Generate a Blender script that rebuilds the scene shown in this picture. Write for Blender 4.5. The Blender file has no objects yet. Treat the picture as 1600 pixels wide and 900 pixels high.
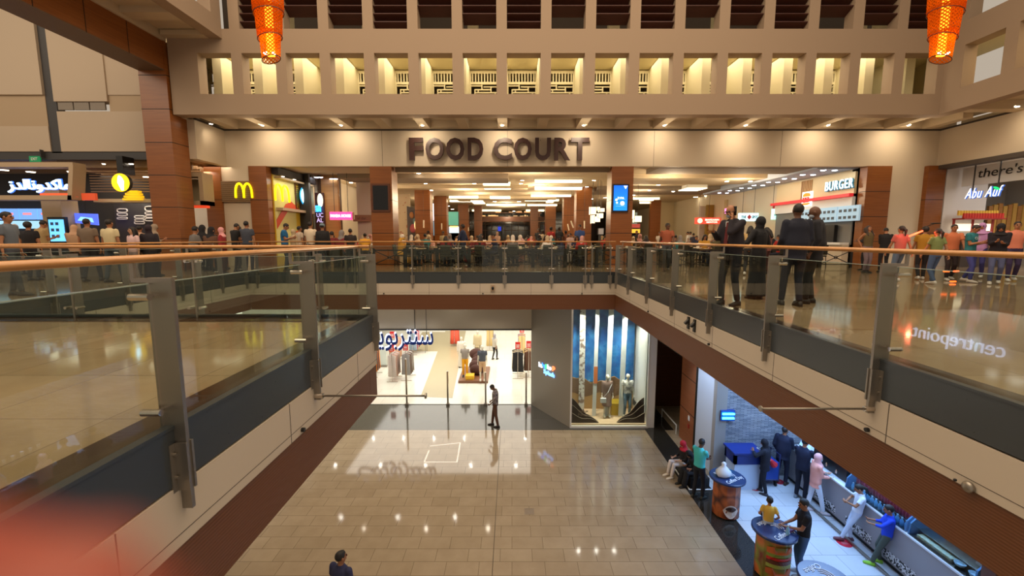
import bpy, bmesh, math, random
from mathutils import Vector, Matrix, Euler
random.seed(7)
PI = math.pi
SC = bpy.context.scene
COL = SC.collection
# ---------------------------------------------------------------- camera, world, lights, exposure
F_PX = 660.0
PITCH = math.atan(78 / F_PX)
CAM = Vector((0, 0, 1.2))
cd = bpy.data.cameras.new('camera')
cd.lens = F_PX / 1600 * 36
cd.sensor_width = 36
cd.clip_start = 0.002
cd.clip_end = 300
cam = bpy.data.objects.new('camera', cd)
COL.objects.link(cam)
cam.location = CAM
cam.rotation_euler = (PI / 2 - PITCH, 0, 0)
cd.dof.use_dof = True
cd.dof.focus_distance = 9.0
cd.dof.aperture_fstop = 2.9
SC.camera = cam
SC.view_settings.view_transform = 'Standard'
SC.view_settings.look = 'None'
SC.view_settings.gamma = 1
SC.view_settings.use_curve_mapping = False
SC.view_settings.exposure = 0.5

def lin(c):
    return tuple(((x / 255) / 12.92 if x <= 10 else (((x / 255) + .055) / 1.055) ** 2.4) for x in c)

w = bpy.data.worlds.new('world')
SC.world = w
w.use_nodes = True
w.node_tree.nodes['Background'].inputs[0].default_value = (1.0, .84, .66, 1)
w.node_tree.nodes['Background'].inputs[1].default_value = .34
try:
    SC.cycles.max_bounces = 7
    SC.cycles.transparent_max_bounces = 24
    SC.cycles.glossy_bounces = 3
    SC.cycles.transmission_bounces = 4
    SC.cycles.diffuse_bounces = 3
    SC.cycles.sample_clamp_indirect = 4
    SC.cycles.blur_glossy = .5
    SC.cycles.use_light_tree = True
    SC.cycles.use_denoising = True
    SC.cycles.caustics_reflective = False
    SC.cycles.caustics_refractive = False
except Exception:
    pass

def area(name, loc, size, energy, col, rot=(0, 0, 0)):
    d = bpy.data.lights.new(name, 'AREA')
    d.shape = 'RECTANGLE'
    d.size, d.size_y = size
    d.energy = energy
    d.color = col
    o = bpy.data.objects.new(name, d)
    o.location = loc
    o.rotation_euler = rot
    COL.objects.link(o)
    return o

WARM = (1.0, .74, .46)
area('atrium_light', (-1, 5, 14), (22, 16), 2500, (1, .78, .54))
def point(name, loc, energy, col, size=.25):
    d = bpy.data.lights.new(name, 'POINT')
    d.energy = energy
    d.color = col
    d.shadow_soft_size = size
    o = bpy.data.objects.new(name, d)
    o.location = loc
    COL.objects.link(o)
    return o
for _p in ((-3.2, 21.6), (1, 21.6), (8, 21.6), (12, 22.5), (-3, 27.5), (1.6, 27), (8.5, 28), (-8.2, 25), (-2.5, 32), (2, 32), (9, 35), (-.5, 38), (-.5, 45), (-7, 36)):
    point('food_court_fill', (_p[0], _p[1], 3.7), 105, (1, .80, .54))  # unseen points added below the ceiling so that it brightens too
area('restaurant_light', (-16, 19.5, 4.2), (8, 3), 220, (1, .8, .6))
area('gallery_corridor_light', (1.5, 17.7, 8.3), (26, 1.9), 520, (1, .88, .66))
area('left_wall_fill', (-19, 8, 10), (9, 8), 420, (1, .82, .62), (math.radians(35), 0, 0))  # added fill without a fixture, brightens the panelled left wall
area('right_plaza_light', (13, 6, 5.5), (3, 14), 150, (1, .80, .58))
area('left_store_light', (-12, 16, -1.6), (3, 6), 260, (1, .96, .9))
_apron = 1
area('store_light', (-2, 23.5, -2.2), (12, 9), 620, (1, .96, .88))
area('store_light_far', (-2, 32, -2.2), (14, 6), 280, (1, .96, .88))
area('kiosk_light', (8.2, 9.3, -1.5), (3.2, 5), 300, (.34, .58, 1))
area('kiosk_wall_light', (8.0, 11.2, -1.5), (3, .6), 60, (.34, .56, 1), (math.radians(-25), 0, 0))
area('snack_shop_light', (21, 14, 4.2), (4, 5), 200, (1, .95, .9))
area('burger_shop_light', (14.0, 21.5, 4.2), (1.2, 6), 130, (.85, .92, 1))

def spot(name, loc, target, energy, ang, col=(1, .80, .56), blend=.8, size=.04):
    d = bpy.data.lights.new(name, 'SPOT')
    d.energy = energy
    d.spot_size = math.radians(ang)
    d.spot_blend = blend
    d.color = col
    d.shadow_soft_size = size
    o = bpy.data.objects.new(name, d)
    o.location = loc
    o.rotation_euler = (Vector(target) - Vector(loc)).to_track_quat('-Z', 'Y').to_euler()
    COL.objects.link(o)
    return o

for _x in (-6.2, -3.6, -1.0):
    spot('apron_fill', (_x, 16.4, -1.3), (_x, 16.5, -6), 45, 120, (1, .88, .7))  # added fill without fixtures, brightens the apron and whoever stands there
spot('side_panel_fill', (4.6, 12.6, -1.6), (6.2, 13.05, -4.0), 260, 60, (.55, .72, 1))  # added cool fill without a fixture, brightens the white side panel
for _x in (2.7, 3.3, 4.0, 4.7):
    spot('window_spot', (_x, 15.95, -1.5), (_x + .1, 16.9, -5.0), 260, 85, (1, .97, .9))

# ---------------------------------------------------------------- pixel -> world point on a plane
_c, _s = math.cos(PITCH), math.sin(PITCH)
def ray(u, v):
    a = (u - 800) / F_PX
    b = (450 - v) / F_PX
    return Vector((a, _c + b * _s, -_s + b * _c))
def at_y(u, v, Y):
    d = ray(u, v)
    return CAM + d * (Y / d.y)
def at_x(u, v, X):
    d = ray(u, v)
    return CAM + d * (X / d.x)
def at_z(u, v, Z):
    d = ray(u, v)
    return CAM + d * ((Z - CAM.z) / d.z)

# ---------------------------------------------------------------- materials
MATS = {}
def mat(name, col, rough=.5, metal=0.0, emit=None, estr=0.0, spec=.5, bump=0, bscale=40, alpha=None, coat=0):
    if name in MATS:
        return MATS[name]
    m = bpy.data.materials.new(name)
    m.use_nodes = True
    b = m.node_tree.nodes['Principled BSDF']
    b.inputs['Base Color'].default_value = (*lin(col), 1)
    b.inputs['Roughness'].default_value = rough
    b.inputs['Metallic'].default_value = metal
    b.inputs['Specular IOR Level'].default_value = spec
    if coat:
        b.inputs['Coat Weight'].default_value = coat
        b.inputs['Coat Roughness'].default_value = .06
    if emit:
        b.inputs['Emission Color'].default_value = (*lin(emit), 1)
        b.inputs['Emission Strength'].default_value = estr
    nt = m.node_tree
    tc = nt.nodes.new('ShaderNodeTexCoord')
    nz = nt.nodes.new('ShaderNodeTexNoise')
    nz.inputs['Scale'].default_value = bscale
    nt.links.new(tc.outputs['Object'], nz.inputs['Vector'])
    if bump:
        bp = nt.nodes.new('ShaderNodeBump')
        bp.inputs['Strength'].default_value = bump
        bp.inputs['Distance'].default_value = .01
        nt.links.new(nz.outputs['Fac'], bp.inputs['Height'])
        nt.links.new(bp.outputs[0], b.inputs['Normal'])
    elif not emit:
        mr = nt.nodes.new('ShaderNodeMapRange')
        mr.inputs['To Min'].default_value = max(.02, rough - .05)
        mr.inputs['To Max'].default_value = min(1, rough + .05)
        nt.links.new(nz.outputs['Fac'], mr.inputs['Value'])
        nt.links.new(mr.outputs[0], b.inputs['Roughness'])
    MATS[name] = m
    return m

def nodes_of(m):
    return m.node_tree.nodes, m.node_tree.links, m.node_tree.nodes['Principled BSDF']

def glow(name, col, estr):
    return mat(name, col, .5, emit=col, estr=estr)

def tile_mat(name, c1, c2, grout, bw, rh, rough, rot=0, mortar=.006, offset=.5, spec=.5, noise=.35, vary=True):
    m = mat(name, c1, rough, spec=spec)
    n, l, b = nodes_of(m)
    tc = n.new('ShaderNodeTexCoord')
    mp = n.new('ShaderNodeMapping')
    mp.inputs['Rotation'].default_value = (0, 0, rot)
    l.new(tc.outputs['Object'], mp.inputs[0])
    br = n.new('ShaderNodeTexBrick')
    br.offset = offset
    br.inputs['Color1'].default_value = (*lin(c1), 1)
    br.inputs['Color2'].default_value = (*lin(c2), 1)
    br.inputs['Mortar'].default_value = (*lin(grout), 1)
    br.inputs['Scale'].default_value = 1
    br.inputs['Mortar Size'].default_value = mortar
    br.inputs['Brick Width'].default_value = bw
    br.inputs['Row Height'].default_value = rh
    l.new(mp.outputs[0], br.inputs['Vector'])
    nz = n.new('ShaderNodeTexNoise')
    nz.inputs['Scale'].default_value = 3
    nz.inputs['Detail'].default_value = 8
    l.new(tc.outputs['Object'], nz.inputs['Vector'])
    mx = n.new('ShaderNodeMixRGB')
    mx.blend_type = 'MULTIPLY'
    mx.inputs[0].default_value = noise
    cr = n.new('ShaderNodeValToRGB')
    cr.color_ramp.elements[0].position = .3
    cr.color_ramp.elements[0].color = (.55, .5, .45, 1)
    cr.color_ramp.elements[1].position = .75
    cr.color_ramp.elements[1].color = (1, 1, 1, 1)
    l.new(nz.outputs['Fac'], cr.inputs[0])
    l.new(br.outputs['Color'], mx.inputs[1])
    l.new(cr.outputs[0], mx.inputs[2])
    l.new(mx.outputs[0], b.inputs['Base Color'])
    return m

def wood_mat(name, c1, c2, rough=.35, scale=(1, 1, 14), rings=2.2, spec=.5):
    m = mat(name, c1, rough, spec=spec)
    n, l, b = nodes_of(m)
    tc = n.new('ShaderNodeTexCoord')
    mp = n.new('ShaderNodeMapping')
    mp.inputs['Scale'].default_value = scale
    l.new(tc.outputs['Object'], mp.inputs[0])
    nz = n.new('ShaderNodeTexNoise')
    nz.inputs['Scale'].default_value = rings
    nz.inputs['Detail'].default_value = 6
    nz.inputs['Distortion'].default_value = .6
    l.new(mp.outputs[0], nz.inputs['Vector'])
    cr = n.new('ShaderNodeValToRGB')
    cr.color_ramp.elements[0].position = .3
    cr.color_ramp.elements[0].color = (*lin(c1), 1)
    cr.color_ramp.elements[1].position = .7
    cr.color_ramp.elements[1].color = (*lin(c2), 1)
    l.new(nz.outputs['Fac'], cr.inputs[0])
    l.new(cr.outputs[0], b.inputs['Base Color'])
    return m

def speckle(name, c1, c2, scale, rough=.7, lo=.45, hi=.55):
    m = mat(name, c1, rough)
    n, l, b = nodes_of(m)
    tc = n.new('ShaderNodeTexCoord')
    nz = n.new('ShaderNodeTexNoise')
    nz.inputs['Scale'].default_value = scale
    nz.inputs['Detail'].default_value = 3
    l.new(tc.outputs['Object'], nz.inputs['Vector'])
    cr = n.new('ShaderNodeValToRGB')
    cr.color_ramp.elements[0].position = lo
    cr.color_ramp.elements[0].color = (*lin(c1), 1)
    cr.color_ramp.elements[1].position = hi
    cr.color_ramp.elements[1].color = (*lin(c2), 1)
    l.new(nz.outputs['Fac'], cr.inputs[0])
    l.new(cr.outputs[0], b.inputs['Base Color'])
    return m

def glass_mat(name, tint=(235, 240, 235), refl=.9, rough=0.0):
    if name in MATS:
        return MATS[name]
    m = bpy.data.materials.new(name)
    m.use_nodes = True
    n, l = m.node_tree.nodes, m.node_tree.links
    n.clear()
    o = n.new('ShaderNodeOutputMaterial')
    tr = n.new('ShaderNodeBsdfTransparent')
    tr.inputs[0].default_value = (*lin(tint), 1)
    gl = n.new('ShaderNodeBsdfGlossy')
    gl.inputs['Roughness'].default_value = rough
    gl.inputs[0].default_value = (refl, refl, refl, 1)
    lw = n.new('ShaderNodeLayerWeight')
    lw.inputs['Blend'].default_value = .5
    pw = n.new('ShaderNodeMath')
    pw.operation = 'POWER'
    pw.inputs[1].default_value = 4
    l.new(lw.outputs['Facing'], pw.inputs[0])
    fr = n.new('ShaderNodeMapRange')
    fr.inputs['To Min'].default_value = .035
    fr.inputs['To Max'].default_value = .75
    l.new(pw.outputs[0], fr.inputs['Value'])
    mx = n.new('ShaderNodeMixShader')
    l.new(fr.outputs[0], mx.inputs[0])
    l.new(tr.outputs[0], mx.inputs[1])
    l.new(gl.outputs[0], mx.inputs[2])
    l.new(mx.outputs[0], o.inputs[0])
    MATS[name] = m
    return m

PLASTER = mat('cream_plaster', (160, 138, 116), .8, bump=.02, bscale=60)
PLASTER_W = mat('pale_band_plaster', (206, 190, 166), .65, bump=.01)
PLASTER_C = mat('corridor_plaster', (214, 200, 160), .8)
SOFFIT = mat('soffit_plaster', (196, 178, 150), .85)
PANEL_G = mat('taupe_wall_panel', (178, 160, 138), .7, bump=.02)
PANEL_G2 = mat('tan_wall_panel', (166, 144, 116), .7)
DARKGREY = mat('dark_grey_metal', (58, 56, 56), .45)
STEEL = mat('brushed_steel', (150, 142, 132), .38, .85)
STEEL_L = mat('bright_steel', (205, 195, 185), .22, 1)
HANDRAIL = wood_mat('handrail_wood', (176, 120, 66), (196, 140, 82), .3, (1, 1, 1), 6)
WOOD = wood_mat('column_wood_veneer', (124, 70, 27), (142, 84, 37), .32, (.4, .4, 9))
WOOD_D = wood_mat('dark_wood_veneer', (82, 44, 22), (96, 52, 26), .4, (.4, .4, 9))
WOOD_L = wood_mat('light_wood_veneer', (176, 122, 66), (196, 142, 82), .4, (.4, .4, 9))
REVEAL = mat('column_joint', (30, 18, 12), .6)
LOUVRE = wood_mat('louvre_wood', (58, 22, 12), (70, 28, 16), .55, (1, 6, 6))
FASCIA_W = mat('white_fascia_panel', (192, 178, 160), .6, bump=.01)
FASCIA_D = mat('dark_backpainted_glass', (56, 60, 62), .3, spec=.5)
FASCIA_B = mat('brown_ribbed_fascia', (98, 56, 26), .5)
def _ribs():
    n, l, b = nodes_of(FASCIA_B)
    tc = n.new('ShaderNodeTexCoord')
    wv = n.new('ShaderNodeTexWave')
    wv.bands_direction = 'Z'
    wv.inputs['Scale'].default_value = 12
    l.new(tc.outputs['Object'], wv.inputs['Vector'])
    bp = n.new('ShaderNodeBump')
    bp.inputs['Strength'].default_value = .25
    bp.inputs['Distance'].default_value = .01
    l.new(wv.outputs['Fac'], bp.inputs['Height'])
    l.new(bp.outputs[0], b.inputs['Normal'])
_ribs()
BLACK = mat('black_metal', (16, 15, 15), .4)
BLACKG = mat('black_gloss', (12, 12, 14), .08)
WHITE = mat('white_paint', (226, 224, 218), .5)
SEAM = mat('panel_seam', (70, 60, 52), .8)
GLASS = glass_mat('clear_glass')
GLASS_D = glass_mat('tinted_glass', (120, 118, 112))
FLOOR_U = tile_mat('polished_beige_stone', (166, 144, 116), (150, 128, 100), (116, 96, 72), .9, .9, .08, noise=.4, mortar=.003, offset=0)
FLOOR_L = tile_mat('cream_floor_tile', (166, 149, 124), (158, 141, 116), (122, 107, 86), .74, .40, .075, noise=.3, mortar=.006, offset=.37)
FLOOR_K = tile_mat('white_kiosk_tile', (205, 208, 212), (198, 202, 208), (150, 155, 165), .6, .6, .18, noise=.12)
FLOOR_S = tile_mat('white_store_tile', (232, 228, 214), (228, 224, 210), (200, 196, 180), .9, .9, .15, noise=.06)
GRANITE = speckle('dark_granite', (34, 33, 31), (56, 54, 50), 60, .08)
GRANITE_G = speckle('grey_polished_granite', (66, 64, 58), (84, 80, 72), 50, .1)
STONE = tile_mat('split_stone_wall', (176, 180, 186), (124, 132, 144), (84, 90, 102), .22, .038, .8, noise=.5, mortar=.006)
def _stone_axes():
    # the brick pattern lies in the wall's own X-Z plane
    for nn in STONE.node_tree.nodes:
        if nn.type == 'MAPPING':
            nn.inputs['Rotation'].default_value = (-PI / 2, 0, 0)
_stone_axes()
LAMP = glow('downlight_glow', (255, 240, 215), 14)
LAMP_C = glow('cool_downlight_glow', (225, 235, 255), 12)
LAMP_BAR = glow('linear_light_glow', (255, 238, 190), 2.6)
# ---------------------------------------------------------------- mesh builder
class MB:
    def __init__(self):
        self.bm = bmesh.new()
        self.m = 0
    def _f(self, vs):
        try:
            f = self.bm.faces.new(vs)
            f.material_index = self.m
            return f
        except ValueError:
            return None
    def box(self, x0, x1, y0, y1, z0, z1):
        v = [self.bm.verts.new(p) for p in ((x0, y0, z0), (x1, y0, z0), (x1, y1, z0), (x0, y1, z0), (x0, y0, z1), (x1, y0, z1), (x1, y1, z1), (x0, y1, z1))]
        for q in ((3, 2, 1, 0), (4, 5, 6, 7), (0, 1, 5, 4), (1, 2, 6, 5), (2, 3, 7, 6), (3, 0, 4, 7)):
            self._f([v[i] for i in q])
        return self
    def prism(self, pts, ext):
        ext = Vector(ext)
        a = [self.bm.verts.new(p) for p in pts]
        b = [self.bm.verts.new(Vector(p) + ext) for p in pts]
        n = len(a)
        self._f(a[::-1])
        self._f(b)
        for i in range(n):
            self._f([a[i], a[(i + 1) % n], b[(i + 1) % n], b[i]])
        return self
    def rings(self, rs, cap=True):
        """rs: list of rings (lists of points)"""
        vs = [[self.bm.verts.new(p) for p in r] for r in rs]
        n = len(vs[0])
        for a, b in zip(vs, vs[1:]):
            for i in range(n):
                self._f([a[i], a[(i + 1) % n], b[(i + 1) % n], b[i]])
        if cap:
            self._f(vs[0][::-1])
            self._f(vs[-1])
        return self
    def tube(self, pts, radii, n=8, cap=True, round_ends=False):
        pts = [Vector(p) for p in pts]
        if not isinstance(radii, (list, tuple)):
            radii = [radii] * len(pts)
        rs = []
        prev = None
        for i, p in enumerate(pts):
            d = (pts[min(i + 1, len(pts) - 1)] - pts[max(i - 1, 0)])
            if d.length < 1e-9:
                d = Vector((0, 0, 1))
            d.normalize()
            if prev is None:
                ref = Vector((1, 0, 0)) if abs(d.x) < .9 else Vector((0, 1, 0))
                a = d.cross(ref).normalized()
            else:
                a = (prev - d * prev.dot(d)).normalized()
            prev = a
            b = d.cross(a)
            r = radii[i]
            rs.append([p + a * (r * math.cos(2 * PI * k / n)) + b * (r * math.sin(2 * PI * k / n)) for k in range(n)])
        self.rings(rs, cap)
        if round_ends:
            self.ball(pts[0], [radii[0]] * 3, n, 6)
            self.ball(pts[-1], [radii[-1]] * 3, n, 6)
        return self
    def ball(self, c, r, n=12, m=8, rot=None):
        c = Vector(c)
        top = None
        rs = []
        for j in range(1, m):
            t = PI * j / m
            rs.append([Vector((r[0] * math.sin(t) * math.cos(2 * PI * k / n), r[1] * math.sin(t) * math.sin(2 * PI * k / n), -r[2] * math.cos(t))) for k in range(n)])
        bot, topp = Vector((0, 0, -r[2])), Vector((0, 0, r[2]))
        tf = (lambda p: c + (rot @ p)) if rot is not None else (lambda p: c + p)
        vs = [[self.bm.verts.new(tf(p)) for p in ring] for ring in rs]
        vb, vt = self.bm.verts.new(tf(bot)), self.bm.verts.new(tf(topp))
        for a, b in zip(vs, vs[1:]):
            for i in range(n):
                self._f([a[i], a[(i + 1) % n], b[(i + 1) % n], b[i]])
        for i in range(n):
            self._f([vb, vs[0][(i + 1) % n], vs[0][i]])
            self._f([vt, vs[-1][i], vs[-1][(i + 1) % n]])
        return self
    def disc(self, c, r, h, n=20, ax='z'):
        c = Vector(c)
        e = {'z': Vector((0, 0, h)), 'y': Vector((0, h, 0)), 'x': Vector((h, 0, 0))}[ax]
        def P(a):
            ca, sa = r * math.cos(a), r * math.sin(a)
            return {'z': Vector((ca, sa, 0)), 'y': Vector((sa, 0, ca)), 'x': Vector((0, ca, sa))}[ax]
        return self.prism([c + P(2 * PI * k / n) for k in range(n)], e)
    def lathe(self, c, prof, n=20):
        c = Vector(c)
        return self.rings([[c + Vector((r * math.cos(2 * PI * k / n), r * math.sin(2 * PI * k / n), z)) for k in range(n)] for r, z in prof])
    def xf(self, M):
        self.bm.transform(M)
        return self
    def mesh(self, name, mats, smooth=False):
        me = bpy.data.meshes.new(name)
        self.bm.normal_update()
        self.bm.to_mesh(me)
        self.bm.free()
        for mm in (mats if isinstance(mats, (list, tuple)) else [mats]):
            me.materials.append(mm)
        if smooth:
            for p in me.polygons:
                p.use_smooth = True
        return me
    def build(self, name, mats, parent=None, smooth=False, loc=None, bevel=0):
        o = link(name, self.mesh(name, mats, smooth), parent)
        if loc is not None:
            o.location = loc
        if bevel:
            md = o.modifiers.new('bevel', 'BEVEL')
            md.width = bevel
            md.segments = 2
            md.limit_method = 'ANGLE'
        return o

def link(name, me, parent=None):
    o = bpy.data.objects.new(name, me)
    COL.objects.link(o)
    if parent:
        o.parent = parent
    return o

def thing(name, label, cat, loc=(0, 0, 0), rz=0, group=None, kind=None):
    o = bpy.data.objects.new(name, None)
    o.empty_display_size = .1
    COL.objects.link(o)
    o.location = loc
    o.rotation_euler = (0, 0, rz)
    return tag(o, label, cat, group, kind)

def tag(o, label=None, cat=None, group=None, kind=None):
    if label:
        o['label'] = label
    if cat:
        o['category'] = cat
    if group:
        o['group'] = group
    if kind:
        o['kind'] = kind
    return o

def struct(o, label=None, cat=None):
    return tag(o, label, cat, None, 'structure')

def copy_tree(o, parent=None):
    c = o.copy()
    COL.objects.link(c)
    if parent:
        c.parent = parent
    for ch in [x for x in o.children]:
        copy_tree(ch, c)
    return c

def from_obj_eval(o, name):
    dg = bpy.context.evaluated_depsgraph_get()
    dg.update()
    me = bpy.data.meshes.new_from_object(o.evaluated_get(dg))
    me.name = name
    return me

def text_mesh(s, width=None, height=None, depth=.02, bold=0.0, shear=0.0, name='letters', center=True, spacing=1.0):
    """text as a mesh in the XZ plane, facing -Y, centred on its box"""
    cu = bpy.data.curves.new('t', 'FONT')
    cu.body = s
    cu.size = 1
    cu.offset = bold
    cu.shear = shear
    cu.extrude = .001
    cu.resolution_u = 3
    cu.space_character = spacing
    o = bpy.data.objects.new('t', cu)
    COL.objects.link(o)
    me = from_obj_eval(o, name)
    bpy.data.objects.remove(o)
    bpy.data.curves.remove(cu)
    xs = [v.co.x for v in me.vertices] or [0, 1]
    ys = [v.co.y for v in me.vertices] or [0, 1]
    x0, x1, y0, y1 = min(xs), max(xs), min(ys), max(ys)
    h = y1 - y0
    wd = x1 - x0
    sy = (height / h) if height else (width / wd)
    sx = (width / wd) if width else sy
    for v in me.vertices:
        x, y, z = v.co
        nx = (x - (x0 + x1) / 2) * sx if center else (x - x0) * sx
        ny = (y - (y0 + y1) / 2) * sy if center else (y - y0) * sy
        v.co = (nx, -depth / 2 if z > 0 else depth / 2, ny)
    return me

def text(name, s, m, loc, parent=None, rz=0, rx=0, **k):
    me = text_mesh(s, name=name, **k)
    me.materials.clear()
    me.materials.append(m)
    for p in me.polygons:
        p.material_index = 0
    o = link(name, me, parent)
    o.location = loc
    o.rotation_euler = (rx, 0, rz)
    return o

def remesh(mb, vox, it=4, name='skin'):
    me = mb.mesh(name, [])
    o = bpy.data.objects.new('tmp', me)
    COL.objects.link(o)
    r = o.modifiers.new('r', 'REMESH')
    r.mode = 'VOXEL'
    r.voxel_size = vox
    s = o.modifiers.new('s', 'SMOOTH')
    s.factor = .5
    s.iterations = it
    out = from_obj_eval(o, name)
    bpy.data.objects.remove(o)
    bpy.data.meshes.remove(me)
    for p in out.polygons:
        p.use_smooth = True
    return out
# ================================================================ STRUCTURE
ZL = -6.1            # lower floor
YF = 14.4            # far edge of the void
XR, XLn, XLf = 3.55, -2.1, -9.0   # right edge, near-left walkway edge, far-left edge of the void
YB = 6.35            # far edge of the near-left walkway

def slab(name, x0, x1, y0, y1, label):
    o = MB().box(x0, x1, y0, y1, -.3, 0).build(name, FLOOR_U)
    struct(o, label, 'floor')
slab('floor_gallery_right', XR, 24, -.6, YF, 'polished beige stone gallery floor right of the void')
slab('floor_gallery_far', -9, 24, YF, 60, 'polished beige stone floor of the food court beyond the void')
slab('floor_gallery_left', -30, XLf, -.6, 60, 'polished beige stone floor of the plaza at the far left')
slab('floor_walkway_left', XLf, XLn, -.6, YB, 'polished beige stone floor of the near left walkway behind glass')
# dark stone border along every edge
bd = MB()
bd.box(XR + .02, XR + .34, -.6, YF, 0, .012)
bd.box(XLf, XR, YF + .02, YF + .34, 0, .012)
bd.box(XLn - .34, XLn - .02, -.6, YB, 0, .012)
bd.box(XLf, XLn, YB - .34, YB - .02, 0, .012)
bd.box(XLf - .34, XLf - .02, YB, YF, 0, .012)
struct(bd.build('trim_1', mat('dark_border_stone', (62, 44, 32), .15)), 'dark stone border strip along the gallery edges', 'trim')

# fascias: dark glass, white panels with seams, brown ribbed band; built per side
def fascia(nm, axis, pos, a0, a1, out, label):
    """axis 'x': face lies in plane x=pos and runs along y; out = direction of the void (+1/-1)"""
    def bx(mb, a, b, z0, z1, t0, t1):
        p, q = sorted((pos + out * t0, pos + out * t1))
        if axis == 'x':
            mb.box(p, q, a, b, z0, z1)
        else:
            mb.box(a, b, p, q, z0, z1)
    r = thing(nm, label, 'fascia', kind='structure')
    m = MB(); bx(m, a0, a1, -.33, .028, -.015, .006); bx(m, a0, a1, .028, .05, -.05, .012)
    m.build('dark_glass_band', FASCIA_D, r)
    m = MB(); bx(m, a0, a1, -.73, -.345, -.02, .012)
    m.build('white_panel_band', FASCIA_W, r)
    m = MB()
    k = a0 + .9
    while k < a1 - .2:
        bx(m, k, k + .008, -.73, -.345, .0, .0135)
        k += 1.75
    bx(m, a0, a1, -.655, -.650, .0, .0135)
    m.build('seam', SEAM, r)
    m = MB(); bx(m, a0, a1, -1.25, -.735, -.3, -.002)
    m.build('brown_band', FASCIA_B, r)
    m = MB()
    k = a0 + 1.2
    while k < a1 - .2:
        p = pos + out * .012
        c = (p, k, -.69) if axis == 'x' else (k, p, -.69)
        m.disc(c, .022, out * .03, 10, axis)
        k += 3.4
    m.build('small_spotlight', BLACK, r)
    return r
fascia('trim_2', 'x', XR, -.6, YF, -1, 'layered fascia below the right glass railing')
fascia('trim_3', 'y', YF, XLf, XR, -1, 'layered fascia below the far glass railing facing the camera')
fascia('trim_4', 'x', XLn, -.6, YB, 1, 'layered fascia below the near left glass railing')
fascia('trim_5', 'y', YB, XLf, XLn, 1, 'layered fascia on the back side of the near left walkway')
fascia('trim_6', 'x', XLf, YB, YF, 1, 'layered fascia below the far left glass railing')
# underside of the slabs = ceiling of the lower level
u = MB()
for x0, x1, y0, y1 in ((XR + .3, 24, -.6, YF + .3), (-20, 24, YF + .3, 38), (-20, XLf - .3, -.6, YF + .3), (XLf - .3, XLn - .3, -.6, YB - .3)):
    u.box(x0, x1, y0, y1, -1.24, -1.15)
struct(u.build('ceiling_lower', mat('lower_ceiling_paint', (150, 142, 130), .8)), 'painted ceiling over the lower floor walkways', 'ceiling')

# ---- lower floor
struct(MB().box(-14, 5.1, -2, 15.42, ZL - .2, ZL).build('floor_lower', FLOOR_L), 'cream tiled floor of the lower level seen through the void', 'floor')
m = MB(); m.box(5.1, 5.85, -2, 15.42, ZL - .2, ZL); m.box(5.1, 6.2, 15.42, 20, ZL - .2, ZL)
struct(m.build('floor_border', GRANITE), 'dark granite strip beside the cream tiled floor', 'floor')
struct(MB().box(-14, 5.1, 15.42, 17.93, ZL - .2, ZL + .001).build('floor_store_apron', GRANITE_G), 'polished grey granite floor before the clothing store', 'floor')
struct(MB().box(5.85, 14, -2, 12.3, ZL - .2, ZL + .001).build('floor_kiosk', FLOOR_K), 'white tiled floor around the coffee counter', 'floor')
struct(MB().box(5.85, 14, 12.3, 20, ZL - .2, ZL - .001).build('floor_corridor', FLOOR_L), 'tiled floor of the dim side corridor', 'floor')
m = MB(); m.box(-14, 6.2, 17.93, 40, ZL - .2, ZL + .002)
struct(m.build('floor_store', FLOOR_S), 'bright white floor inside the clothing store', 'floor')
aisle = mat('aisle_cream', (176, 162, 126), .25)
m = MB()
for quad in (((657, 620), (707, 622), (728, 517), (696, 517)), ((640, 549), (690, 549), (697, 519), (660, 519))):
    q_ = [at_z(u_, v_, ZL) for u_, v_ in quad]
    m.prism([Vector((p_.x, p_.y, ZL + .003)) for p_ in q_], (0, 0, .003 + .001 * (quad[0][0] == 657)))
struct(m.build('floor_store_aisle', aisle), 'cream aisle strip crossing the white store floor', 'floor')
# expansion joint + small hatch frame in the lower floor
m = MB(); m.box(-.44, -.425, -2, 15.42, ZL, ZL + .0015)
struct(m.build('trim_7', mat('joint_dark', (70, 58, 44), .6)), 'thin dark expansion joint in the cream floor', 'trim')
p = at_z(827, 799, ZL)
m = MB()
for a, b, c, d in ((-.13, .13, -.13, -.12), (-.13, .13, .12, .13), (-.13, -.12, -.12, .12), (.12, .13, -.12, .12)):
    m.box(p.x + a, p.x + b, p.y + c, p.y + d, ZL, ZL + .003)
m.box(p.x - .12, p.x + .12, p.y - .12, p.y + .12, ZL, ZL + .0015)
o = m.build('floor_hatch', mat('hatch_brown', (128, 112, 92), .5))
tag(o, 'small square floor hatch cover set in the cream tiles', 'floor hatch')
# white tape square on the floor
tape = MB()
pts = [at_z(u_, v_, ZL) for u_, v_ in ((673, 697), (719, 692), (714, 722), (663, 722))]
def strip(mb, a, b, w_, z):
    d = (b - a).normalized() * (w_ / 2)
    n_ = Vector((-d.y, d.x, 0))
    mb.prism([Vector((q.x, q.y, z)) for q in (a - n_ - d, b - n_ + d, b + n_ + d, a + n_ - d)], (0, 0, .003))
strip(tape, pts[0], pts[1], .05, ZL); strip(tape, pts[1], pts[2], .05, ZL + .0004); strip(tape, pts[2], pts[3], .05, ZL)
strip(tape, pts[3], pts[0].lerp(pts[3], .3), .05, ZL + .0004)
tag(tape.build('floor_tape', mat('white_tape', (250, 250, 245), .4)), 'white tape square stuck to the cream lower floor', 'floor marking')

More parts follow.
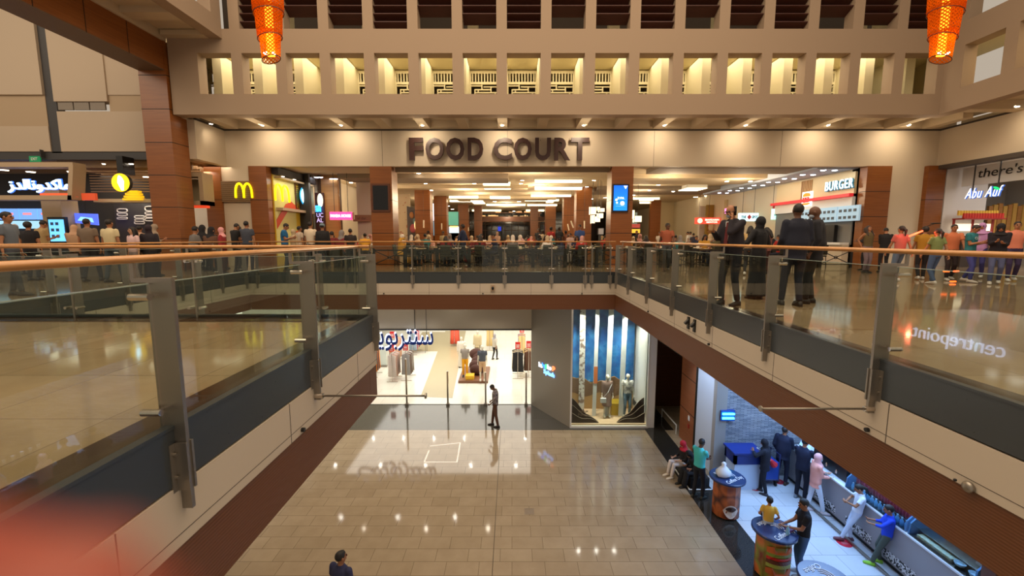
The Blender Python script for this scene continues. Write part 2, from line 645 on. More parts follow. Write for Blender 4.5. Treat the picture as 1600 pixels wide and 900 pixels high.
# ---- far facade: band wall with FOOD COURT
YW = 18.5
struct(MB().box(-12.16, 18.1, YW, YW + .3, 4.24, 5.71).build('wall_far', PLASTER_W), 'pale plaster band wall carrying the big sign', 'wall')
struct(MB().box(-12.46, -12.16, 16.8, YW + .3, 4.24, 5.71).build('wall_left_return', PLASTER_W), 'pale plaster return wall beside the wood pillar', 'wall')
struct(MB().box(18.1, 18.4, -.6, YW + .3, 4.24, 5.71).build('wall_right', PLASTER_W), 'pale plaster band wall along the right side', 'wall')
m = MB(); m.box(-12.2, 18.15, YW - .06, YW, 5.70, 5.76); m.box(18.04, 18.12, -.6, YW, 5.70, 5.76); m.box(-12.18, -12.1, 16.8, YW, 5.70, 5.76)
struct(m.build('trim_8', SEAM), 'thin dark shadow gap above the band wall', 'trim')
m = MB()
for u_ in (597, 793, 1022, 1221):
    p = at_y(u_, 230, YW - .004)
    m.box(p.x - .006, p.x + .006, YW - .004, YW, 4.24, 5.70)
struct(m.build('trim_9', SEAM), 'thin vertical joints in the band wall', 'trim')

# ---- overhanging gallery grid, bottom at 5.69
YG, ZB, PER, OW, O0 = 16.1, 5.69, 1.595, 1.22, 1.41
XG0, XG1 = -12.4, 15.63
TH = .45
def grid_wall():
    g = MB()
    zs = [(ZB, 6.41), (7.82, 8.64), (10.1, 10.8)]
    for z0, z1 in zs:
        g.box(XG0 if z0 < 8 else -10.39, XG1 - .002, YG, YG + TH, z0, z1)
    for k in range(-9, 10):
        x1 = O0 + PER * k
        x0 = x1 - (PER - OW)
        x0 = max(x0, XG0)
        if k == -8: x0 = XG0
        if k == 9: x1 = XG1
        if k < -8: continue
        g.box(x0, min(x1, XG1), YG, YG + TH, 6.41, 7.82)
        if x1 > -10.4:
            g.box(max(x0, -10.4), min(x1, XG1), YG, YG + TH, 8.64, 10.1)
    return g
struct(grid_wall().build('wall_gallery_far', PLASTER), 'beige gallery wall pierced by rows of square openings', 'wall')
# right side gallery wall with its own openings
g = MB()
XS = XG1
for z0, z1 in ((ZB, 6.41), (7.82, 8.64), (10.1, 11.5)):
    g.box(XS, XS + TH, -1, YG + TH, z0, z1)
for k in range(0, 11):
    y1 = 15.45 - PER * k
    g.box(XS, XS + TH, y1, y1 + PER - OW if k else YG + TH, 6.41, 7.82)
    if k % 1 == 0:
        g.box(XS, XS + TH, y1 - OW * .0, y1 + PER - OW if k else YG + TH, 8.64, 10.1)
struct(g.build('wall_gallery_right', PLASTER), 'beige gallery wall with square openings along the right side', 'wall')
# left side parapet strip and wall above the coffered soffit
g = MB()
g.box(-10.4 - TH, -10.4, -1, YG, 8.3, 8.95)
for k in range(0, 12):
    y1 = 15.6 - PER * k
    g.box(-10.4 - TH, -10.4, y1, y1 + (PER - OW if k else YG - 15.6), 8.95, 10.3)
g.box(-10.4 - TH, -10.4, -1, YG, 10.3, 11.4)
struct(g.build('wall_gallery_left', PLASTER), 'beige gallery parapet running over the left soffit', 'wall')
# soffit behind the grid (between grid bottom and band wall) with cross ribs and bright coffers
s = MB()
s.box(-12.4, 18.4, YG + TH, YW + .3, 6.02, 6.1)
for k in range(-9, 12):
    xc = O0 + PER * k - (PER - OW) / 2
    s.box(max(-12.4, xc - .19), xc + .19, YG + TH, YW - .35, ZB, 6.02)
s.box(-12.4, 18.4, YW - .35, YW + .3, ZB + .07, 6.02)
struct(s.build('ceiling_soffit_far', SOFFIT), 'coffered soffit above the band wall', 'ceiling')
s = MB()
s.box(XS + TH, 18.4, -1, YG + TH, 6.02, 6.1)
for k in range(0, 11):
    y = 15.45 - PER * k
    s.box(XS + TH, 18.1, y, y + .38, ZB, 6.02)
struct(s.build('ceiling_soffit_right', SOFFIT), 'coffered soffit along the right side', 'ceiling')
s = MB()
s.box(-12.5, -10.4 - TH, -1, YG, 8.5, 8.6)
for k in range(0, 11):
    y = 14.3 - 2.4 * k
    s.box(-12.5, -10.4 - TH, y, y + .5, 8.3, 8.5)
s.box(-12.5, -12.42, -1, YG, 8.2, 8.5)
s.box(-12.38, -10.42, YG - .3, YG + .02, 8.315, 8.48)
struct(s.build('ceiling_soffit_left', SOFFIT), 'ribbed cream soffit between wood beam and left gallery', 'ceiling')
# corridor behind the openings: floor, ceiling, ribs, columns, screens
c = MB()
c.box(-13, 18.4, YG + TH, 20.4, 6.1, 6.2)
struct(c.build('floor_gallery_corridor', CORR := mat('corridor_floor', (150, 136, 110), .6)), 'floor of the lit corridor behind the openings', 'floor')
c = MB()
c.box(-13, 18.4, YG + TH, 20.4, 8.33, 8.5)
struct(c.build('ceiling_corridor', PLASTER_C), 'ribbed cream ceiling of the lit corridor', 'ceiling')
c = MB()
for k in range(-9, 11):
    xc = O0 + PER * k - (PER - OW) / 2
    c.box(xc - .17, xc + .17, 17.4, 19.1, 6.2, 8.33)
struct(c.build('wall_corridor_piers', PLASTER_C), 'cream piers between the fretwork screens of the corridor', 'wall')
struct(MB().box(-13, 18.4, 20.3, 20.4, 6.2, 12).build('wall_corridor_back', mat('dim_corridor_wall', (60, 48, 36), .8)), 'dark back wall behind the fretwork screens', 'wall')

# one fretwork screen = slatted top + fret panel
def screen_proto():
    r = thing('fretwork_screen', 'x', 'screen')
    w_ = (PER - .34) / 2
    f = MB()
    f.box(-w_, w_, -.04, .04, 7.50, 7.62); f.box(-w_, w_, -.04, .04, 7.06, 7.16); f.box(-w_, w_, -.04, .04, 6.2, 6.45)
    f.box(-w_, -w_ + .05, -.04, .04, 6.45, 7.5); f.box(w_ - .05, w_, -.04, .04, 6.45, 7.5)
    f.build('frame', PLASTER_C, r)
    s_ = MB()
    n_ = 9
    for i in range(n_):
        x = -w_ + .05 + (2 * w_ - .1) * (i + .5) / n_
        s_.box(x - .022, x + .022, -.03, .03, 7.16, 7.5)
    s_.build('slat_row', PLASTER_C, r)
    g_ = MB()
    # meander fret
    for (a, b, z0, z1) in ((-w_ + .05, w_ - .05, 6.44, 6.46), (-w_ + .05, -.12, 6.98, 7.02), (-.05, w_ - .05, 6.94, 6.98), (-w_ + .2, .25, 6.82, 6.87), (-.4, w_ - .05, 6.70, 6.75), (-w_ + .05, .1, 6.58, 6.63), (.2, w_ - .05, 6.58, 6.63)):
        g_.box(a, b, -.03, .03, z0, z1)
    for (x, z0, z1) in ((-.42, 6.45, 6.86), (-.12, 6.82, 7.06), (.27, 6.7, 6.98), (.1, 6.45, 6.62), (-.28, 6.7, 6.86), (.45, 6.58, 6.75)):
        g_.box(x - .025, x + .025, -.03, .03, z0, z1)
    g_.build('fret_panel', PLASTER_C, r)
    return r
proto = screen_proto()
order = ['far left end', 'left of the orange lantern', 'just right of the left lantern']
for k in range(-9, 10):
    o = proto if k == -9 else copy_tree(proto)
    xc = O0 + PER * k + OW / 2
    o.location = (xc, 19.0, .67)
    tag(o, 'cream fretwork screen with slatted top behind the gallery openings', 'screen', 'fretwork screens behind the gallery openings')
# screen seen through the right gallery wall
for k in range(3):
    o = copy_tree(proto)
    o.rotation_euler = (0, 0, PI / 2)
    o.location = (17.7, 14.9 - PER * k, .67)
    tag(o, 'cream fretwork screen behind the right gallery wall openings', 'screen', 'fretwork screens behind the right gallery wall')
c = MB()
c.box(XS + TH, 18.4, -1, YG + TH, 6.1, 6.2); c.box(XS + TH, 18.4, -1, YG + TH, 8.33, 8.5)
struct(c.build('floor_gallery_corridor_right', PLASTER_C), 'corridor slab behind the right gallery wall', 'floor')
area('gallery_right_light', (16.9, 12, 8.25), (1, 8), 60, (1, .78, .44))

# row above: dark louvres and pieces of wall behind
c = MB()
for k in range(-7, 9):
    if k % 3 == 0:
        continue
    xc = O0 + PER * k + OW / 2
    x_ = xc + (.35 if k % 2 else -.35)
    c.box(x_ - .2, x_ + .2, 17.4, 17.8, 8.6, 12)
struct(c.build('wall_upper_piers', PLASTER_C), 'cream piers behind the upper louvred openings', 'wall')
lv = None
for k in range(-7, 9):
    x0 = O0 + PER * k
    nlow = (3, 1, 2)[(k + 7) % 3]
    if lv is None or True:
        m = MB()
        for j in range(5):
            z = 10.0 - j * .27
            if (k + 7) % 3 == 1 and j > 2: continue
            if (k + 7) % 3 == 2 and j > 3: continue
            m.prism([(x0 + .01, YG + .05, z), (x0 + OW - .01, YG + .05, z), (x0 + OW - .01, YG + TH, z - .2), (x0 + .01, YG + TH, z - .2)], (0, -.01, -.035))
        o = m.build('louvre', LOUVRE)
        tag(o, 'dark brown wood louvre blades in an upper gallery opening', 'louvre', 'dark louvres in the top row of openings')

# ---- left: big wood pillar and beam
def wood_block(name, x0, x1, y0, y1, z0, z1, label, nz_=4, wood=None, cat_='pillar', joint=.012, vertical_split=False):
    r = thing(name, label, cat_, kind='structure')
    MB().box(x0, x1, y0, y1, z0, z1 - .002).build('veneer', wood or WOOD, r)
    j = MB()
    for i in range(1, nz_):
        z = z0 + (z1 - z0) * i / nz_
        j.box(x0 - .004, x1 + .004, y0 - .004, y1 + .004, z - joint, z + joint)
    if vertical_split:
        for (x, y) in ((x0, y0), (x1, y0)):
            j.box(x - .03, x + .03, y - .03, y + .03, z0, z1)
    j.build('joint', REVEAL, r)
    return r
wood_block('wood_pillar', -13.45, -12.45, 16.0, 16.8, 0, 8.2, 'tall brown wood clad pillar carrying the wood beam at left', 7, vertical_split=False)
r = thing('wood_beam', 'long brown wood beam running from the tall pillar towards the camera', 'beam', kind='structure')
MB().box(-13.45, -12.5, -1, 16.0, 7.22, 8.2).build('veneer', WOOD, r)
MB().box(-13.45, -12.5, -1, 16.0, 7.19, 7.22).build('underside', mat('beam_underside', (104, 84, 66), .6), r)
j = MB()
for i in range(11):
    y = 14.6 - 1.4 * i
    j.box(-12.51, -12.494, y - .01, y + .01, 7.2, 8.2)
j.build('joint', REVEAL, r)

# ---- left restaurant facade at Y=17
YM = 17.0
w_ = MB()
z_top = 11
def panel(u0, v0, u1, v1, t=.0, mt=PANEL_G, y=YM):
    a, b = at_y(u0, v1, y), at_y(u1, v0, y)
    return MB().box(a.x, b.x, y - t, y + .3, a.z, b.z), mt
wl = thing('wall_left', 'tall taupe panelled wall above the burger restaurant at left', 'wall', kind='structure')
def wbox(x0, x1, z0, z1, t, mt, nm):
    MB().box(x0, x1, YM - t, YM + .3, z0, z1).build(nm, mt, wl)
zb = 4.5
X0, X1, X2, X3, X4 = -30, -20.1, -17.95, -17.55, -13.2
wbox(-30, X1 - .25, zb + .05, 6.6, .04, PANEL_G, 'lower_panel')
wbox(X1 - .25, X2, 5.5, 6.65, .02, PANEL_G2, 'lower_panel')
wbox(X1 - .25, X2, zb + .05, 5.5, .04, PANEL_G, 'lower_panel')
wbox(X1, X2, 6.65, 11, .10, PANEL_G, 'upper_panel')
wbox(X3 + .001, -15.5, 6.4, 11, .10, PANEL_G, 'upper_panel')
wbox(-15.5, X4, 6.65, 11, .05, PANEL_G, 'upper_panel')
wbox(X3, -13.2, zb + .05, 6.05, .04, PANEL_G, 'lower_panel')
wbox(-15.5, -13.2, 6.05, 6.65, .02, PANEL_G2, 'lower_panel')
wbox(X2, X3, zb, 11, .0, DARKGREY, 'dark_mullion')
wbox(-30, -13.2, 4.25, zb + .05, .0, DARKGREY, 'dark_header')
wbox(-30, X1, 6.65, 11, -.1, mat('dark_brick', (62, 36, 26), .8), 'dark_recess')
m = MB()
for i in range(40):
    m.box(X1 - .06 - 5, X1 - .06, YM + .08, YM + .11, 6.7 + i * .11, 6.72 + i * .11)
m.build('brick_joint', REVEAL, wl)
m = MB(); m.box(X1 - .12, X1, YM - .12, YM + .1, 6.6, 11); m.box(-30, X1, YM - .12, YM + .1, 6.58, 6.68)
m.build('dark_frame', DARKGREY, wl)
gr = MB()
for i in range(3):
    x = -17.45 + i * .62
    gr.box(x, x + .57, YM - .06, YM, 6.1, 6.38)
gr.build('air_grille', mat('grille_grey', (128, 118, 106), .6), wl)
# restaurant inner shell
rs = MB()
rs.box(-30, -9.9, 21.0, 21.2, 0, 4.3)
struct(rs.build('wall_restaurant_back', mat('restaurant_dark', (42, 38, 36), .6)), 'dark back wall inside the left restaurant', 'wall')
rs = MB(); rs.box(-30, -12.47, YM + .3, 21.2, 4.3, 4.4); rs.box(-12.47, -10.6, 18.8, 21.2, 4.3, 4.4)
for i in range(14):
    rs.box(-18.2, -13.2, YM + .35 + i * .26, YM + .45 + i * .26, 4.0, 4.3)
struct(rs.build('ceiling_restaurant', mat('slat_ceiling', (150, 122, 88), .6)), 'slatted timber ceiling of the left restaurant', 'ceiling')

# ---- facade columns
Z4 = 4.24
wood_block('facade_column', -13.1, -12.42, 18.4, 19.2, 0, Z4, 'narrow brown wood column left of the yellow arches panel', 3)
wood_block('facade_column', -11.2, -10.45, 18.4, 19.3, 0, Z4, 'brown wood column right of the yellow arches panel', 3)
struct(MB().box(-12.42, -11.2, 18.5, 18.8, 0, Z4).build('wall_arches_panel', PLASTER_W), 'pale wall panel between two wood columns at left', 'wall')
wood_block('facade_column', 15.1, 16.15, 18.4, 19.2, 0, Z4, 'wide brown wood column beside the burger shop at right', 4)
wood_block('facade_column', 17.6, 18.35, 18.3, 18.9, 0, Z4, 'brown wood column beside the snack shop at far right', 3)
struct(MB().box(16.15, 17.6, 18.5, 18.8, 0, Z4).build('wall_right_panel', PLASTER_W), 'pale wall panel between two wood columns at right', 'wall')
for x0, y0, lb in ((-6.08, 18.5, 'front left wood clad column of the food court with a dark framed panel'), (4.27, 18.5, 'front right wood clad column of the food court behind the lit blue screen')):
    wood_block('food_court_column', x0, x0 + .93, y0, y0 + .9, 0, Z4, lb, 3)
DEEP = [(28, -6.35, 'second left'), (34, -6.2, 'third left'), (42, -5.3, 'fourth left'), (28, 4.2, 'second right'), (34, 4.1, 'third right'), (42, 3.3, 'fourth right')]
for y0, x0, lb in DEEP:
    wood_block('food_court_column', x0, x0 + 1.0, y0, y0 + 1.0, 0, 4.5, '%s wood clad column down the food court' % lb, 3)
for y0, x0, lb in ((44, -3.9, 'slim wood column at the far end of the food court, left'), (44, 1.9, 'slim wood column at the far end of the food court, right')):
    wood_block('food_court_column', x0, x0 + .8, y0, y0 + .8, 0, 4.5, lb, 3)
# framed dark panel / blue screen
r = thing('poster_case', 'dark framed blank poster case on the front left wood column', 'poster case')
a, b = at_y(583, 329, 18.48), at_y(607, 289, 18.48)
MB().box(a.x - .05, b.x + .05, 18.44, 18.5, a.z - .05, b.z + .05).build('frame', WOOD_D, r)
MB().box(a.x + .03, b.x - .03, 18.43, 18.45, a.z + .03, b.z - .03).build('panel', BLACKG, r)
r = thing('display_screen', 'lit blue portrait advertising screen on the front right wood column', 'screen')
a, b = at_y(958, 329, 18.46), at_y(980.5, 290, 18.46)
MB().box(a.x - .06, b.x + .06, 18.42, 18.5, a.z - .06, b.z + .06).build('frame', BLACK, r)
def grad_screen(name, c1, c2, z0, z1, st):
    m_ = mat(name, c1, .2, emit=c1, estr=st)
    n, l, bb = nodes_of(m_)
    tc = n.new('ShaderNodeTexCoord'); sp = n.new('ShaderNodeSeparateXYZ'); mr = n.new('ShaderNodeMapRange')
    mr.inputs['From Min'].default_value = z0; mr.inputs['From Max'].default_value = z1
    cr = n.new('ShaderNodeValToRGB')
    cr.color_ramp.elements[0].color = (*lin(c1), 1); cr.color_ramp.elements[1].color = (*lin(c2), 1)
    l.new(tc.outputs['Object'], sp.inputs[0]); l.new(sp.outputs['Z'], mr.inputs['Value']); l.new(mr.outputs[0], cr.inputs[0])
    l.new(cr.outputs[0], bb.inputs['Emission Color'])
    return m_
MB().box(a.x, b.x, 18.41, 18.43, a.z, b.z).build('picture', grad_screen('blue_screen', (20, 120, 235), (6, 70, 215), a.z, b.z, 1.3), r)
SW = glow('sign_white', (235, 242, 255), 1.6)
text('caption', 'ZYPIS', SW, ((a.x + b.x) / 2, 18.40, a.z * .5 + b.z * .5), r, width=.28, depth=.005)
m = MB(); cx, cz = (a.x + b.x) / 2, b.z
m.prism([(cx + .12, 18.40, cz - .02), (cx + .28, 18.40, cz - .02), (cx + .2, 18.40, cz - .15)], (0, -.004, 0))
m.disc((cx + .08, 18.40, cz - .75), .09, -.004, 14, 'y'); m.disc((cx - .18, 18.40, cz - .6), .05, -.004, 10, 'y'); m.disc((cx - .15, 18.40, cz - .72), .04, -.004, 10, 'y')
m.build('picture_detail', SW, r)
for i, zz in enumerate((.36, .52, .95)):
    MB().box(cx - .2, cx + .2, 18.402, 18.408, a.z + zz * .5, a.z + zz * .5 + .012).build('caption_line', glow('pale_blue_glow', (120, 180, 250), 1.2), r)

# ---- food court shell
struct(MB().box(-14, 24, YW + .3, 60, 4.5, 4.6).build('ceiling_food_court', mat('food_ceiling', (214, 196, 164), .8)), 'cream ceiling of the food court', 'ceiling')
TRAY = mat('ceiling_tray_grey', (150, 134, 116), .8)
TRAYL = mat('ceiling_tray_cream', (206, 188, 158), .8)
def tray(x0, x1, y0, y1, z, m_, label):
    o = MB().box(x0, x1, y0, y1, z, 4.5).build('ceiling_tray', m_)
    struct(o, label, 'ceiling')
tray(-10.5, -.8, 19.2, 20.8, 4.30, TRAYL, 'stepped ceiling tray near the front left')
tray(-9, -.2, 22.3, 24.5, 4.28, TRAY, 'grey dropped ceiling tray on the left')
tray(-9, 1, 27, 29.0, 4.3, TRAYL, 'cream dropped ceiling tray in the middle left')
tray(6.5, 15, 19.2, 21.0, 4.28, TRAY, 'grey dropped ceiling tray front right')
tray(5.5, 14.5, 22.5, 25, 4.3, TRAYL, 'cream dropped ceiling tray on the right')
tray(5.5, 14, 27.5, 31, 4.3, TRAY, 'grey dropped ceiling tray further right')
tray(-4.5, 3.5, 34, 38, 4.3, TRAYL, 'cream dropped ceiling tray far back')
# side and end walls
struct(MB().box(-14, 24, 55, 55.2, 0, 4.6).build('wall_food_court_end', mat('night_glass_wall', (30, 24, 20), .15)), 'dark glazed end wall of the food court', 'wall')
m = MB()
for i in range(14):
    x = -6 + i * .85
    m.box(x - .03, x + .03, 54.9, 55, 0, 4.5)
for z in (1.0, 2.2, 3.0, 3.5):
    m.box(-7, 7, 54.88, 55, z - .04, z + .04)
struct(m.build('window_1', mat('window_mullion', (110, 84, 60), .5)), 'dark mullion grid of the glazed end wall', 'window')
a, b = at_y(745, 336, 46), at_y(852, 329, 46)
struct(MB().box(-4, 3.5, 46, 46.4, 3.0, 3.45).build('trim_10', WOOD_D), 'brown bulkhead across the far end of the food court', 'trim')
struct(MB().box(-10.5, -10.3, 22.6, 55, 0, 4.5).build('wall_food_court_left', mat('cream_shop_wall', (206, 192, 168), .7)), 'cream wall along the left side of the food court', 'wall')
struct(MB().box(15.1, 15.3, 18.8, 55, 0, 4.5).build('wall_food_court_right', mat('pale_shop_wall', (212, 196, 166), .7)), 'pale wall along the right side of the food court', 'wall')
# ================================================================ GLASS RAILINGS
def railing(nm, label, axis, pos, side, posts, a0, a1, post_w=.15):
    """side = direction of the floor behind the railing (+1/-1)."""
    r = thing(nm, label, 'railing')
    def B(mb, a, b, z0, z1, t0, t1):
        p, q = sorted((pos + side * t0, pos + side * t1))
        if axis == 'x': mb.box(p, q, a, b, z0, z1)
        else: mb.box(a, b, p, q, z0, z1)
    def P(a, t, z):
        return (pos + side * t, a, z) if axis == 'x' else (a, pos + side * t, z)
    m = MB()
    for t in (.12, .20):
        pass
    n = 12
    pr_ = [(.16 + .042 * math.cos(2 * PI * k / n), 1.075 + .024 * math.sin(2 * PI * k / n)) for k in range(n)]
    m.rings([[P(a0, t, z) for t, z in pr_], [P(a1, t, z) for t, z in pr_]])
    m.build('handrail', HANDRAIL, r, smooth=True)
    for y in posts:
        pm = MB()
        B(pm, y - .014, y + .014, -.5, .965, -.075, post_w - .075)
        B(pm, y - .012, y + .012, .937, .963, post_w - .08, .168)
        B(pm, y - .010, y + .010, .95, 1.055, .147, .172)
        p = pm.build('post', STEEL, r)
        cp = MB(); B(cp, y + .014, y + .03, -.37, -.06, -.085, .02 + post_w - .04); B(cp, y - .03, y - .014, -.37, -.06, -.085, .02 + post_w - .04)
        B(cp, y - .07, y + .07, -.37, -.06, -.0125, -.002)
        for zz in (-.13, -.28):
            for s_ in (-.04, .04):
                a = P(y + s_, -.012, zz); b = P(y + s_, -.03, zz)
                cp.tube([a, b], .012, 8)
        cp.build('clamp_plate', STEEL, p)
        for zz in (.86, .16):
            so = MB()
            for s_ in (-1, 1):
                so.tube([P(y + s_ * .014, .045, zz), P(y + s_ * .10, .045, zz)], .010, 8)
                so.tube([P(y + s_ * .085, .0, zz), P(y + s_ * .085, .115, zz)], .021, 12)
            so.build('standoff', STEEL_L, p, smooth=False)
    ys = list(posts)
    spans = list(zip(ys, ys[1:]))
    if ys[0] - a0 > .4: spans.insert(0, (a0 - .02, ys[0]))
    if a1 - ys[-1] > .4: spans.append((ys[-1], a1 + .02))
    for a, b in spans:
        g = MB(); B(g, a + .025, b - .025, .02, .93, .052, .064)
        gp = g.build('glass_panel', GLASS, r)
        e = MB(); B(e, a + .025, b - .025, .928, .934, .051, .065)
        e.build('glass_edge', mat('glass_edge_green', (150, 165, 155), .2, spec=.8), gp)
    return r
railing('glass_railing', 'glass railing with wood handrail along the right gallery edge', 'x', XR, 1, [.55, 2.26, 3.97, 5.72, 7.42, 9.17, 10.92, 12.7, 14.2], .0, 14.45)
railing('glass_railing', 'glass railing with wood handrail along the near left walkway', 'x', XLn, -1, [.55, 2.51, 4.31, 6.27], .0, 6.3)
railing('glass_railing', 'far glass railing in front of the food court tables, across the void', 'y', YF, 1, [-8.7, -7.0, -5.35, -3.4, -1.83, -.25, 1.35, 2.5, 2.72, 3.35], XLf, XR)
railing('glass_railing', 'short glass railing across the back end of the left walkway', 'y', YB, -1, [-8.4, -6.6, -4.75, -2.9], XLf, XLn)
railing('glass_railing', 'glass railing along the far left edge of the void', 'x', XLf, -1, [6.6, 8.2, 9.8, 11.4, 13.0, 14.2], YB, 14.4)
# banner rods under the railings
for x0, x1, y, lab in ((XLn, -.91, 4.31, 'steel banner rod jutting right from the left walkway edge'), (XR, 2.44, 3.97, 'steel banner rod jutting left from the right gallery edge')):
    r = thing('banner_rod', lab, 'rod')
    z = -.46
    MB().tube([(x0, y, z), (x1, y, z)], .011, 10).build('rod', STEEL, r, smooth=True)
    m = MB(); m.tube([(x1 - .012, y, z), (x1 + .004, y, z)], .03, 12)
    m.build('end_disc', STEEL, r)
    s_ = 1 if x1 > x0 else -1
    m = MB(); m.tube([(x0 + s_ * .0, y, z), (x0 + s_ * .1, y, z)], .028, 12); m.build('mount', STEEL_L, r)
# wall camera and sensor on the fascia
r = thing('security_camera', 'small dark dome camera on the white far fascia', 'camera')
p = at_y(770, 450, YF - .02)
m = MB(); m.box(p.x - .07, p.x + .07, YF - .05, YF - .012, p.z - .11, p.z + .11); m.build('backplate', mat('fixture_beige', (176, 150, 124), .5), r)
m = MB(); m.ball((p.x, YF - .07, p.z), (.045, .045, .065)); m.build('lens_dome', BLACKG, r, smooth=True)
r = thing('security_camera', 'pair of black cameras on the white right fascia', 'camera')
for yy in (8.02, 8.3):
    m = MB(); m.tube([(XR - .02, yy, -.42), (XR - .1, yy, -.50)], .035, 10); m.box(XR - .04, XR - .012, yy - .04, yy + .04, -.6, -.36); m.build('camera_body', BLACK, r)
p = at_x(1519, 761, XR)
r = thing('dome_sensor', 'brass dome sensor on the right white fascia near the camera', 'sensor')
m = MB(); m.ball((XR - .03, p.y, p.z), (.03, .045, .045)); m.build('dome', STEEL, r, smooth=True)
m = MB(); m.ball((XR - .05, p.y + .08, p.z + .01), (.012, .012, .012)); m.build('button', BLACK, r)

# ================================================================ LOWER LEVEL: clothing store
YS = 17.93
hd = thing('wall_store_header', 'white header wall over the clothing store entrance', 'wall', kind='structure')
MB().box(-9, .84, YS, YS + .25, -2.72, -1.25).build('panel', mat('header_white', (206, 196, 176), .5), hd)
m = MB(); m.box(-9, .84, YS - .03, YS, -2.76, -2.70)
p = at_y(648, 500, YS); m.box(p.x - .012, p.x + .012, YS - .02, YS, -2.7, -1.25)
m.build('dark_edge', DARKGREY, hd)
struct(MB().prism([(.84, YS, ZL), (2.24, 15.64, ZL), (2.24, 15.8, ZL), (1.0, YS + .1, ZL)], (0, 0, 4.85)).build('wall_store_slanted', mat('store_grey_wall', (138, 130, 118), .35)), 'slanted grey wall between store entrance and display window', 'wall')
struct(MB().prism([(.83, YS - .02, ZL), (2.235, 15.63, ZL), (2.235, 15.6, ZL), (.79, YS - .02, ZL)], (0, 0, .0)).box(.5, .51, 20, 20.01, ZL, ZL + .01).build('trim_11', BLACK), 'dark base line of the slanted store wall', 'trim')
# store interior walls
iw = mat('store_white_wall', (236, 232, 220), .6)
struct(MB().box(-14, 6, 38, 38.2, ZL, -1.2).build('wall_store_back', iw), 'white back wall of the clothing store', 'wall')
struct(MB().box(-14.2, -14, YS, 38, ZL, -1.2).build('wall_store_left', iw), 'white left wall of the clothing store', 'wall')
struct(MB().box(5.6, 5.8, 17.6, 38, ZL, -1.2).build('wall_store_right', iw), 'white right wall of the clothing store', 'wall')
struct(MB().box(.84, 5.8, YS + .02, YS + .2, ZL, -1.2).build('wall_store_inner', iw), 'white inner wall behind the display window', 'wall')
struct(MB().box(-14, 6, YS + .3, 38, -1.9, -1.8).build('ceiling_store', iw), 'white ceiling of the clothing store', 'ceiling')
# door frames / steel gate posts at the store entrance
for u_, z1 in ((636, -4.0), (700, -4.55), (759, -4.6), (822, -4.6)):
    p = at_y(u_, 632, YS - .1)
    r = thing('entrance_post', 'steel security post at the store entrance, %s' % {636: 'tall one at the left', 700: 'second from the left', 759: 'third from the left beside the bowed man', 822: 'rightmost beside the grey wall'}[u_], 'post')
    m = MB(); m.box(p.x - .035, p.x + .035, YS - .13, YS - .08, ZL + .1, z1); m.build('upright', STEEL_L, r)
    m = MB(); m.box(p.x - .07, p.x + .07, YS - .17, YS - .04, ZL, ZL + .1); m.build('base', STEEL, r)
struct(MB().box(-9, .84, YS - .02, YS + .02, ZL, ZL + .012).build('trim_12', BLACK), 'thin dark threshold of the store entrance', 'trim')
# Arabic store sign, blue outlined letters hanging in front of the opening
sg = thing('store_name_sign', 'blue and white Arabic store name hanging over the clothing store entrance', 'sign')
NAVY = glow('sign_navy', (20, 44, 110), .25)
wht = glow('sign_white_letters', (220, 232, 255), 1.0)
a_, b_ = at_y(552, 548, YS - .25), at_y(677, 516, YS - .25)
cen = (a_ + b_) / 2
txt = '\uFE96\uFEE8\uFEF3\uFEEE\uFE91\uFEAE\uFE98\uFEE8\uFEB3'
text('letters_halo', txt, wht, (cen.x - .05, YS - .22, cen.z + .05), sg, width=b_.x - a_.x + .02, height=(b_.z - a_.z) * 1.0, depth=.05, bold=.004)
text('letters', txt, NAVY, (cen.x, YS - .27, cen.z - .01), sg, width=b_.x - a_.x, height=(b_.z - a_.z), depth=.03, bold=.010)
m = MB()
for x in (a_.x + .3, b_.x - .3):
    m.box(x - .01, x + .01, YS - .23, YS - .21, b_.z - .2, -1.3)
m.build('hanger', DARKGREY, sg)
# coloured sign on the slanted wall
sg = thing('brand_wall_sign', 'small two line glowing blue sign on the slanted grey wall', 'sign')
ang = math.atan2(15.64 - YS, 2.24 - .84)
def on_slant(u_, v_, off=.03):
    # intersect the view ray with the slanted wall plane
    n_ = Vector((2.29, 1.40, 0)).normalized()
    d = ray(u_, v_); q = Vector((.84, YS, 0))
    t = (q - CAM).dot(n_) / d.dot(n_)
    return CAM + d * t - n_ * off
for i, (ch_, col_, u_, v_) in enumerate((('ba', (220, 235, 255), 845.5, 570), ('by', (60, 130, 255), 850.5, 571.5), ('s', (60, 190, 110), 854, 572.5), ('ho', (225, 235, 255), 859, 574), ('p', (235, 120, 70), 866, 576.5))):
    text('letters', ch_, glow('sign_c%d' % i, col_, 1.8), on_slant(u_, v_), sg, rz=ang, width=(.26, .24, .12, .26, .16)[i], height=.20, depth=.03, bold=.01)
text('letters', 'Splash', glow('sign_c5', (110, 175, 255), 2.0), on_slant(858.5, 584), sg, rz=ang, width=.72, height=.24, depth=.03, bold=.01)

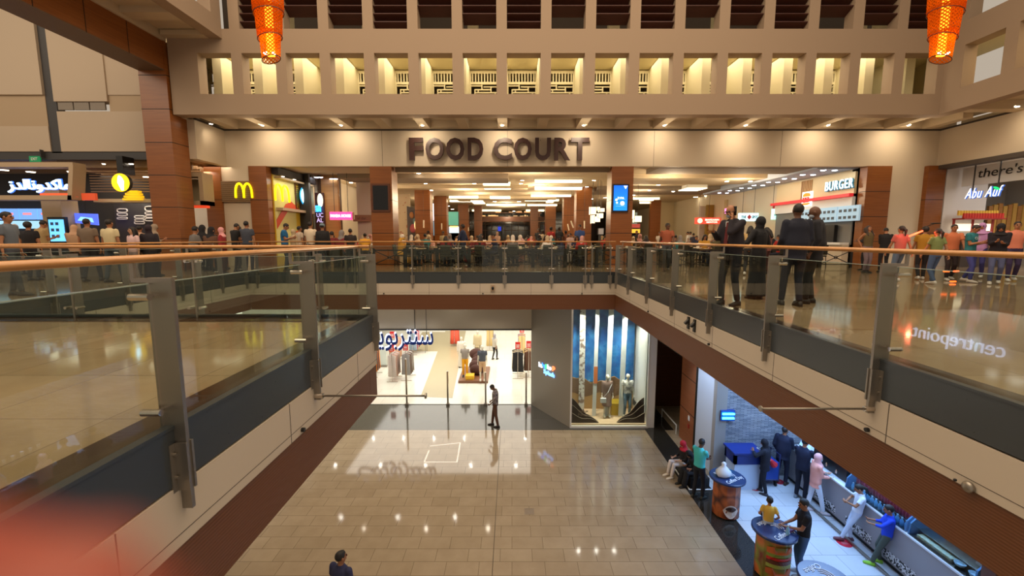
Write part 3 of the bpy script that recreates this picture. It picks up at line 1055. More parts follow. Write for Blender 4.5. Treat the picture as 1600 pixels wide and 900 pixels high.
# window display
wd = thing('window_2', 'display window frame and sill of the clothing store', 'window', kind='structure')
m = MB(); m.box(2.24, 2.30, 15.60, 15.68, ZL, -1.25); m.box(5.20, 5.26, 15.60, 15.68, ZL, -1.25); m.box(2.24, 5.26, 15.58, 15.70, ZL, ZL + .07)
m.build('frame', mat('window_white_frame', (214, 208, 196), .4), wd)
MB().box(2.3, 5.2, 15.63, 15.645, ZL + .07, -1.3).build('pane', GLASS, wd)
struct(MB().box(2.24, 5.26, 15.7, 17.7, ZL, ZL + .12).build('floor_window', mat('window_floor_tan', (206, 176, 140), .4)), 'tan floor of the display window', 'floor')
struct(MB().box(5.26, 5.5, 15.62, 17.7, ZL, -1.2).build('wall_window_right', WHITE), 'white side wall of the display window', 'wall')
SKYB = mat('painted_sky_blue', (36, 104, 168), .7)
def _sky():
    n, l, b = nodes_of(SKYB)
    tc = n.new('ShaderNodeTexCoord'); nz = n.new('ShaderNodeTexNoise'); nz.inputs['Scale'].default_value = 2.2; nz.inputs['Detail'].default_value = 9
    cr = n.new('ShaderNodeValToRGB')
    cr.color_ramp.elements[0].position = .35; cr.color_ramp.elements[0].color = (*lin((26, 82, 150)), 1)
    cr.color_ramp.elements[1].position = .7; cr.color_ramp.elements[1].color = (*lin((58, 138, 196)), 1)
    e = cr.color_ramp.elements.new(.80); e.color = (*lin((190, 210, 225)), 1)
    l.new(tc.outputs['Object'], nz.inputs['Vector']); l.new(nz.outputs['Fac'], cr.inputs[0]); l.new(cr.outputs[0], b.inputs['Base Color'])
_sky()
bk = thing('window_backdrop', 'painted night sky backdrop with sand dunes in the display window', 'backdrop')
yb = 17.2
MB().box(2.3, 5.1, yb, yb + .05, ZL + 1.3, -1.25).build('sky', SKYB, bk)
dn = MB()
pts_ = [(2.3, ZL + .12)] + [(2.3 + 2.8 * i / 14, ZL + 1.38 + .12 * math.sin(i * .8) + .05 * math.sin(i * 2.1)) for i in range(15)] + [(5.1, ZL + .12)]
dn.prism([(x, yb - .02, z) for x, z in pts_], (0, .05, 0)); dn.build('dune', mat('dune_tan', (176, 138, 86), .8), bk)
dn = MB()
pts_ = [(2.3, ZL + .8)] + [(2.3 + 2.8 * i / 14, ZL + 1.36 + .12 * math.sin(i * .8) + .05 * math.sin(i * 2.1)) for i in range(15)] + [(5.1, ZL + .8)] + [(5.1 - 2.8 * i / 14, ZL + .75 + .1 * math.sin(i * 1.1)) for i in range(1, 14)]
dn.prism([(x, yb - .03, z) for x, z in pts_], (0, .04, 0)); dn.build('dune_shadow_band', mat('dune_brown', (112, 84, 58), .8), bk)
strips = [(911, 908, 9, 'collage'), (934, 928, 6, 'white'), (955.5, 948, 8, 'white'), (977.5, 970, 8, 'white')]
COLL = speckle('collage_print', (232, 226, 214), (150, 128, 116), 7, .5, .5, .58)
for i, (ut, ub, wpx, kd) in enumerate(strips):
    t, b2 = at_y(ut, 488, 16.4), at_y(ub, 650, 16.4)
    h = wpx / 660 * 16.4 / 2
    m = MB(); m.prism([(t.x - h, 16.4, -1.3), (t.x + h, 16.4, -1.3), (b2.x + h, 16.4, b2.z), (b2.x - h, 16.4, b2.z)], (0, .03, 0))
    o = m.build('hanging_banner', COLL if kd == 'collage' else mat('banner_white', (216, 218, 214), .5))
    tag(o, ('photo collage banner strip, leftmost in the display window', 'narrow white banner strip, second in the display window', 'white banner strip above the dress mannequin', 'white banner strip above the checked shirt mannequin')[i], 'banner')
    if i == 1:
        mm = MB(); mm.box(b2.x - h + .03, b2.x + h + .03, 16.385, 16.395, ZL + 1.5, ZL + 2.2); mm.build('orange_patch', mat('print_orange', (214, 120, 60), .5), o)
m = MB()
for i in range(7):
    m.prism([(5.24 - .02, 15.9 + i * .2, ZL + .5), (5.24 - .08, 16.0 + i * .2, ZL + .5), (5.24 - .02, 16.08 + i * .2, ZL + .5)], (0, 0, 4.2))
tag(m.build('pleated_curtain', WHITE), 'white pleated hanging curtain at the right side of the display window', 'curtain')
# wave cut-outs at the window bottom
HB = mat('cutout_brown', (58, 38, 30), .6); HL = mat('cutout_cream_edge', (190, 170, 146), .6)
for side, lab in ((-1, 'brown layered dune cut-out in the left window corner'), (1, 'brown layered dune cut-out in the right window corner')):
    r = thing('dune_cutout', lab, 'window decoration')
    xs = 2.32 if side < 0 else 5.18
    for j in range(3):
        wd_, hh = (1.0 + .12 * j, .98 - .30 * j)
        yy = 15.95 - .08 * j
        for (mm_, dz, dy, nm_) in ((HL, .015, .012, 'cream_edge'), (HB, 0, 0, 'dune_layer')):
            P_ = []
            for i in range(13):
                t = i / 12
                P_.append((xs - side * wd_ * t, yy + dy, ZL + .1 + dz + hh * (1 - t) ** 1.1 + .05 * math.sin(t * 9 + j)))
            m = MB(); m.prism([(xs, yy + dy, ZL + .07)] + P_ + [(xs - side * wd_, yy + dy, ZL + .07)], (0, .01, 0)); m.build(nm_, mm_, r)
text('window_lettering', 'THINK\nTWICE', mat('lettering_tan', (150, 120, 96), .5), (2.78, 15.77, ZL + .52), tag(bpy.data.objects.new('window_lettering_plate', None), None) if False else None, width=.42, height=.24, depth=.01)
tag(bpy.data.objects['window_lettering'], 'small tan two line lettering on the left brown dune cut-out', 'lettering')

# right side wall of the lower level: fret screen, wood column, white panel, mullion
XW = 6.2
fs = thing('fret_transom', 'dark geometric fretwork transom high on the lower side wall', 'screen')
y0, y1 = 14.95, 17.7
ztop, zbot = -1.25, -3.1
m = MB()
random.seed(3)
def fret(mb, ya, yb_, za, zb_, d):
    if d == 0 or (yb_ - ya < .35 or zb_ - za < .3):
        for (a, b, c_, e) in ((ya, yb_, za, za + .03), (ya, yb_, zb_ - .03, zb_), (ya, ya + .03, za, zb_), (yb_ - .03, yb_, za, zb_)):
            mb.box(XW - .03, XW + .02, a, b, c_, e)
        return
    if (yb_ - ya) > (zb_ - za):
        k = ya + (yb_ - ya) * random.uniform(.3, .7); fret(mb, ya, k, za, zb_, d - 1); fret(mb, k, yb_, za, zb_, d - 1)
    else:
        k = za + (zb_ - za) * random.uniform(.3, .7); fret(mb, ya, yb_, za, k, d - 1); fret(mb, ya, yb_, k, zb_, d - 1)
fret(m, y0, y1, zbot, ztop, 6)
m.build('fretwork', BLACK, fs)
MB().box(XW + .03, XW + .05, y0, y1, zbot, ztop).build('pane', mat('frosted_grey_glass', (116, 134, 132), .3), fs)
r = wood_block('side_wall_column', XW, XW + .5, 13.75, 14.95, ZL, -1.25, 'wood clad column on the lower side wall', 4, wood=wood_mat('column_wood_lower', (138, 78, 44), (152, 90, 52), .4, (.4, .4, 9)))
m = MB(); m.box(XW - .01, XW + .5, 13.62, 13.75, ZL, -1.25); m.build('dark_edge', BLACK, r)
m = MB(); m.box(XW - .012, XW, 14.1, 14.22, ZL + .95, ZL + 1.12); m.build('white_plate', WHITE, r)
m = MB(); m.box(XW - .03, XW, 14.1, 14.2, ZL + .68, ZL + .82); m.build('fire_call_point', mat('call_point_red', (150, 40, 30), .4), r)
struct(MB().box(XW, XW + .3, 12.45, 13.62, ZL, -1.25).build('wall_side_panel', mat('side_wall_white', (200, 206, 216), .5)), 'white wall panel between the wood column and the kiosk', 'wall')
m = MB(); m.box(XW - .03, XW + .3, 12.25, 12.45, ZL, -1.25)
struct(m.build('trim_13', mat('mullion_beige', (150, 144, 138), .5)), 'beige vertical mullion at the kiosk corner', 'trim')
struct(MB().box(XW + .3, 12.5, 12.3, 12.5, ZL, -1.25).build('wall_kiosk_stone', STONE), 'grey split stone wall behind the coffee kiosk', 'wall')
# dim corridor beyond
struct(MB().box(9.5, 9.7, 12.5, 20, ZL, -1.25).build('wall_corridor_lower', mat('corridor_grey', (92, 88, 76), .7)), 'dim grey wall in the side corridor', 'wall')
struct(MB().box(6.2, 9.5, 17.75, 18.0, ZL, -1.25).build('wall_corridor_end', WOOD_D), 'dark wood wall at the end of the side corridor', 'wall')
r = thing('corridor_handrail', 'low white handrail at the corridor opening', 'handrail')
m = MB(); m.tube([(6.15, 16.6, ZL + .35), (6.15, 15.1, ZL + .35)], .025, 8); m.build('rail', WHITE, r)
m = MB(); m.tube([(6.15, 16.6, ZL), (6.15, 16.6, ZL + .35)], .02, 8); m.tube([(6.15, 15.1, ZL), (6.15, 15.1, ZL + .35)], .02, 8); m.build('leg', WHITE, r)
# insect killer lamp
r = thing('wall_lamp', 'glowing cyan insect lamp on the stone wall', 'lamp')
a, b = at_y(1124, 656, 12.28), at_y(1147, 640, 12.28)
MB().box(a.x, b.x, 12.2, 12.3, a.z, b.z).build('housing', mat('lamp_blue_box', (30, 70, 150), .4), r)
for zz in (.28, .70):
    z = a.z + (b.z - a.z) * zz
    MB().tube([(a.x + .04, 12.18, z), (b.x - .04, 12.18, z)], .035, 8).build('tube', glow('cyan_tube', (60, 215, 250), 5), r)

# ================================================================ COFFEE KIOSK
XC = 8.4
ct = thing('service_counter', 'long white service counter with a dark base and white top', 'counter')
MB().box(XC, XC + .8, 6.93, 12.2, ZL + .12, ZL + 1.02).build('body', mat('counter_front', (150, 146, 150), .4), ct)
MB().box(XC - .02, XC + .85, 6.93, 12.2, ZL + 1.02, ZL + 1.06).build('worktop', mat('counter_top', (226, 232, 240), .25), ct)
MB().box(XC + .06, XC + .8, 6.93, 12.2, ZL, ZL + .12).build('plinth', BLACK, ct)
MB().box(XC - .28, XC - .24, 5.2, 11.2, ZL + .02, ZL + .07).build('foot_rail', STEEL, ct)
HOLE = speckle('perforated_grille', (220, 220, 222), (24, 24, 26), 22, .5, .48, .52)
for yc in (7.4, 8.4, 9.5, 10.6):
    MB().box(XC - .006, XC, yc - .38, yc + .38, ZL + .17, ZL + .37).build('vent_grille', HOLE, ct)
# coffee machine zone (dark) and display cases
r = thing('coffee_machine', 'black espresso machine on the counter behind the queue', 'machine')
m = MB(); m.box(XC + .15, XC + .75, 10.15, 11.35, ZL + 1.06, ZL + 1.5); m.build('body', BLACK, r, bevel=.02)
m = MB(); m.box(XC + .1, XC + .72, 10.2, 11.3, ZL + 1.5, ZL + 1.54); m.build('cup_tray', STEEL_L, r)
for i in range(3):
    m = MB(); m.lathe((XC + .08, 10.4 + .35 * i, ZL + 1.2), [(.03, 0), (.03, .06), (.02, .1)], 10); m.build('group_head', STEEL_L, r)
for i in range(5):
    m = MB(); m.lathe((XC + .4, 10.3 + .2 * i, ZL + 1.54), [(.03, 0), (.04, .09)], 10)
    tag(m.build('paper_cup', WHITE), 'white paper cup on top of the coffee machine', 'cup', 'paper cups on the coffee machine')
r = thing('cash_register', 'small black cash register near the stone wall', 'register')
m = MB(); m.box(XC + .2, XC + .6, 11.5, 12.0, ZL + 1.06, ZL + 1.2); m.build('body', BLACK, r)
m = MB(); m.prism([(XC + .15, 11.55, ZL + 1.2), (XC + .45, 11.55, ZL + 1.2), (XC + .35, 11.55, ZL + 1.5), (XC + .3, 11.55, ZL + 1.5)], (0, .4, 0)); m.build('screen', glow('register_screen', (150, 190, 230), .8), r)
KG = glass_mat('case_glass', (225, 238, 245))
def case(y0, y1, lab, kind):
    r = thing('display_case', lab, 'display case')
    m = MB(); m.box(XC + .0, XC + .8, y0, y1, ZL + 1.06, ZL + 1.075); m.build('base', STEEL_L, r)
    prof = [(XC + .0, ZL + 1.08), (XC + .03, ZL + 1.32), (XC + .18, ZL + 1.48), (XC + .5, ZL + 1.54), (XC + .78, ZL + 1.54)]
    m = MB()
    for (xa, za), (xb, zb2) in zip(prof, prof[1:]):
        m.prism([(xa, y0, za), (xb, y0, zb2), (xb, y0, zb2 - .008), (xa, y0, za - .008)], (0, y1 - y0, 0))
    m.build('curved_glass', KG, r)
    for yy in (y0, y1 - .03):
        m = MB(); m.prism([(x, yy, z - .004) for x, z in prof] + [(XC + .78, yy, ZL + 1.08), (XC + .01, yy, ZL + 1.08)], (0, .03, 0)); m.build('end_panel', mat('case_end_blue', (110, 150, 190), .2), r)
    m = MB(); m.box(XC + .17, XC + .78, y0 + .04, y1 - .04, ZL + 1.205, ZL + 1.215); m.build('shelf', STEEL_L, r)
    m = MB(); m.tube([(XC + .5, y0 + .1, ZL + 1.54), (XC + .5, y1 - .1, ZL + 1.54)], .012, 6); m.build('light_tube', glow('case_tube', (220, 240, 255), 9), r)
    return r
case(8.35, 10.0, 'long curved glass case full of bottles on the counter', 'bottles')
case(6.98, 8.3, 'nearer curved glass case with a food tray on the counter', 'food')
BOT = [mat('soda_red', (196, 60, 72), .3), mat('water_blue', (140, 196, 226), .2), WHITE]
def bottle_proto(nm, mb_, mc):
    r = thing(nm, 'x', 'bottle')
    MB().lathe((0, 0, 0), [(.028, 0), (.03, .02), (.03, .11), (.012, .15), (.012, .165)], 8).build('bottle_body', mb_, r, smooth=True)
    MB().lathe((0, 0, .165), [(.014, 0), (.014, .02)], 8).build('cap', mc, r)
    return r
br_ = bottle_proto('soda_bottle', BOT[0], WHITE)
bw_ = bottle_proto('water_bottle', BOT[1], WHITE)
first = True
for i in range(20):
    for j in range(2):
        o = br_ if first else copy_tree(br_)
        first = False
        o.location = (XC + .23 + j * .09, 8.42 + i * .078, ZL + 1.215)
        tag(o, 'small red bottle with white cap on the upper shelf of the long glass case', 'bottle', 'red bottles in the long glass case')
first = True
for i in range(14):
    o = bw_ if first else copy_tree(bw_)
    first = False
    o.scale = (1.25, 1.25, 1.05)
    o.location = (XC + .09, 8.43 + i * .11, ZL + 1.075)
    tag(o, 'blue water bottle at the front of the long glass case', 'bottle', 'blue water bottles in the long glass case')
r = thing('food_tray', 'tan pastry sheet on a tray in the nearer glass case', 'food tray')
m = MB(); m.box(XC + .05, XC + .65, 7.45, 8.2, ZL + 1.08, ZL + 1.11); m.build('tray', STEEL_L, r)
m = MB(); m.box(XC + .07, XC + .62, 7.48, 8.17, ZL + 1.11, ZL + 1.15); m.build('pastry', speckle('pastry', (236, 196, 140), (250, 222, 176), 18), r)
for i, (dx, dy) in enumerate(((.12, 7.36), (.12, 7.1))):
    m = MB(); m.lathe((XC + dx, dy, ZL + 1.12), [(.07, 0), (.09, .05), (.085, .05), (.06, .01)], 14)
    tag(m.build('food_bowl', WHITE), ('white bowl beside the pastry tray', 'white bowl nearest the end of the glass case')[i], 'bowl')
m = MB(); m.ball((XC + .42, 7.25, ZL + 1.16), (.12, .14, .08))
tag(m.build('bread_loaf', mat('crust', (120, 84, 62), .7), smooth=True), 'brown bread loaf at the near end of the glass case', 'bread')
struct(MB().box(XC + .0, XC + 1.6, 6.7, 6.92, ZL, -1.25).build('wall_kiosk_end', WOOD_D), 'dark wood wall at the near end of the kiosk', 'wall')
# round tables
def poster_barrel(kind):
    m = mat('barrel_' + kind, (88, 48, 32), .35)
    n, l, b = nodes_of(m)
    tc = n.new('ShaderNodeTexCoord'); nz = n.new('ShaderNodeTexVoronoi'); nz.inputs['Scale'].default_value = 3.2 if kind == 'coffee' else 2.6
    cr = n.new('ShaderNodeValToRGB')
    cols = [(.0, (44, 26, 20)), (.3, (120, 56, 30)), (.55, (176, 96, 50)), (.8, (70, 36, 30))] if kind == 'coffee' else [(.0, (140, 50, 24)), (.35, (196, 108, 50)), (.6, (120, 130, 50)), (.85, (110, 40, 24))]
    while len(cr.color_ramp.elements) < 4: cr.color_ramp.elements.new(.5)
    for e, (p_, c_) in zip(cr.color_ramp.elements, cols):
        e.position = p_; e.color = (*lin(c_), 1)
    l.new(tc.outputs['Object'], nz.inputs['Vector']); l.new(nz.outputs['Distance'], cr.inputs[0]); l.new(cr.outputs[0], b.inputs['Base Color'])
    return m
TOPM = mat('table_top_navy', (34, 52, 96), .25)
def bar_table(x, y, kind, lab, rz):
    r = thing('round_bar_table', lab, 'table', (x, y, ZL), rz)
    n = 10
    m = MB(); m.lathe((0, 0, 0), [(.34, .04), (.34, .98)], n); bo = m.build('printed_drum', poster_barrel(kind), r)
    m = MB(); m.lathe((0, 0, 0), [(.30, 0), (.30, .04)], n); m.build('foot', BLACK, r)
    m = MB(); m.lathe((0, 0, .98), [(.40, 0), (.44, .02), (.44, .06), (.42, .075)], 32); m.build('tabletop', TOPM, r)
    WT = mat('table_lettering_white', (226, 230, 238), .5)
    o = text('table_lettering', 'Coffee Day', WT, (0, -.22, 1.062), r, rx=-PI / 2, width=.6, height=.16, depth=.006, shear=.2)
    o2 = text('table_lettering', 'Coffee', WT, (0, .22, 1.062), r, rx=-PI / 2, rz=PI, width=.4, height=.12, depth=.006, shear=.2)
    m = MB()
    for k in range(3):
        rr = .10 + .05 * k
        pts_ = [Vector((rr * math.cos(a), rr * math.sin(a) , 1.06)) for a in [(-.6 + 1.9 * q / 10) for q in range(11)]]
        m.tube(pts_, .009, 6)
    m.build('steam_logo', WT, r)
    # printed motif on the drum facing the camera: coffee cup or burger, as shallow relief discs
    a = -PI / 2 - rz - .1
    def onp(ang_, z, rad=.345):
        return Vector((rad * math.cos(ang_), rad * math.sin(ang_), z))
    if kind == 'coffee':
        cm = MB()
        seg = 10
        cm.rings([[onp(a - .55 + 1.1 * q / seg, .28 + .16 * (1 - abs(2 * q / seg - 1) ** 2.2), .352) for q in range(seg + 1)] + [onp(a + .55 - 1.1 * q / seg, .28 - .20 * (1 - abs(2 * q / seg - 1) ** 2.2), .352) for q in range(1, seg)],
                  [onp(a - .55 + 1.1 * q / seg, .28 + .16 * (1 - abs(2 * q / seg - 1) ** 2.2), .346) for q in range(seg + 1)] + [onp(a + .55 - 1.1 * q / seg, .28 - .20 * (1 - abs(2 * q / seg - 1) ** 2.2), .346) for q in range(1, seg)]])
        cm.build('printed_cup', mat('cup_white', (214, 200, 190), .3), r)
        cm = MB(); cm.rings([[onp(a - .40 + .8 * q / seg, .33 + .07 * (1 - abs(2 * q / seg - 1) ** 2.2), .357) for q in range(seg + 1)] + [onp(a + .40 - .8 * q / seg, .33 - .06 * (1 - abs(2 * q / seg - 1) ** 2.2), .357) for q in range(1, seg)],
                  [onp(a - .40 + .8 * q / seg, .33 + .07 * (1 - abs(2 * q / seg - 1) ** 2.2), .35) for q in range(seg + 1)] + [onp(a + .40 - .8 * q / seg, .33 - .06 * (1 - abs(2 * q / seg - 1) ** 2.2), .35) for q in range(1, seg)]])
        cm.build('printed_coffee', mat('coffee_dark', (60, 34, 26), .3), r)
    else:
        for (z0, z1, c_, nm_) in ((.70, .86, (190, 96, 40), 'printed_bun'), (.62, .70, (120, 140, 50), 'printed_lettuce'), (.55, .62, (186, 40, 30), 'printed_tomato'), (.46, .55, (90, 46, 28), 'printed_patty'), (.38, .46, (150, 160, 70), 'printed_salad'), (.22, .38, (178, 88, 40), 'printed_bun')):
            cm = MB(); cm.rings([[onp(a - .8 + 1.6 * q / 10, z1 - (.05 * abs(2 * q / 10 - 1) ** 3 if 'bun' in nm_ else 0), .354) for q in range(11)] + [onp(a + .8 - 1.6 * q / 10, z0, .354) for q in range(11)],
                                 [onp(a - .8 + 1.6 * q / 10, z1 - (.05 * abs(2 * q / 10 - 1) ** 3 if 'bun' in nm_ else 0), .346) for q in range(11)] + [onp(a + .8 - 1.6 * q / 10, z0, .346) for q in range(11)]])
            cm.build(nm_, mat('print_%d' % int(z0 * 100), c_, .4), r)
    return r
bar_table(5.69, 10.5, 'coffee', 'round navy topped bar table printed with a coffee cup, under the white bag', .5)
bar_table(5.68, 8.47, 'burger', 'round navy topped bar table printed with a burger, child sitting on it', .5)
bar_table(5.80, 7.15, 'coffee', 'round navy topped bar table cut by the bottom of the picture', .4)
# plastic bag, bottle, snack on the tables
m = MB()
m.rings([[(5.58 + rr * math.cos(2 * PI * k / 12) * (1 + .12 * math.sin(3 * k)), 10.5 + rr * .8 * math.sin(2 * PI * k / 12), ZL + 1.055 + z) for k in range(12)] for z, rr in ((0, .14), (.05, .19), (.15, .18), (.24, .10), (.29, .05), (.36, .06), (.40, .02))])
tag(m.build('plastic_bag', mat('bag_white', (224, 230, 238), .35), smooth=True), 'knotted white plastic bag standing on the coffee cup table', 'bag')
o = copy_tree(bw_); o.location = (5.84, 8.28, ZL + 1.055); o.scale = (1.2, 1.2, 1.2); o['label'] = 'clear blue water bottle on the burger table'; 
if 'group' in o: del o['group']
m = MB(); m.prism([(5.93, 8.32, ZL + 1.06), (6.05, 8.38, ZL + 1.06), (6.0, 8.48, ZL + 1.06), (5.88, 8.43, ZL + 1.06)], (0, 0, .04)); m.m = 0
tag(m.build('snack_bag', mat('snack_purple', (110, 60, 120), .4)), 'purple and yellow snack packet on the burger table', 'snack')
# red floor stickers
for i, (u_, v_) in enumerate(((1178, 762), (1216, 752), (1319, 848))):
    p = at_z(u_, v_, ZL + .004)
    r = thing('floor_sticker', ('red round floor sticker by the black dressed woman', 'red round floor sticker behind the man in the dark suit', 'red round floor sticker by the girl in white')[i], 'floor sticker', (p.x, p.y, ZL + .001))
    m = MB(); m.disc((0, 0, 0), .16, .004, 24); m.build('disc', mat('sticker_red', (196, 34, 56), .4), r)
    m = MB(); m.box(-.07, .07, -.05, -.035, .004, .006); m.box(-.07, .07, -.01, .005, .004, .006); m.box(-.05, .05, .03, .045, .004, .006); m.build('lettering_bar', mat('sticker_text', (230, 150, 160), .4), r)
# bins / blue trolley next to the mullion
r = thing('waste_bin', 'white waste bin with dark blue hood beside the stone wall', 'bin')
m = MB(); m.box(6.45, 7.2, 11.55, 12.05, ZL, ZL + .8); m.build('bin_body', mat('bin_white', (188, 206, 232), .4), r)
m = MB(); m.box(6.42, 7.23, 11.52, 11.60, ZL + .8, ZL + 1.1); m.box(6.42, 7.23, 12.0, 12.08, ZL + .8, ZL + 1.1); m.box(6.42, 6.5, 11.52, 12.08, ZL + .8, ZL + 1.1); m.box(7.15, 7.23, 11.52, 12.08, ZL + .8, ZL + 1.1); m.box(6.38, 7.27, 11.48, 12.12, ZL + 1.1, ZL + 1.16); m.build('hood', mat('bin_blue', (24, 44, 120), .4), r)
r = thing('cleaning_trolley', 'blue cleaning trolley with mop and bag beside the bin', 'trolley')
m = MB(); m.box(7.35, 7.85, 11.7, 12.15, ZL + .2, ZL + .75); m.build('bucket', mat('trolley_blue', (34, 70, 160), .4), r)
m = MB()
for x in (7.35, 7.85):
    m.tube([(x, 11.7, ZL + .2), (x, 11.7, ZL + 1.0), (x, 12.15, ZL + 1.0), (x, 12.15, ZL + .2)], .018, 6)
m.tube([(7.35, 11.7, ZL + .22), (7.85, 11.7, ZL + .22)], .018, 6)
m.build('frame', mat('trolley_dark', (30, 40, 90), .4), r)
m = MB()
for x in (7.4, 7.8):
    for y in (11.75, 12.1):
        m.tube([(x - .02, y, ZL + .06), (x + .02, y, ZL + .06)], .06, 12)
m.build('wheel', BLACK, r)
m = MB(); m.tube([(7.0, 11.45, ZL + 1.35), (7.5, 11.6, ZL + .9)], .02, 8); m.build('mop_handle', WHITE, r)
m = MB(); m.tube([(7.5, 11.6, ZL + .9), (7.66, 11.65, ZL + .72)], [.05, .1], 8); m.build('red_mop_head', mat('mop_red', (196, 40, 50), .8), r)
# seats by the column
r = thing('bench', 'low black bench with a white floor frame beside the dark granite strip', 'bench')
MB().box(5.2, 5.75, 11.55, 12.6, ZL + .06, ZL + .36).build('seat_block', BLACK, r)
m = MB(); m.tube([(5.17, 12.6, ZL + .03), (5.17, 11.52, ZL + .03), (5.8, 11.52, ZL + .03)], .022, 6); m.build('floor_frame', WHITE, r)
# ================================================================ SIGNS AND SHOPS, UPPER LEVEL
# FOOD COURT letters
sg = thing('food_court_sign', 'large dark brown FOOD COURT letters standing off the pale band wall', 'sign')
LET = mat('letter_brown', (62, 34, 26), .4)
spans_ = [('F', 639.5, 660.5), ('O', 665, 693), ('O', 697, 725), ('D', 731, 755), ('C', 771, 800), ('O', 803, 831), ('U', 836, 861), ('R', 866, 891), ('T', 892, 921)]
for ch_, u0, u1 in spans_:
    a, b = at_y(u0, 250, YW - .22), at_y(u1, 215, YW - .22)
    text('letter', ch_, LET, ((a.x + b.x) / 2, YW - .17, (a.z + b.z) / 2), sg, width=b.x - a.x, height=b.z - a.z, depth=.1, bold=.03)
m = MB()
for ch_, u0, u1 in spans_:
    x = at_y((u0 + u1) / 2, 215, YW - .2).x
    m.tube([(x - .1, YW - .14, 5.3), (x - .1, YW, 5.3)], .012, 6)
m.build('standoff_pin', BLACK, sg)
# band downlights (visible lamp + spot light)
def downlight(x, y, z, r_=.06, mt=None, lab='', grp='', parent=None):
    o = thing('ceiling_spotlight', lab, 'ceiling light', (x, y, z), group=grp)
    MB().lathe((0, 0, -.02), [(r_ + .02, .0), (r_ + .02, .03)], 14).build('trim_ring', WHITE, o)
    m = MB(); m.disc((0, 0, -.028), r_, .01, 12); m.build('lamp', mt or LAMP, o)
    return o
for u_ in (410, 533, 660, 785, 912, 1038, 1165, 1294, 1420):
    p = at_y(u_, 195, 17.6)
    downlight(p.x, 17.6, ZB + .06 - .04, .055, lab='round recessed spotlight in the coffered soffit above the band wall', grp='spotlights above the band wall')
    point('soffit_fill', (p.x, 16.95, ZB - .55), 9, (1, .82, .58), .05)  # extra unseen point added under each spotlight to brighten the coffers
    spot('wall_washer', (p.x, 17.35, ZB - .03), (p.x, 18.5, 4.9), 62, 125, blend=1.0, size=.03)
p = at_y(325, 181, 17.2)
downlight(-11.8, 17.2, 5.66, .055, lab='single spotlight beside the tall wood pillar')
spot('wall_washer', (-11.7, 17.2, 5.64), (-12.16, 17.9, 4.6), 20, 110, blend=1.0)
for i, yy in enumerate((15.0, 11.9, 8.8)):
    downlight(17.2, yy, 5.66, .055, lab='round spotlight over the right side band wall', grp='spotlights over the right band wall')
    spot('wall_washer', (17.1, yy, 5.64), (18.1, yy, 4.9), 62, 125, blend=1.0)

# ceiling lights in the food court
k = 0
for (u_, v_) in ((654, 271), (665, 287), (674, 292), (741, 287), (816, 282), (814, 287), (928, 282), (917, 292), (903, 300), (887, 311), (924, 311), (811, 311), (773, 311), (986, 271), (1036, 271), (1136, 277), (1225, 277), (1015, 292), (1052, 294), (989, 300), (1087, 308), (1104, 306), (1199, 289), (1029, 283), (1173, 277), (548, 279), (562, 292), (946, 309), (848, 330), (803, 330), (700, 322), (707, 327), (1209, 267), (1224, 277), (1143, 316)):
    p = at_z(u_, v_, 4.47)
    z = 4.49
    for (x0, x1, y0, y1) in ((-10.5, -.8, 19.2, 20.8), (-9, -.2, 22.3, 24.5), (-9, 1, 27, 29), (6.5, 15, 19.2, 21), (5.5, 14.5, 22.5, 25), (5.5, 14, 27.5, 31), (-4.5, 3.5, 34, 38)):
        if x0 - .2 < p.x < x1 + .2 and y0 - .2 < p.y < y1 + .2: z = 4.27
    downlight(p.x, p.y, z, .10 if p.y < 30 else .16, lab='round white downlight in the food court ceiling', grp='round downlights of the food court ceiling')
for (u0, u1, v_, hb) in ((755, 797, 285.5, 1.8), (757, 798, 292, 1.8), (836, 909, 281.5, .5), (836, 909, 293, .9), (830, 892, 304.5, .7), (766, 797, 307.5, 1.8), (820, 873, 311.5, .6), (702, 747, 307, .7), (703, 753, 313, .7), (760, 821, 319, .8), (824, 870, 319.5, 1.0), (738, 783, 328, 2.0), (822, 850, 328, 2.0), (1000, 1020, 311, 1.5), (1000, 1031, 315.5, .7), (990, 1030, 309, .6)):
    z = 4.42
    a, b = at_z(u0, v_, z), at_z(u1, v_, z)
    r = thing('linear_ceiling_light', 'long flat strip light panel in the food court ceiling', 'ceiling light', group='strip lights of the food court ceiling')
    w2 = hb * .12 + .05
    MB().box(a.x, b.x, a.y - w2, a.y + w2, z - .14, z).build('diffuser', LAMP_BAR, r)
    MB().box(a.x - .04, b.x + .04, a.y - w2 - .04, a.y + w2 + .04, z, z + .07).build('housing', WHITE, r)
for (u0, u1, v0, v1, lab) in ((1060, 1105, 298.5, 294.5, 'wide glowing ceiling panel right of the blue screen column'), (853, 868, 317, 313, 'small square glowing ceiling panel near the second right column'), (741, 754, 319, 314, 'small slanted glowing ceiling panel behind the third left column')):
    z = 4.25
    a, b = at_z(u0, v0, z), at_z(u1, v1, z)
    r = thing('square_ceiling_light', lab, 'ceiling light')
    MB().box(min(a.x, b.x), max(a.x, b.x), a.y, b.y, z, z + .04).build('diffuser', LAMP_BAR, r)
    MB().box(min(a.x, b.x) - .05, max(a.x, b.x) + .05, a.y - .05, b.y + .05, z + .04, z + .24).build('housing', WHITE, r)
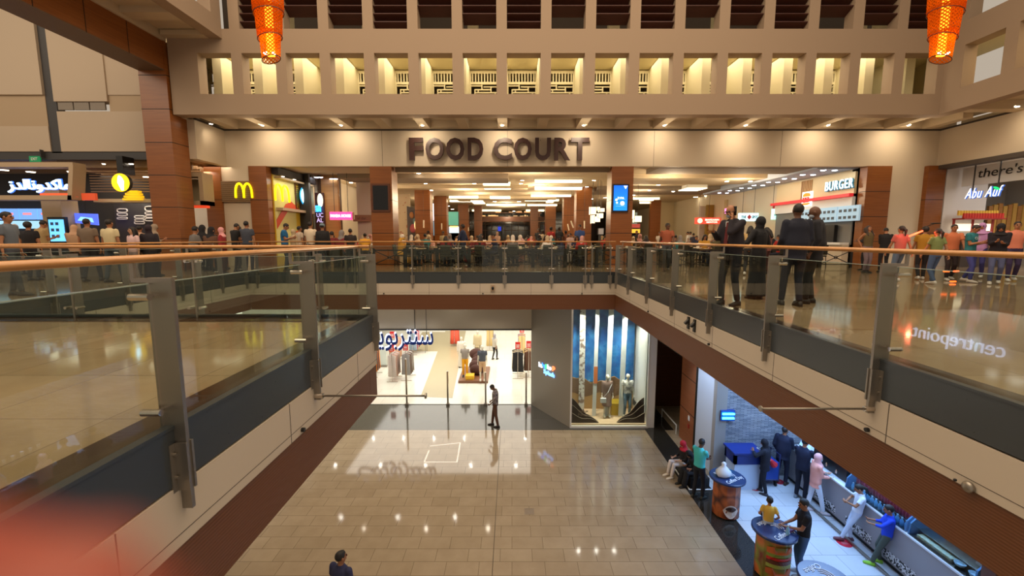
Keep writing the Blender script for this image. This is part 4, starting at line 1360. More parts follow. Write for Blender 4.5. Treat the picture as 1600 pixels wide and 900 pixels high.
# square pendant lamps cluster (right, by the second right column)
SHADE = glow('paper_shade_glow', (255, 240, 200), 1.15)
for i, (u0, u1, v0, v1) in enumerate(((922, 932, 323, 335), (932, 938, 323, 329), (934, 943, 333, 341), (928, 938, 338, 347), (936, 945, 325, 331), (924, 930, 336, 349), (982, 988, 326, 334), (983, 992, 328, 342), (991, 1003, 337, 347))):
    a, b = at_y(u0, v1, 24 + .3 * i), at_y(u1, v0, 24 + .3 * i)
    r = thing('pendant_lamp', ('square paper pendant lamp in the cluster right of the second right column' if i < 6 else 'square paper pendant lamp just right of the blue screen column'), 'lamp', group=('paper pendants left of the blue screen column' if i < 6 else 'paper pendants right of the blue screen column'))
    y = 24 + .3 * i
    MB().box(a.x, b.x, y, y + .35, a.z, b.z).build('shade', SHADE, r)
    e = MB()
    for x in (a.x, b.x):
        e.box(x - .012, x + .012, y - .01, y + .01, a.z, b.z)
    for z in (a.z, b.z):
        e.box(a.x, b.x, y - .01, y + .01, z - .012, z + .012)
    e.build('frame', WOOD_D, r)
    MB().tube([((a.x + b.x) / 2, y + .17, b.z), ((a.x + b.x) / 2, y + .17, 4.5)], .008, 5).build('cord', BLACK, r)
# hanging white sticks by the columns
for i, (u_, v0, v1, tilt, Y_) in enumerate(((662, 344, 356, 0, 27.8), (690, 349, 359, 0, 33.5), (889, 350, 360, 2, 33.5), (896, 345, 356, 4, 27.8), (913, 345, 357, 0, 27.8), (732, 355, 361, 0, 40))):
    a, b = at_y(u_, v1, Y_), at_y(u_ - tilt, v0, Y_)
    m = MB(); m.tube([a, b], .05, 6)
    st_ = m.build('hanging_stick_lamp', mat('stick_white', (236, 226, 206), .6))
    MB().tube([b, (b.x, b.y, 4.5)], .006, 4).build('cord', BLACK, st_)
    tag(st_, 'white hanging stick ornament in front of a food court column', 'ornament', 'white hanging sticks by the columns')

# hanging glass sheet / banner with ghosted pattern under the band: dark header inside
struct(MB().box(-5.1, 4.25, 18.9, 19.0, 4.06, 4.30).build('trim_14', mat('header_inside', (140, 122, 98), .7)), 'inner header behind the band wall', 'trim')

# ---- left burger restaurant
RF = mat('frame_champagne', (178, 154, 124), .45)
def rounded_frame(name, u0, u1, v0, v1, Y, t, depth, m_, parent, skew=0):
    a, b = at_y(u0, v1, Y), at_y(u1, v0, Y)
    m = MB()
    x0, x1, z0, z1 = a.x, b.x, a.z, b.z
    m.box(x0, x1, Y - depth, Y, z1 - t, z1); m.box(x0, x1 - skew, Y - depth, Y, z0, z0 + t)
    m.prism([(x1 - t, Y - depth, z1 - t), (x1, Y - depth, z1 - t), (x1 - skew, Y - depth, z0), (x1 - skew - t, Y - depth, z0)], (0, depth, 0))
    m.prism([(x0, Y - depth, z1 - t), (x0 + t, Y - depth, z1 - t), (x0 + t, Y - depth, z0), (x0, Y - depth, z0)], (0, depth, 0))
    return m.build(name, m_, parent)
sg = thing('restaurant_sign', 'glowing white Arabic restaurant name inside a rounded champagne frame at left', 'sign')
rounded_frame('frame', -40, 134, 257, 314, 16.9, .17, .5, RF, sg, .2)
a, b = at_y(13, 300, 16.5), at_y(109, 281, 16.5)
arab = '\uFEAF\uFEAA\uFEDF\uFE8E\uFEE7\uFEED\uFEAA\uFEDB\uFE8E\uFEE3'
text('letters', arab, glow('cool_white_letters', (205, 232, 255), 1.4), ((a.x + b.x) / 2, 16.5, (a.z + b.z) / 2), sg, width=b.x - a.x, height=(b.z - a.z) * 1.1, depth=.06, bold=.015)
text('letters_halo', arab, glow('blue_edge_glow', (60, 120, 240), .7), ((a.x + b.x) / 2, 16.56, (a.z + b.z) / 2), sg, width=(b.x - a.x) * 1.015, height=(b.z - a.z) * 1.2, depth=.04, bold=.03)
a, b = at_y(65, 308, 16.6), at_y(120, 302, 16.6)
MB().box(a.x, b.x, 16.55, 16.65, a.z, b.z).build('red_stripe', glow('red_stripe_glow', (220, 80, 40), .7), sg)
a, b = at_y(130, 313, 16.7), at_y(150, 302, 16.7)
MB().box(a.x, b.x, 16.65, 16.75, a.z, b.z).build('red_block', glow('red_block_glow', (190, 70, 36), .5), sg)
# ice cream disc
p = at_y(190, 285.5, 16.5)
r = thing('ice_cream_sign', 'round glowing yellow sign with a white ice cream cone', 'sign')
m = MB(); m.disc((p.x, 16.45, p.z), .34, .14, 28, 'y'); m.build('disc', glow('yellow_disc', (255, 206, 20), 1.3), r)
m = MB(); m.disc((p.x, 16.46, p.z), .355, .12, 28, 'y'); m.build('rim', mat('sign_rim_dark', (40, 36, 30), .5), r)
m = MB()
m.prism([(p.x - .09, 16.43, p.z - .02), (p.x + .13, 16.43, p.z - .02), (p.x + .10, 16.43, p.z - .29), (p.x + .02, 16.43, p.z - .29)], (0, .03, 0))
for dx, dz, rr in ((.02, .03, .12), (.01, .10, .10), (0, .17, .07), (-.02, .23, .035)):
    m.disc((p.x + dx, 16.43, p.z + dz), rr, .03, 14, 'y')
m.build('cone', glow('cone_white', (215, 235, 250), 1.6), r)
MB().box(p.x - .12, p.x + .12, 16.5, 17.0, p.z + .34, 4.3).build('bracket', BLACK, r)
# exit sign hung above
r = thing('exit_sign', 'small green hanging exit sign above the Arabic sign', 'sign')
a, b = at_y(47, 253, 16.85), at_y(63, 244, 16.85)
MB().box(a.x, b.x, 16.83, 16.87, a.z, b.z).build('green_panel', glow('exit_green', (10, 110, 64), .5), r)
text('exit_word', 'EXIT', WHITE, ((a.x + b.x) / 2, 16.82, (a.z + b.z) / 2), r, width=.25, height=.1, depth=.01)
m = MB(); m.box(a.x + .15, b.x + .05, 16.84, 16.86, b.z + .1, b.z + .13); m.box(b.x, b.x + .03, 16.84, 17.0, b.z - .05, b.z + .25); m.build('arm', DARKGREY, r)
# menu boards
BL = glow('menu_blue', (110, 160, 235), .8)
r = thing('menu_board', 'row of glowing blue menu screens behind the restaurant counter at left', 'menu board')
for i in range(5):
    a, b = at_y(-55 + i * 28.5, 343, 20.0), at_y(-55 + i * 28.5 + 27.5, 326, 20.0)
    if i < 5:
        s_ = MB().box(a.x, min(b.x, at_y(74, 330, 20).x), 20, 20.1, a.z, b.z).build('screen', BL, r)
        MB().box(a.x + .2, a.x + .6, 19.985, 19.998, (a.z + b.z) / 2 - .04, (a.z + b.z) / 2 + .06).build('menu_picture', glow('menu_pink', (220, 130, 140), .9), s_)
a, b = at_y(-60, 357, 20), at_y(78, 345, 20)
tag(MB().box(a.x, b.x, 20.0, 20.1, a.z, b.z).build('lit_pass_shelf', glow('pass_glow', (150, 200, 225), .8)), 'pale lit kitchen pass under the blue menu screens', 'shelf')
struct(MB().box(-19.2, -18.4, 17.5, 18.2, 0, 3.2).build('wall_kiosk_pier', mat('pier_beige', (190, 168, 134), .6)), 'beige pier carrying the ordering kiosk', 'wall')
r = thing('ordering_kiosk', 'tall glowing blue self ordering kiosk screen on the beige pier', 'kiosk')
a, b = at_y(81, 377, 17.4), at_y(100, 343, 17.4)
MB().box(a.x - .06, b.x + .06, 17.38, 17.5, .5, b.z + .1).build('casing', BLACK, r)
MB().box(a.x, b.x, 17.36, 17.38, a.z, b.z).build('screen', glow('kiosk_blue', (96, 176, 240), 1.2), r)
m = MB()
for i in range(3):
    for j in range(2):
        m.box(a.x + .08 + .2 * j, a.x + .2 + .2 * j, 17.35, 17.36, a.z + .15 + .25 * i, a.z + .27 + .25 * i)
m.build('menu_picture', mat('kiosk_picture', (60, 90, 140), .4), r)
r = thing('television', 'tilted glowing screen hanging over the queue at left', 'television')
a, b = at_y(117, 352, 18), at_y(151, 333, 18)
m = MB(); m.prism([(a.x, 18, a.z + .1), (b.x, 18, a.z), (b.x, 18, b.z - .03), (a.x, 18, b.z)], (0, .06, 0)); m.build('screen', glow('tv_blue', (70, 90, 200), 1.3), r)
MB().tube([((a.x + b.x) / 2, 18.03, b.z), ((a.x + b.x) / 2, 18.03, 4.3)], .015, 6).build('pole', BLACK, r)
m = MB(); m.prism([(a.x + .15, 17.99, a.z + .2), (b.x - .15, 17.99, a.z + .12), (b.x - .2, 17.99, a.z + .3), (a.x + .3, 17.99, b.z - .15)], (0, -.005, 0)); m.build('picture', glow('tv_pale', (130, 190, 240), 1.2), r)
# dark feature wall with white line burgers
r = thing('burger_wall_art', 'dark slatted wall with white line drawings of burgers', 'wall art')
a, b = at_y(184, 378, 19), at_y(246, 318, 19)
MB().box(a.x, b.x, 19, 19.15, 0, b.z).build('dark_panel', mat('feature_wall', (56, 52, 50), .5), r)
WL = mat('line_white', (225, 220, 215), .5)
def oval_ring(cx, cz, w2_, h2_, y, t=.025):
    m = MB()
    pts_ = [(cx + w2_ * (abs(math.cos(q)) ** .5) * (1 if math.cos(q) >= 0 else -1), y, cz + h2_ * (abs(math.sin(q)) ** .5) * (1 if math.sin(q) >= 0 else -1)) for q in [2 * PI * i / 20 for i in range(21)]]
    m.tube(pts_, t, 5, cap=False)
    return m
for (u_, v_, w2_, h2_) in ((191, 329, .22, .07), (191, 335, .22, .05), (191, 341, .22, .04), (218, 339, .22, .05), (218, 344, .2, .05), (218, 348, .22, .05), (238, 326, .32, .1), (238, 333, .32, .05), (238, 338, .3, .05), (238, 343, .32, .06)):
    p = at_y(u_, v_, 18.97)
    oval_ring(p.x, p.z, w2_, h2_, 18.97).build('line_drawing', WL, r)
area('feature_wash', (-16.3, 18.6, 3.1), (1.5, .1), 14, (1, .9, .75))
r = thing('serving_shelf', 'cream ledge with yellow stacked logo blocks above the dark wall', 'shelf')
a, b = at_y(150, 316, 17.2), at_y(243, 311, 17.2)
MB().box(a.x, b.x, 17.1, 17.5, a.z, b.z).build('ledge', mat('ledge_cream', (206, 190, 160), .4), r)
YEL = glow('yellow_block', (232, 178, 20), .7)
for i in range(4):
    a, b = at_y(195 + 2 * i, 313 - 4 * i, 17.1), at_y(224 - 2 * i, 310 - 4 * i, 17.1)
    MB().box(a.x, b.x, 17.0, 17.2, a.z, b.z).build('yellow_block', YEL, r)
sl = MB()
for i in range(9):
    z = 3.1 + .11 * i
    sl.box(-17.5, -12.9, 17.9, 17.95, z, z + .04)
tag(sl.build('timber_slat_screen', mat('slat_timber', (160, 128, 88), .5)), 'horizontal timber slat screen behind the ice cream sign', 'screen')
for i, (u_, v_) in enumerate(((6, 265), (48, 268), (112, 268), (230, 276))):
    p = at_z(u_, v_, 4.05)
    q = at_y(u_, v_, 18.5)
    downlight(q.x, 18.5, min(q.z, 4.2), .14, lab='large oval downlight in the left restaurant ceiling', grp='oval downlights of the left restaurant')
for u_ in (38, 119, 162, 202, 206, 80):
    q = at_y(u_, 255.5, 16.8)
    o = downlight(q.x, 16.8, q.z, .05, lab='tiny spotlight under the dark header at left', grp='tiny spotlights under the dark header')
# restaurant seen between pillar and narrow column
r = thing('framed_window_box', 'rounded champagne framed glowing box between pillar and narrow column', 'sign box')
rounded_frame('frame', 290, 332, 273, 322, 17.6, .16, .6, RF, r, 0)
a, b = at_y(290, 317, 17.5), at_y(327, 280, 17.5)
MB().box(a.x, b.x, 17.5, 17.55, a.z, b.z).build('back', mat('box_cream', (206, 190, 150), .5), r)
a, b = at_y(300, 325, 17.3), at_y(325, 321, 17.3)
MB().box(a.x, b.x, 17.2, 17.4, a.z, b.z).build('red_strip', glow('red_stripe_glow2', (220, 70, 36), .7), r)
struct(MB().box(-14.6, -12.6, 19.4, 19.6, 0, 4.3).build('wall_restaurant_white', mat('restaurant_white', (214, 206, 190), .5)), 'white wall in the gap beside the tall pillar', 'wall')
area('gap_light', (-13.2, 18.4, 4.0), (.8, .8), 22, (1, .92, .8))
# arches panel
def arches(parent, cx, y, cz, w_, h_, name='golden_arches', rz=0, t=.043, mt=None):
    m = MB()
    for s_ in (-1, 1):
        pts_ = []
        for i in range(15):
            q = i / 14
            a_ = PI * q
            x = s_ * w_ / 4 - math.cos(a_) * w_ / 4 * (1.0)
            z = -h_ / 2 + h_ * (math.sin(a_) ** .62)
            pts_.append((x, 0, z))
        m.tube(pts_, [t] * 15, 8)
    o = m.build(name, mt or glow('arches_yellow', (250, 226, 10), 1.25), parent, smooth=True)
    o.location = (cx, y, cz); o.rotation_euler = (0, 0, rz)
    return o
r = thing('arches_sign', 'glowing yellow arches on a brown slatted panel between two columns', 'sign')
a, b = at_y(360, 316, 18.45), at_y(401, 283, 18.45)
MB().box(-12.42, -11.2, 18.42, 18.5, a.z, b.z).build('panel', mat('slat_brown', (122, 96, 66), .6), r)
m = MB()
for i in range(11):
    z = a.z + (b.z - a.z) * (i + .5) / 11
    m.box(-12.42, -11.2, 18.40, 18.42, z - .018, z + .018)
m.build('slat', mat('slat_brown_light', (140, 112, 80), .6), r)
p = at_y(380.5, 298, 18.36)
arches(r, p.x, 18.36, p.z, .70, .60)
# second restaurant front along the left side wall (X=-10.4): yellow graphic wall
XL2 = -10.4
ym = thing('yellow_graphic_wall', 'yellow and white printed burger wall with red swoosh, left of the food court', 'wall graphic')
def sidebox(u0, u1, v0, v1, t=.05, X=XL2):
    """box on the left side wall covering the pixel span (v measured at u0)"""
    a, b = at_x(u0, v1, X), at_x(u1, v0, X)
    a0_, z0_, z1_ = at_x(u0, v1, X), at_x(u0, v1, X).z, at_x(u0, v0, X).z
    return MB().box(X, X + t, a0_.y, b.y, z0_, z1_)
MB().box(XL2 - .1, XL2, 18.8, 22.3, 0, 4.0).build('panel_yellow', mat('graphic_yellow', (214, 176, 44), .5), ym)
MB().box(XL2, XL2 + .01, 18.8, 20.6, .4, 3.9).build('panel_pale', mat('graphic_pale', (214, 206, 130), .5), ym)
m = MB(); m.prism([(XL2 + .02, 18.85, 2.0), (XL2 + .02, 19.7, 2.75), (XL2 + .02, 20.2, 2.9), (XL2 + .02, 20.9, 2.6), (XL2 + .02, 19.9, 2.5), (XL2 + .02, 18.85, 1.6)], (.01, 0, 0)); m.build('red_swoosh', mat('graphic_red', (206, 74, 34), .5), ym)
m = MB(); m.ball((XL2 + .02, 20.6, 1.2), (.02, .6, .35), 16, 10); m.build('burger_print', mat('graphic_burger', (206, 92, 44), .5), ym, smooth=True)
m = MB(); m.box(XL2, XL2 + .3, 18.9, 22.0, 2.42, 2.54); m.box(XL2, XL2 + .3, 21.9, 22.02, 2.42, 3.85); m.box(XL2, XL2 + .3, 18.9, 22.02, 3.80, 3.88)
m.build('champagne_frame', RF, ym)
struct(MB().box(XL2 - .2, XL2 + .25, 18.8, 22.4, 3.95, 4.24).build('trim_15', mat('shop_header_dark', (44, 38, 34), .5)), 'dark header with spotlights over the yellow wall', 'trim')
for i in range(3):
    downlight(XL2 + .12, 19.4 + i, 3.96, .06, lab='spotlight in the dark header over the yellow graphic wall', grp='spotlights over the yellow graphic wall')
area('yellow_wash', (XL2 + .8, 20.5, 3.9), (.4, 3), 30, (1, .95, .8))
r = thing('arches_sign', 'glowing yellow arches over the yellow graphic wall', 'sign')
p = at_x(441, 302, XL2 + .15)
arches(r, XL2 + .15, p.y, p.z, 1.15, .72, rz=PI / 2)
r = thing('oval_sign', 'glowing blue white oval sign on a ladder shaped bracket', 'sign')
p = at_x(478, 307, XL2 + .2)
m = MB(); m.ball((XL2 + .2, p.y, p.z), (.05, .5, .42), 20, 12); m.build('oval', glow('oval_pale', (190, 240, 250), 1.5), r, smooth=True)
m = MB(); m.ball((XL2 + .17, p.y, p.z), (.05, .56, .48), 20, 12); m.build('rim', glow('oval_blue', (40, 150, 210), .9), r, smooth=True)
m = MB()
for i in range(12):
    m.box(XL2 + .02, XL2 + .05, p.y - .7, p.y + .6, p.z - .62 + .1 * i, p.z - .6 + .1 * i)
for yy in (p.y - .7, p.y + .6):
    m.box(XL2 + .02, XL2 + .07, yy - .02, yy + .02, p.z - .65, p.z + .6)
m.build('bracket', WOOD_D, r)
# noodle shop: dark panel with round pale face sign, wood wall, pink sign
r = thing('shop_pylon', 'dark red shop panel with a plain pale oval standing for its face and blue letters', 'sign')
a, b = at_y(493, 350, 22.5), at_y(505, 301, 22.5)
MB().box(a.x, b.x, 22.53, 22.59, .0, b.z).build('panel', mat('pylon_maroon', (74, 40, 44), .5), r)
p = at_y(500, 313, 22.5)
m = MB(); m.ball((p.x, 22.52, p.z), (.15, .05, .36), 16, 10); m.build('pale_face_oval', glow('pale_round', (235, 232, 205), .9), r, smooth=True)  # no lamp: plain glowing oval stands in for the panda face
p = at_y(497, 326, 22.45)
text('blue_letters', '\u732B', glow('blue_letters', (60, 160, 255), 2), (p.x, 22.44, p.z), r, width=.34, height=.34, depth=.03, bold=.03)
for i, v_ in enumerate((336, 344)):
    p = at_y(499.5, v_, 22.5)
    text('pale_letters', ('UC', 'AL')[i], glow('lilac_letters', (200, 180, 230), .9), (p.x, 22.53, p.z), r, width=.34, height=.22, depth=.03)
a, b = at_y(505.5, 365, 22.7), at_y(528, 305, 22.7)
struct(MB().box(a.x, b.x, 22.7, 22.9, 0, 4.5).build('wall_shop_wood', WOOD_L), 'light wood clad wall of the noodle shop', 'wall')
struct(MB().box(-11, -9.2, 22.9, 23.2, 0, 4.5).build('wall_shop_dark', mat('shop_brown', (96, 66, 44), .6)), 'brown wall behind the pink sign', 'wall')
r = thing('panda_house_sign', 'glowing pink PANDA HOUSE box sign', 'sign')
a, b = at_y(516, 343.5, 22.0), at_y(550, 331, 22.0)
MB().box(a.x, b.x, 21.95, 22.1, a.z, b.z).build('box', glow('pink_box', (240, 70, 140), 1.1), r)
text('letters', 'PANDA HOUSE', glow('pink_white', (255, 225, 240), 1.6), ((a.x + b.x) / 2, 21.94, (a.z + b.z) / 2), r, width=(b.x - a.x) * .92, height=(b.z - a.z) * .36, depth=.02, bold=.03)
a2 = at_y(553, 337, 22.0)
MB().box(b.x, a2.x, 22.0, 22.1, a.z + .02, b.z - .02).build('side_cap', RF, r)
# white pier and brown lintel sign
a, b = at_y(560, 372, 24), at_y(579, 312, 24)
struct(MB().box(a.x, b.x + .3, 24, 24.3, 0, 4.5).build('wall_white_pier', mat('pier_white', (196, 178, 158), .6)), 'pale pier left of the front left column', 'wall')
r = thing('brown_shop_sign', 'brown lintel sign with small engraved letters left of the front column', 'sign')
a, b = at_y(553, 346, 23.9), at_y(580, 336, 23.9)
MB().box(a.x, b.x, 23.8, 24, a.z, b.z).build('board', mat('sign_tan', (146, 100, 70), .6), r)
text('letters', 'el dar', mat('sign_brown_letters', (96, 56, 38), .6), ((a.x + b.x) / 2, 23.79, (a.z + b.z) / 2), r, width=.5, height=.15, depth=.01)
# wall art behind second left column: pale patterned wall and dark poster
a, b = at_y(618, 372, 29.5), at_y(640, 316, 29.5)
struct(MB().box(a.x, b.x, 29.5, 29.7, 0, 4.2).build('wall_patterned', speckle('petal_wall', (226, 206, 176), (196, 120, 90), 5, .7, .62, .66)), 'pale wall with scattered red strokes', 'wall')
r = thing('wall_poster', 'dark mural with orange and pink blots left of the second left column', 'poster')
a, b = at_y(637, 372, 29.3), at_y(654, 322, 29.3)
m = MB(); m.prism([(a.x, 29.3, 0), (b.x, 29.3, 0), (b.x, 29.3, b.z - .25), (a.x, 29.3, b.z)], (0, .1, 0)); m.build('panel', mat('mural_grey', (88, 80, 84), .6), r)
for (u_, v_, rr, c_) in ((643, 336, .22, (190, 130, 80)), (645, 357, .3, (190, 90, 100)), (649, 346, .25, (110, 140, 150))):
    p = at_y(u_, v_, 29.26)
    m = MB(); m.ball((p.x, 29.28, p.z), (rr * .7, .03, rr), 12, 8); m.build('blot', mat('blot_%d' % u_, c_, .6), r, smooth=True)
r = thing('round_lamp', 'oval pale lamp beside the dark mural', 'lamp')
p = at_y(650, 352, 28.9)
m = MB(); m.ball((p.x, 28.9, p.z), (.12, .06, .32), 14, 8); m.build('glow', glow('oval_lamp', (240, 220, 150), .9), r, smooth=True)
# colourful screens between second and third left column, green shop
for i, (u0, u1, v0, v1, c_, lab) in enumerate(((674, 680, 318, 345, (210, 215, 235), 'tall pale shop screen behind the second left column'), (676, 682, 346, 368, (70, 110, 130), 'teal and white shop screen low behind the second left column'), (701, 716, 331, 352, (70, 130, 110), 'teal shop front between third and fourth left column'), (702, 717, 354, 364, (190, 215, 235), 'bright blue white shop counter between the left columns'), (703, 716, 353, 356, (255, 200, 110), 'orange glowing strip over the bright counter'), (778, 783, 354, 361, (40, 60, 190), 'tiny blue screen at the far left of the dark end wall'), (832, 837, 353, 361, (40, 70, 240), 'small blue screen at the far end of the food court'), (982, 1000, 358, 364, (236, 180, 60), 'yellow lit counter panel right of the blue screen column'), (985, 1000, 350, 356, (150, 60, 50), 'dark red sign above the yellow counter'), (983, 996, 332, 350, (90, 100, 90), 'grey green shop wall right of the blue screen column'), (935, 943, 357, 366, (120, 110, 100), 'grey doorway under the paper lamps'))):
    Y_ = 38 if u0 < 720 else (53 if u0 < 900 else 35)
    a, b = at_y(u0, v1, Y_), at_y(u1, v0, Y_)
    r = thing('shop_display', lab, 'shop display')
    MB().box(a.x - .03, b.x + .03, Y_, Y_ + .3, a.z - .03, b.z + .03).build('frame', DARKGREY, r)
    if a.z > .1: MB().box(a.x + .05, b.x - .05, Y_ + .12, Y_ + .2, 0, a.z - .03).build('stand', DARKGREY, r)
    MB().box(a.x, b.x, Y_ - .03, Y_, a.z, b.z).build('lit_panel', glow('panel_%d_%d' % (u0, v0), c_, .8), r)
# bar shelves in the dark end zone
r = thing('bar_canopy', 'dark canopy with rows of hanging glasses at the far end', 'canopy')
for i, (v_, w_) in enumerate(((333, 4.2), (339, 4.0), (347, 3.6))):
    a, b = at_y(750, v_, 50), at_y(846, v_, 50)
    MB().box(a.x, b.x, 50, 50.3, a.z, a.z + .06).build('shelf', WOOD, r)
    m = MB()
    random.seed(i)
    for k in range(14):
        x = a.x + (b.x - a.x) * random.random()
        m.box(x, x + random.uniform(.1, .5), 49.95, 50.05, a.z + .07, a.z + random.uniform(.12, .25))
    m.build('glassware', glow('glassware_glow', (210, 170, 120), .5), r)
m = MB()
for x in (-3.6, 3.2): m.tube([(x, 50.15, 0), (x, 50.15, 4.5)], .05, 8)
m.build('upright', WOOD, r)
# right: shops on the far side
sgn = [(1146, 1200, 336, 350, 36, 'lit white shop fascia sign with a red diamond', (225, 240, 250)), (1140, 1152, 340, 350, 36, None, None)]
r = thing('orange_box_sign', 'glowing orange red box sign with a white round emblem', 'sign')
a, b = at_y(1086, 350, 31), at_y(1124, 340, 31)
MB().box(a.x, b.x, 30.9, 31.1, a.z, b.z).build('box', glow('orange_box', (226, 70, 50), .9), r)
m = MB(); m.disc((a.x + .3, 30.88, (a.z + b.z) / 2), .18, .02, 16, 'y'); m.build('emblem', glow('emblem_cream', (255, 225, 190), 1), r)
text('letters', 'MANDARIN', glow('sign_letters_pale', (255, 225, 205), 1.1), ((a.x + b.x) / 2 + .3, 30.88, (a.z + b.z) / 2 + .07), r, width=1.0, height=.13, depth=.02, bold=.02)
text('letters', 'MENTOR', glow('sign_letters_pale', (255, 225, 205), 1.1), ((a.x + b.x) / 2 + .3, 30.88, (a.z + b.z) / 2 - .10), r, width=.8, height=.12, depth=.02, bold=.02)
r = thing('white_box_sign', 'glowing white box sign with a red diamond and black letters', 'sign')
a, b = at_y(1154, 345.5, 26), at_y(1184, 333, 26)
MB().box(a.x, b.x, 25.9, 26.1, a.z, b.z).build('box', glow('white_box', (190, 232, 240), 1.1), r)
cx_, cz_ = (a.x + b.x) / 2, (a.z + b.z) / 2
m = MB(); m.prism([(cx_ - .13, 25.88, cz_), (cx_, 25.88, cz_ - .16), (cx_ + .13, 25.88, cz_), (cx_, 25.88, cz_ + .16)], (0, -.02, 0)); m.build('diamond', mat('diamond_red', (196, 40, 40), .4), r)
LK = mat('sign_letters_dark', (30, 60, 66), .4)
text('letters', 'THE', LK, (cx_ - .33, 25.88, cz_), r, width=.3, height=.17, depth=.02, bold=.02)
text('letters', 'SPOT', LK, (cx_ + .35, 25.88, cz_), r, width=.34, height=.17, depth=.02, bold=.02)
r = thing('burger_box_sign', 'glowing pale green BURGER box sign above the suited men', 'sign')
a, b = at_y(1206, 343, 24.5), at_y(1229, 326.5, 24.5)
MB().box(a.x, b.x, 24.4, 24.6, a.z, b.z).build('box', glow('mint_box', (175, 240, 225), 1.1), r)
text('letters', 'BURGER', LK, ((a.x + b.x) / 2, 24.38, (a.z + b.z) / 2), r, width=(b.x - a.x) * .85, height=.17, depth=.02, bold=.02)
m = MB(); m.ball((a.x + .1, 24.5, b.z + .1), (.1, .06, .13), 12, 8); m.build('flame_emblem', mat('flame_red', (190, 50, 60), .5), r, smooth=True)
# shop fronts behind (backdrop pieces)
XR2 = 15.1
for i, (u0, u1, v0, Y_, c_, lab) in enumerate(((1092, 1103, 322, 33, (224, 210, 196), 'pale shop wall with a small pink dot logo'), (1103, 1116, 320, 32, (150, 120, 40), 'olive yellow shop wall'), (1132, 1172, 312, 30, (188, 166, 120), 'cream scalloped shop wall behind the phone man'), (1174, 1186, 310, 28, (50, 60, 72), 'dark blue pilaster between shops'), (1186, 1196, 310, 27.5, (196, 170, 150), 'pale pilaster between shops'), (1196, 1232, 307, 27, (120, 110, 90), 'grey green shop front with blue screens'))):
    a, b = at_y(u0, 372, Y_), at_y(u1, v0, Y_)
    o = MB().box(a.x, b.x, Y_, Y_ + .3, 0, b.z).build('wall_shopfront', mat('front_%d' % i, c_, .6))
    struct(o, lab, 'wall')
a, b = at_y(1026, 372, 40), at_y(1075, 320, 40)
struct(MB().box(a.x, 15.1, 40, 40.3, 0, 4.5).build('wall_cream_far', mat('cream_far', (226, 206, 166), .6)), 'wide cream wall at the right back of the food court', 'wall')
struct(MB().box(a.x - 1.3, a.x - .4, 38, 38.4, 0, 4.5).build('trim_16', WOOD), 'wood pier left of the wide cream wall', 'trim')
r = thing('blue_menu_screens', 'blue glowing menu screens behind the mint burger sign', 'menu board')
for (u0, u1, v0, v1, c_) in ((1195, 1225, 322, 332, (80, 150, 230)), (1196, 1206, 338, 350, (200, 160, 230)), (1206, 1214, 340, 350, (220, 170, 240)), (1186, 1196, 334, 341, (60, 80, 140))):
    a, b = at_y(u0, v1, 26.8), at_y(u1, v0, 26.8)
    MB().box(a.x, b.x, 26.7, 26.9, a.z, b.z).build('screen', glow('scr_%d_%d' % (u0, v0), c_, .9), r)
r = thing('pink_wall_letters', 'glowing pink letters on the scalloped shop wall', 'sign')
a, b = at_y(1131, 334, 29.9), at_y(1158, 326, 29.9)
text('letters', 'PAPA', glow('pink_letters', (245, 130, 190), 1.3), ((a.x + b.x) / 2, 29.8, (a.z + b.z) / 2), r, width=(b.x - a.x), height=(b.z - a.z), depth=.05, bold=.02)
# Burger shop along the right side wall X = 15.1
bk = thing('burger_shop_front', 'cream burger shop fascia with red stripe along the right wall', 'shop front')
MB().box(15.0, 15.1, 18.9, 24.4, 3.15, 4.1).build('fascia', mat('bk_cream', (222, 198, 150), .5), bk)
m = MB()
for i in range(7):
    m.box(14.96, 15.0, 21.55 + i * .12, 21.6 + i * .12, 3.15, 4.1)
m.build('wood_slat', mat('bk_slat', (186, 142, 92), .5), bk)
MB().box(14.8, 15.0, 18.9, 24.6, 3.02, 3.16).build('red_stripe', glow('bk_red', (200, 40, 46), .45), bk)
MB().box(14.95, 15.1, 18.9, 24.4, 2.55, 3.02).build('white_panel', WHITE, bk)
MB().box(14.6, 15.0, 18.9, 24.4, .9, 1.0).build('worktop', WHITE, bk)
MB().box(14.7, 15.0, 18.9, 24.4, 0, .9).build('counter_front', mat('bk_counter', (200, 186, 164), .5), bk)
p = at_x(1320, 304, 14.9); q0 = at_x(1289, 306, 14.9); q1 = at_x(1347, 302, 14.9)
text('letters_rim', 'BURGER', glow('bk_rim', (50, 110, 130), .35), (14.93, q0.y - .82, 3.60), bk, rz=-PI / 2, width=1.70, height=.46, depth=.05, bold=.03, spacing=1.15)
text('letters', 'BURGER', glow('bk_white', (225, 245, 250), .95), (14.88, q0.y - .82, 3.62), bk, rz=-PI / 2, width=1.65, height=.42, depth=.03, bold=.004, spacing=1.15)
p = at_x(1260.5, 311, 14.9)
lg = MB(); lg.box(-.34, .34, -.04, .04, -.36, .36)
lg.build('logo_plate', glow('bk_logo_white', (240, 240, 235), 1.0), bk).matrix_world = Matrix.Translation((14.93, p.y, p.z)) @ Matrix.Rotation(-PI / 2, 4, 'Z')
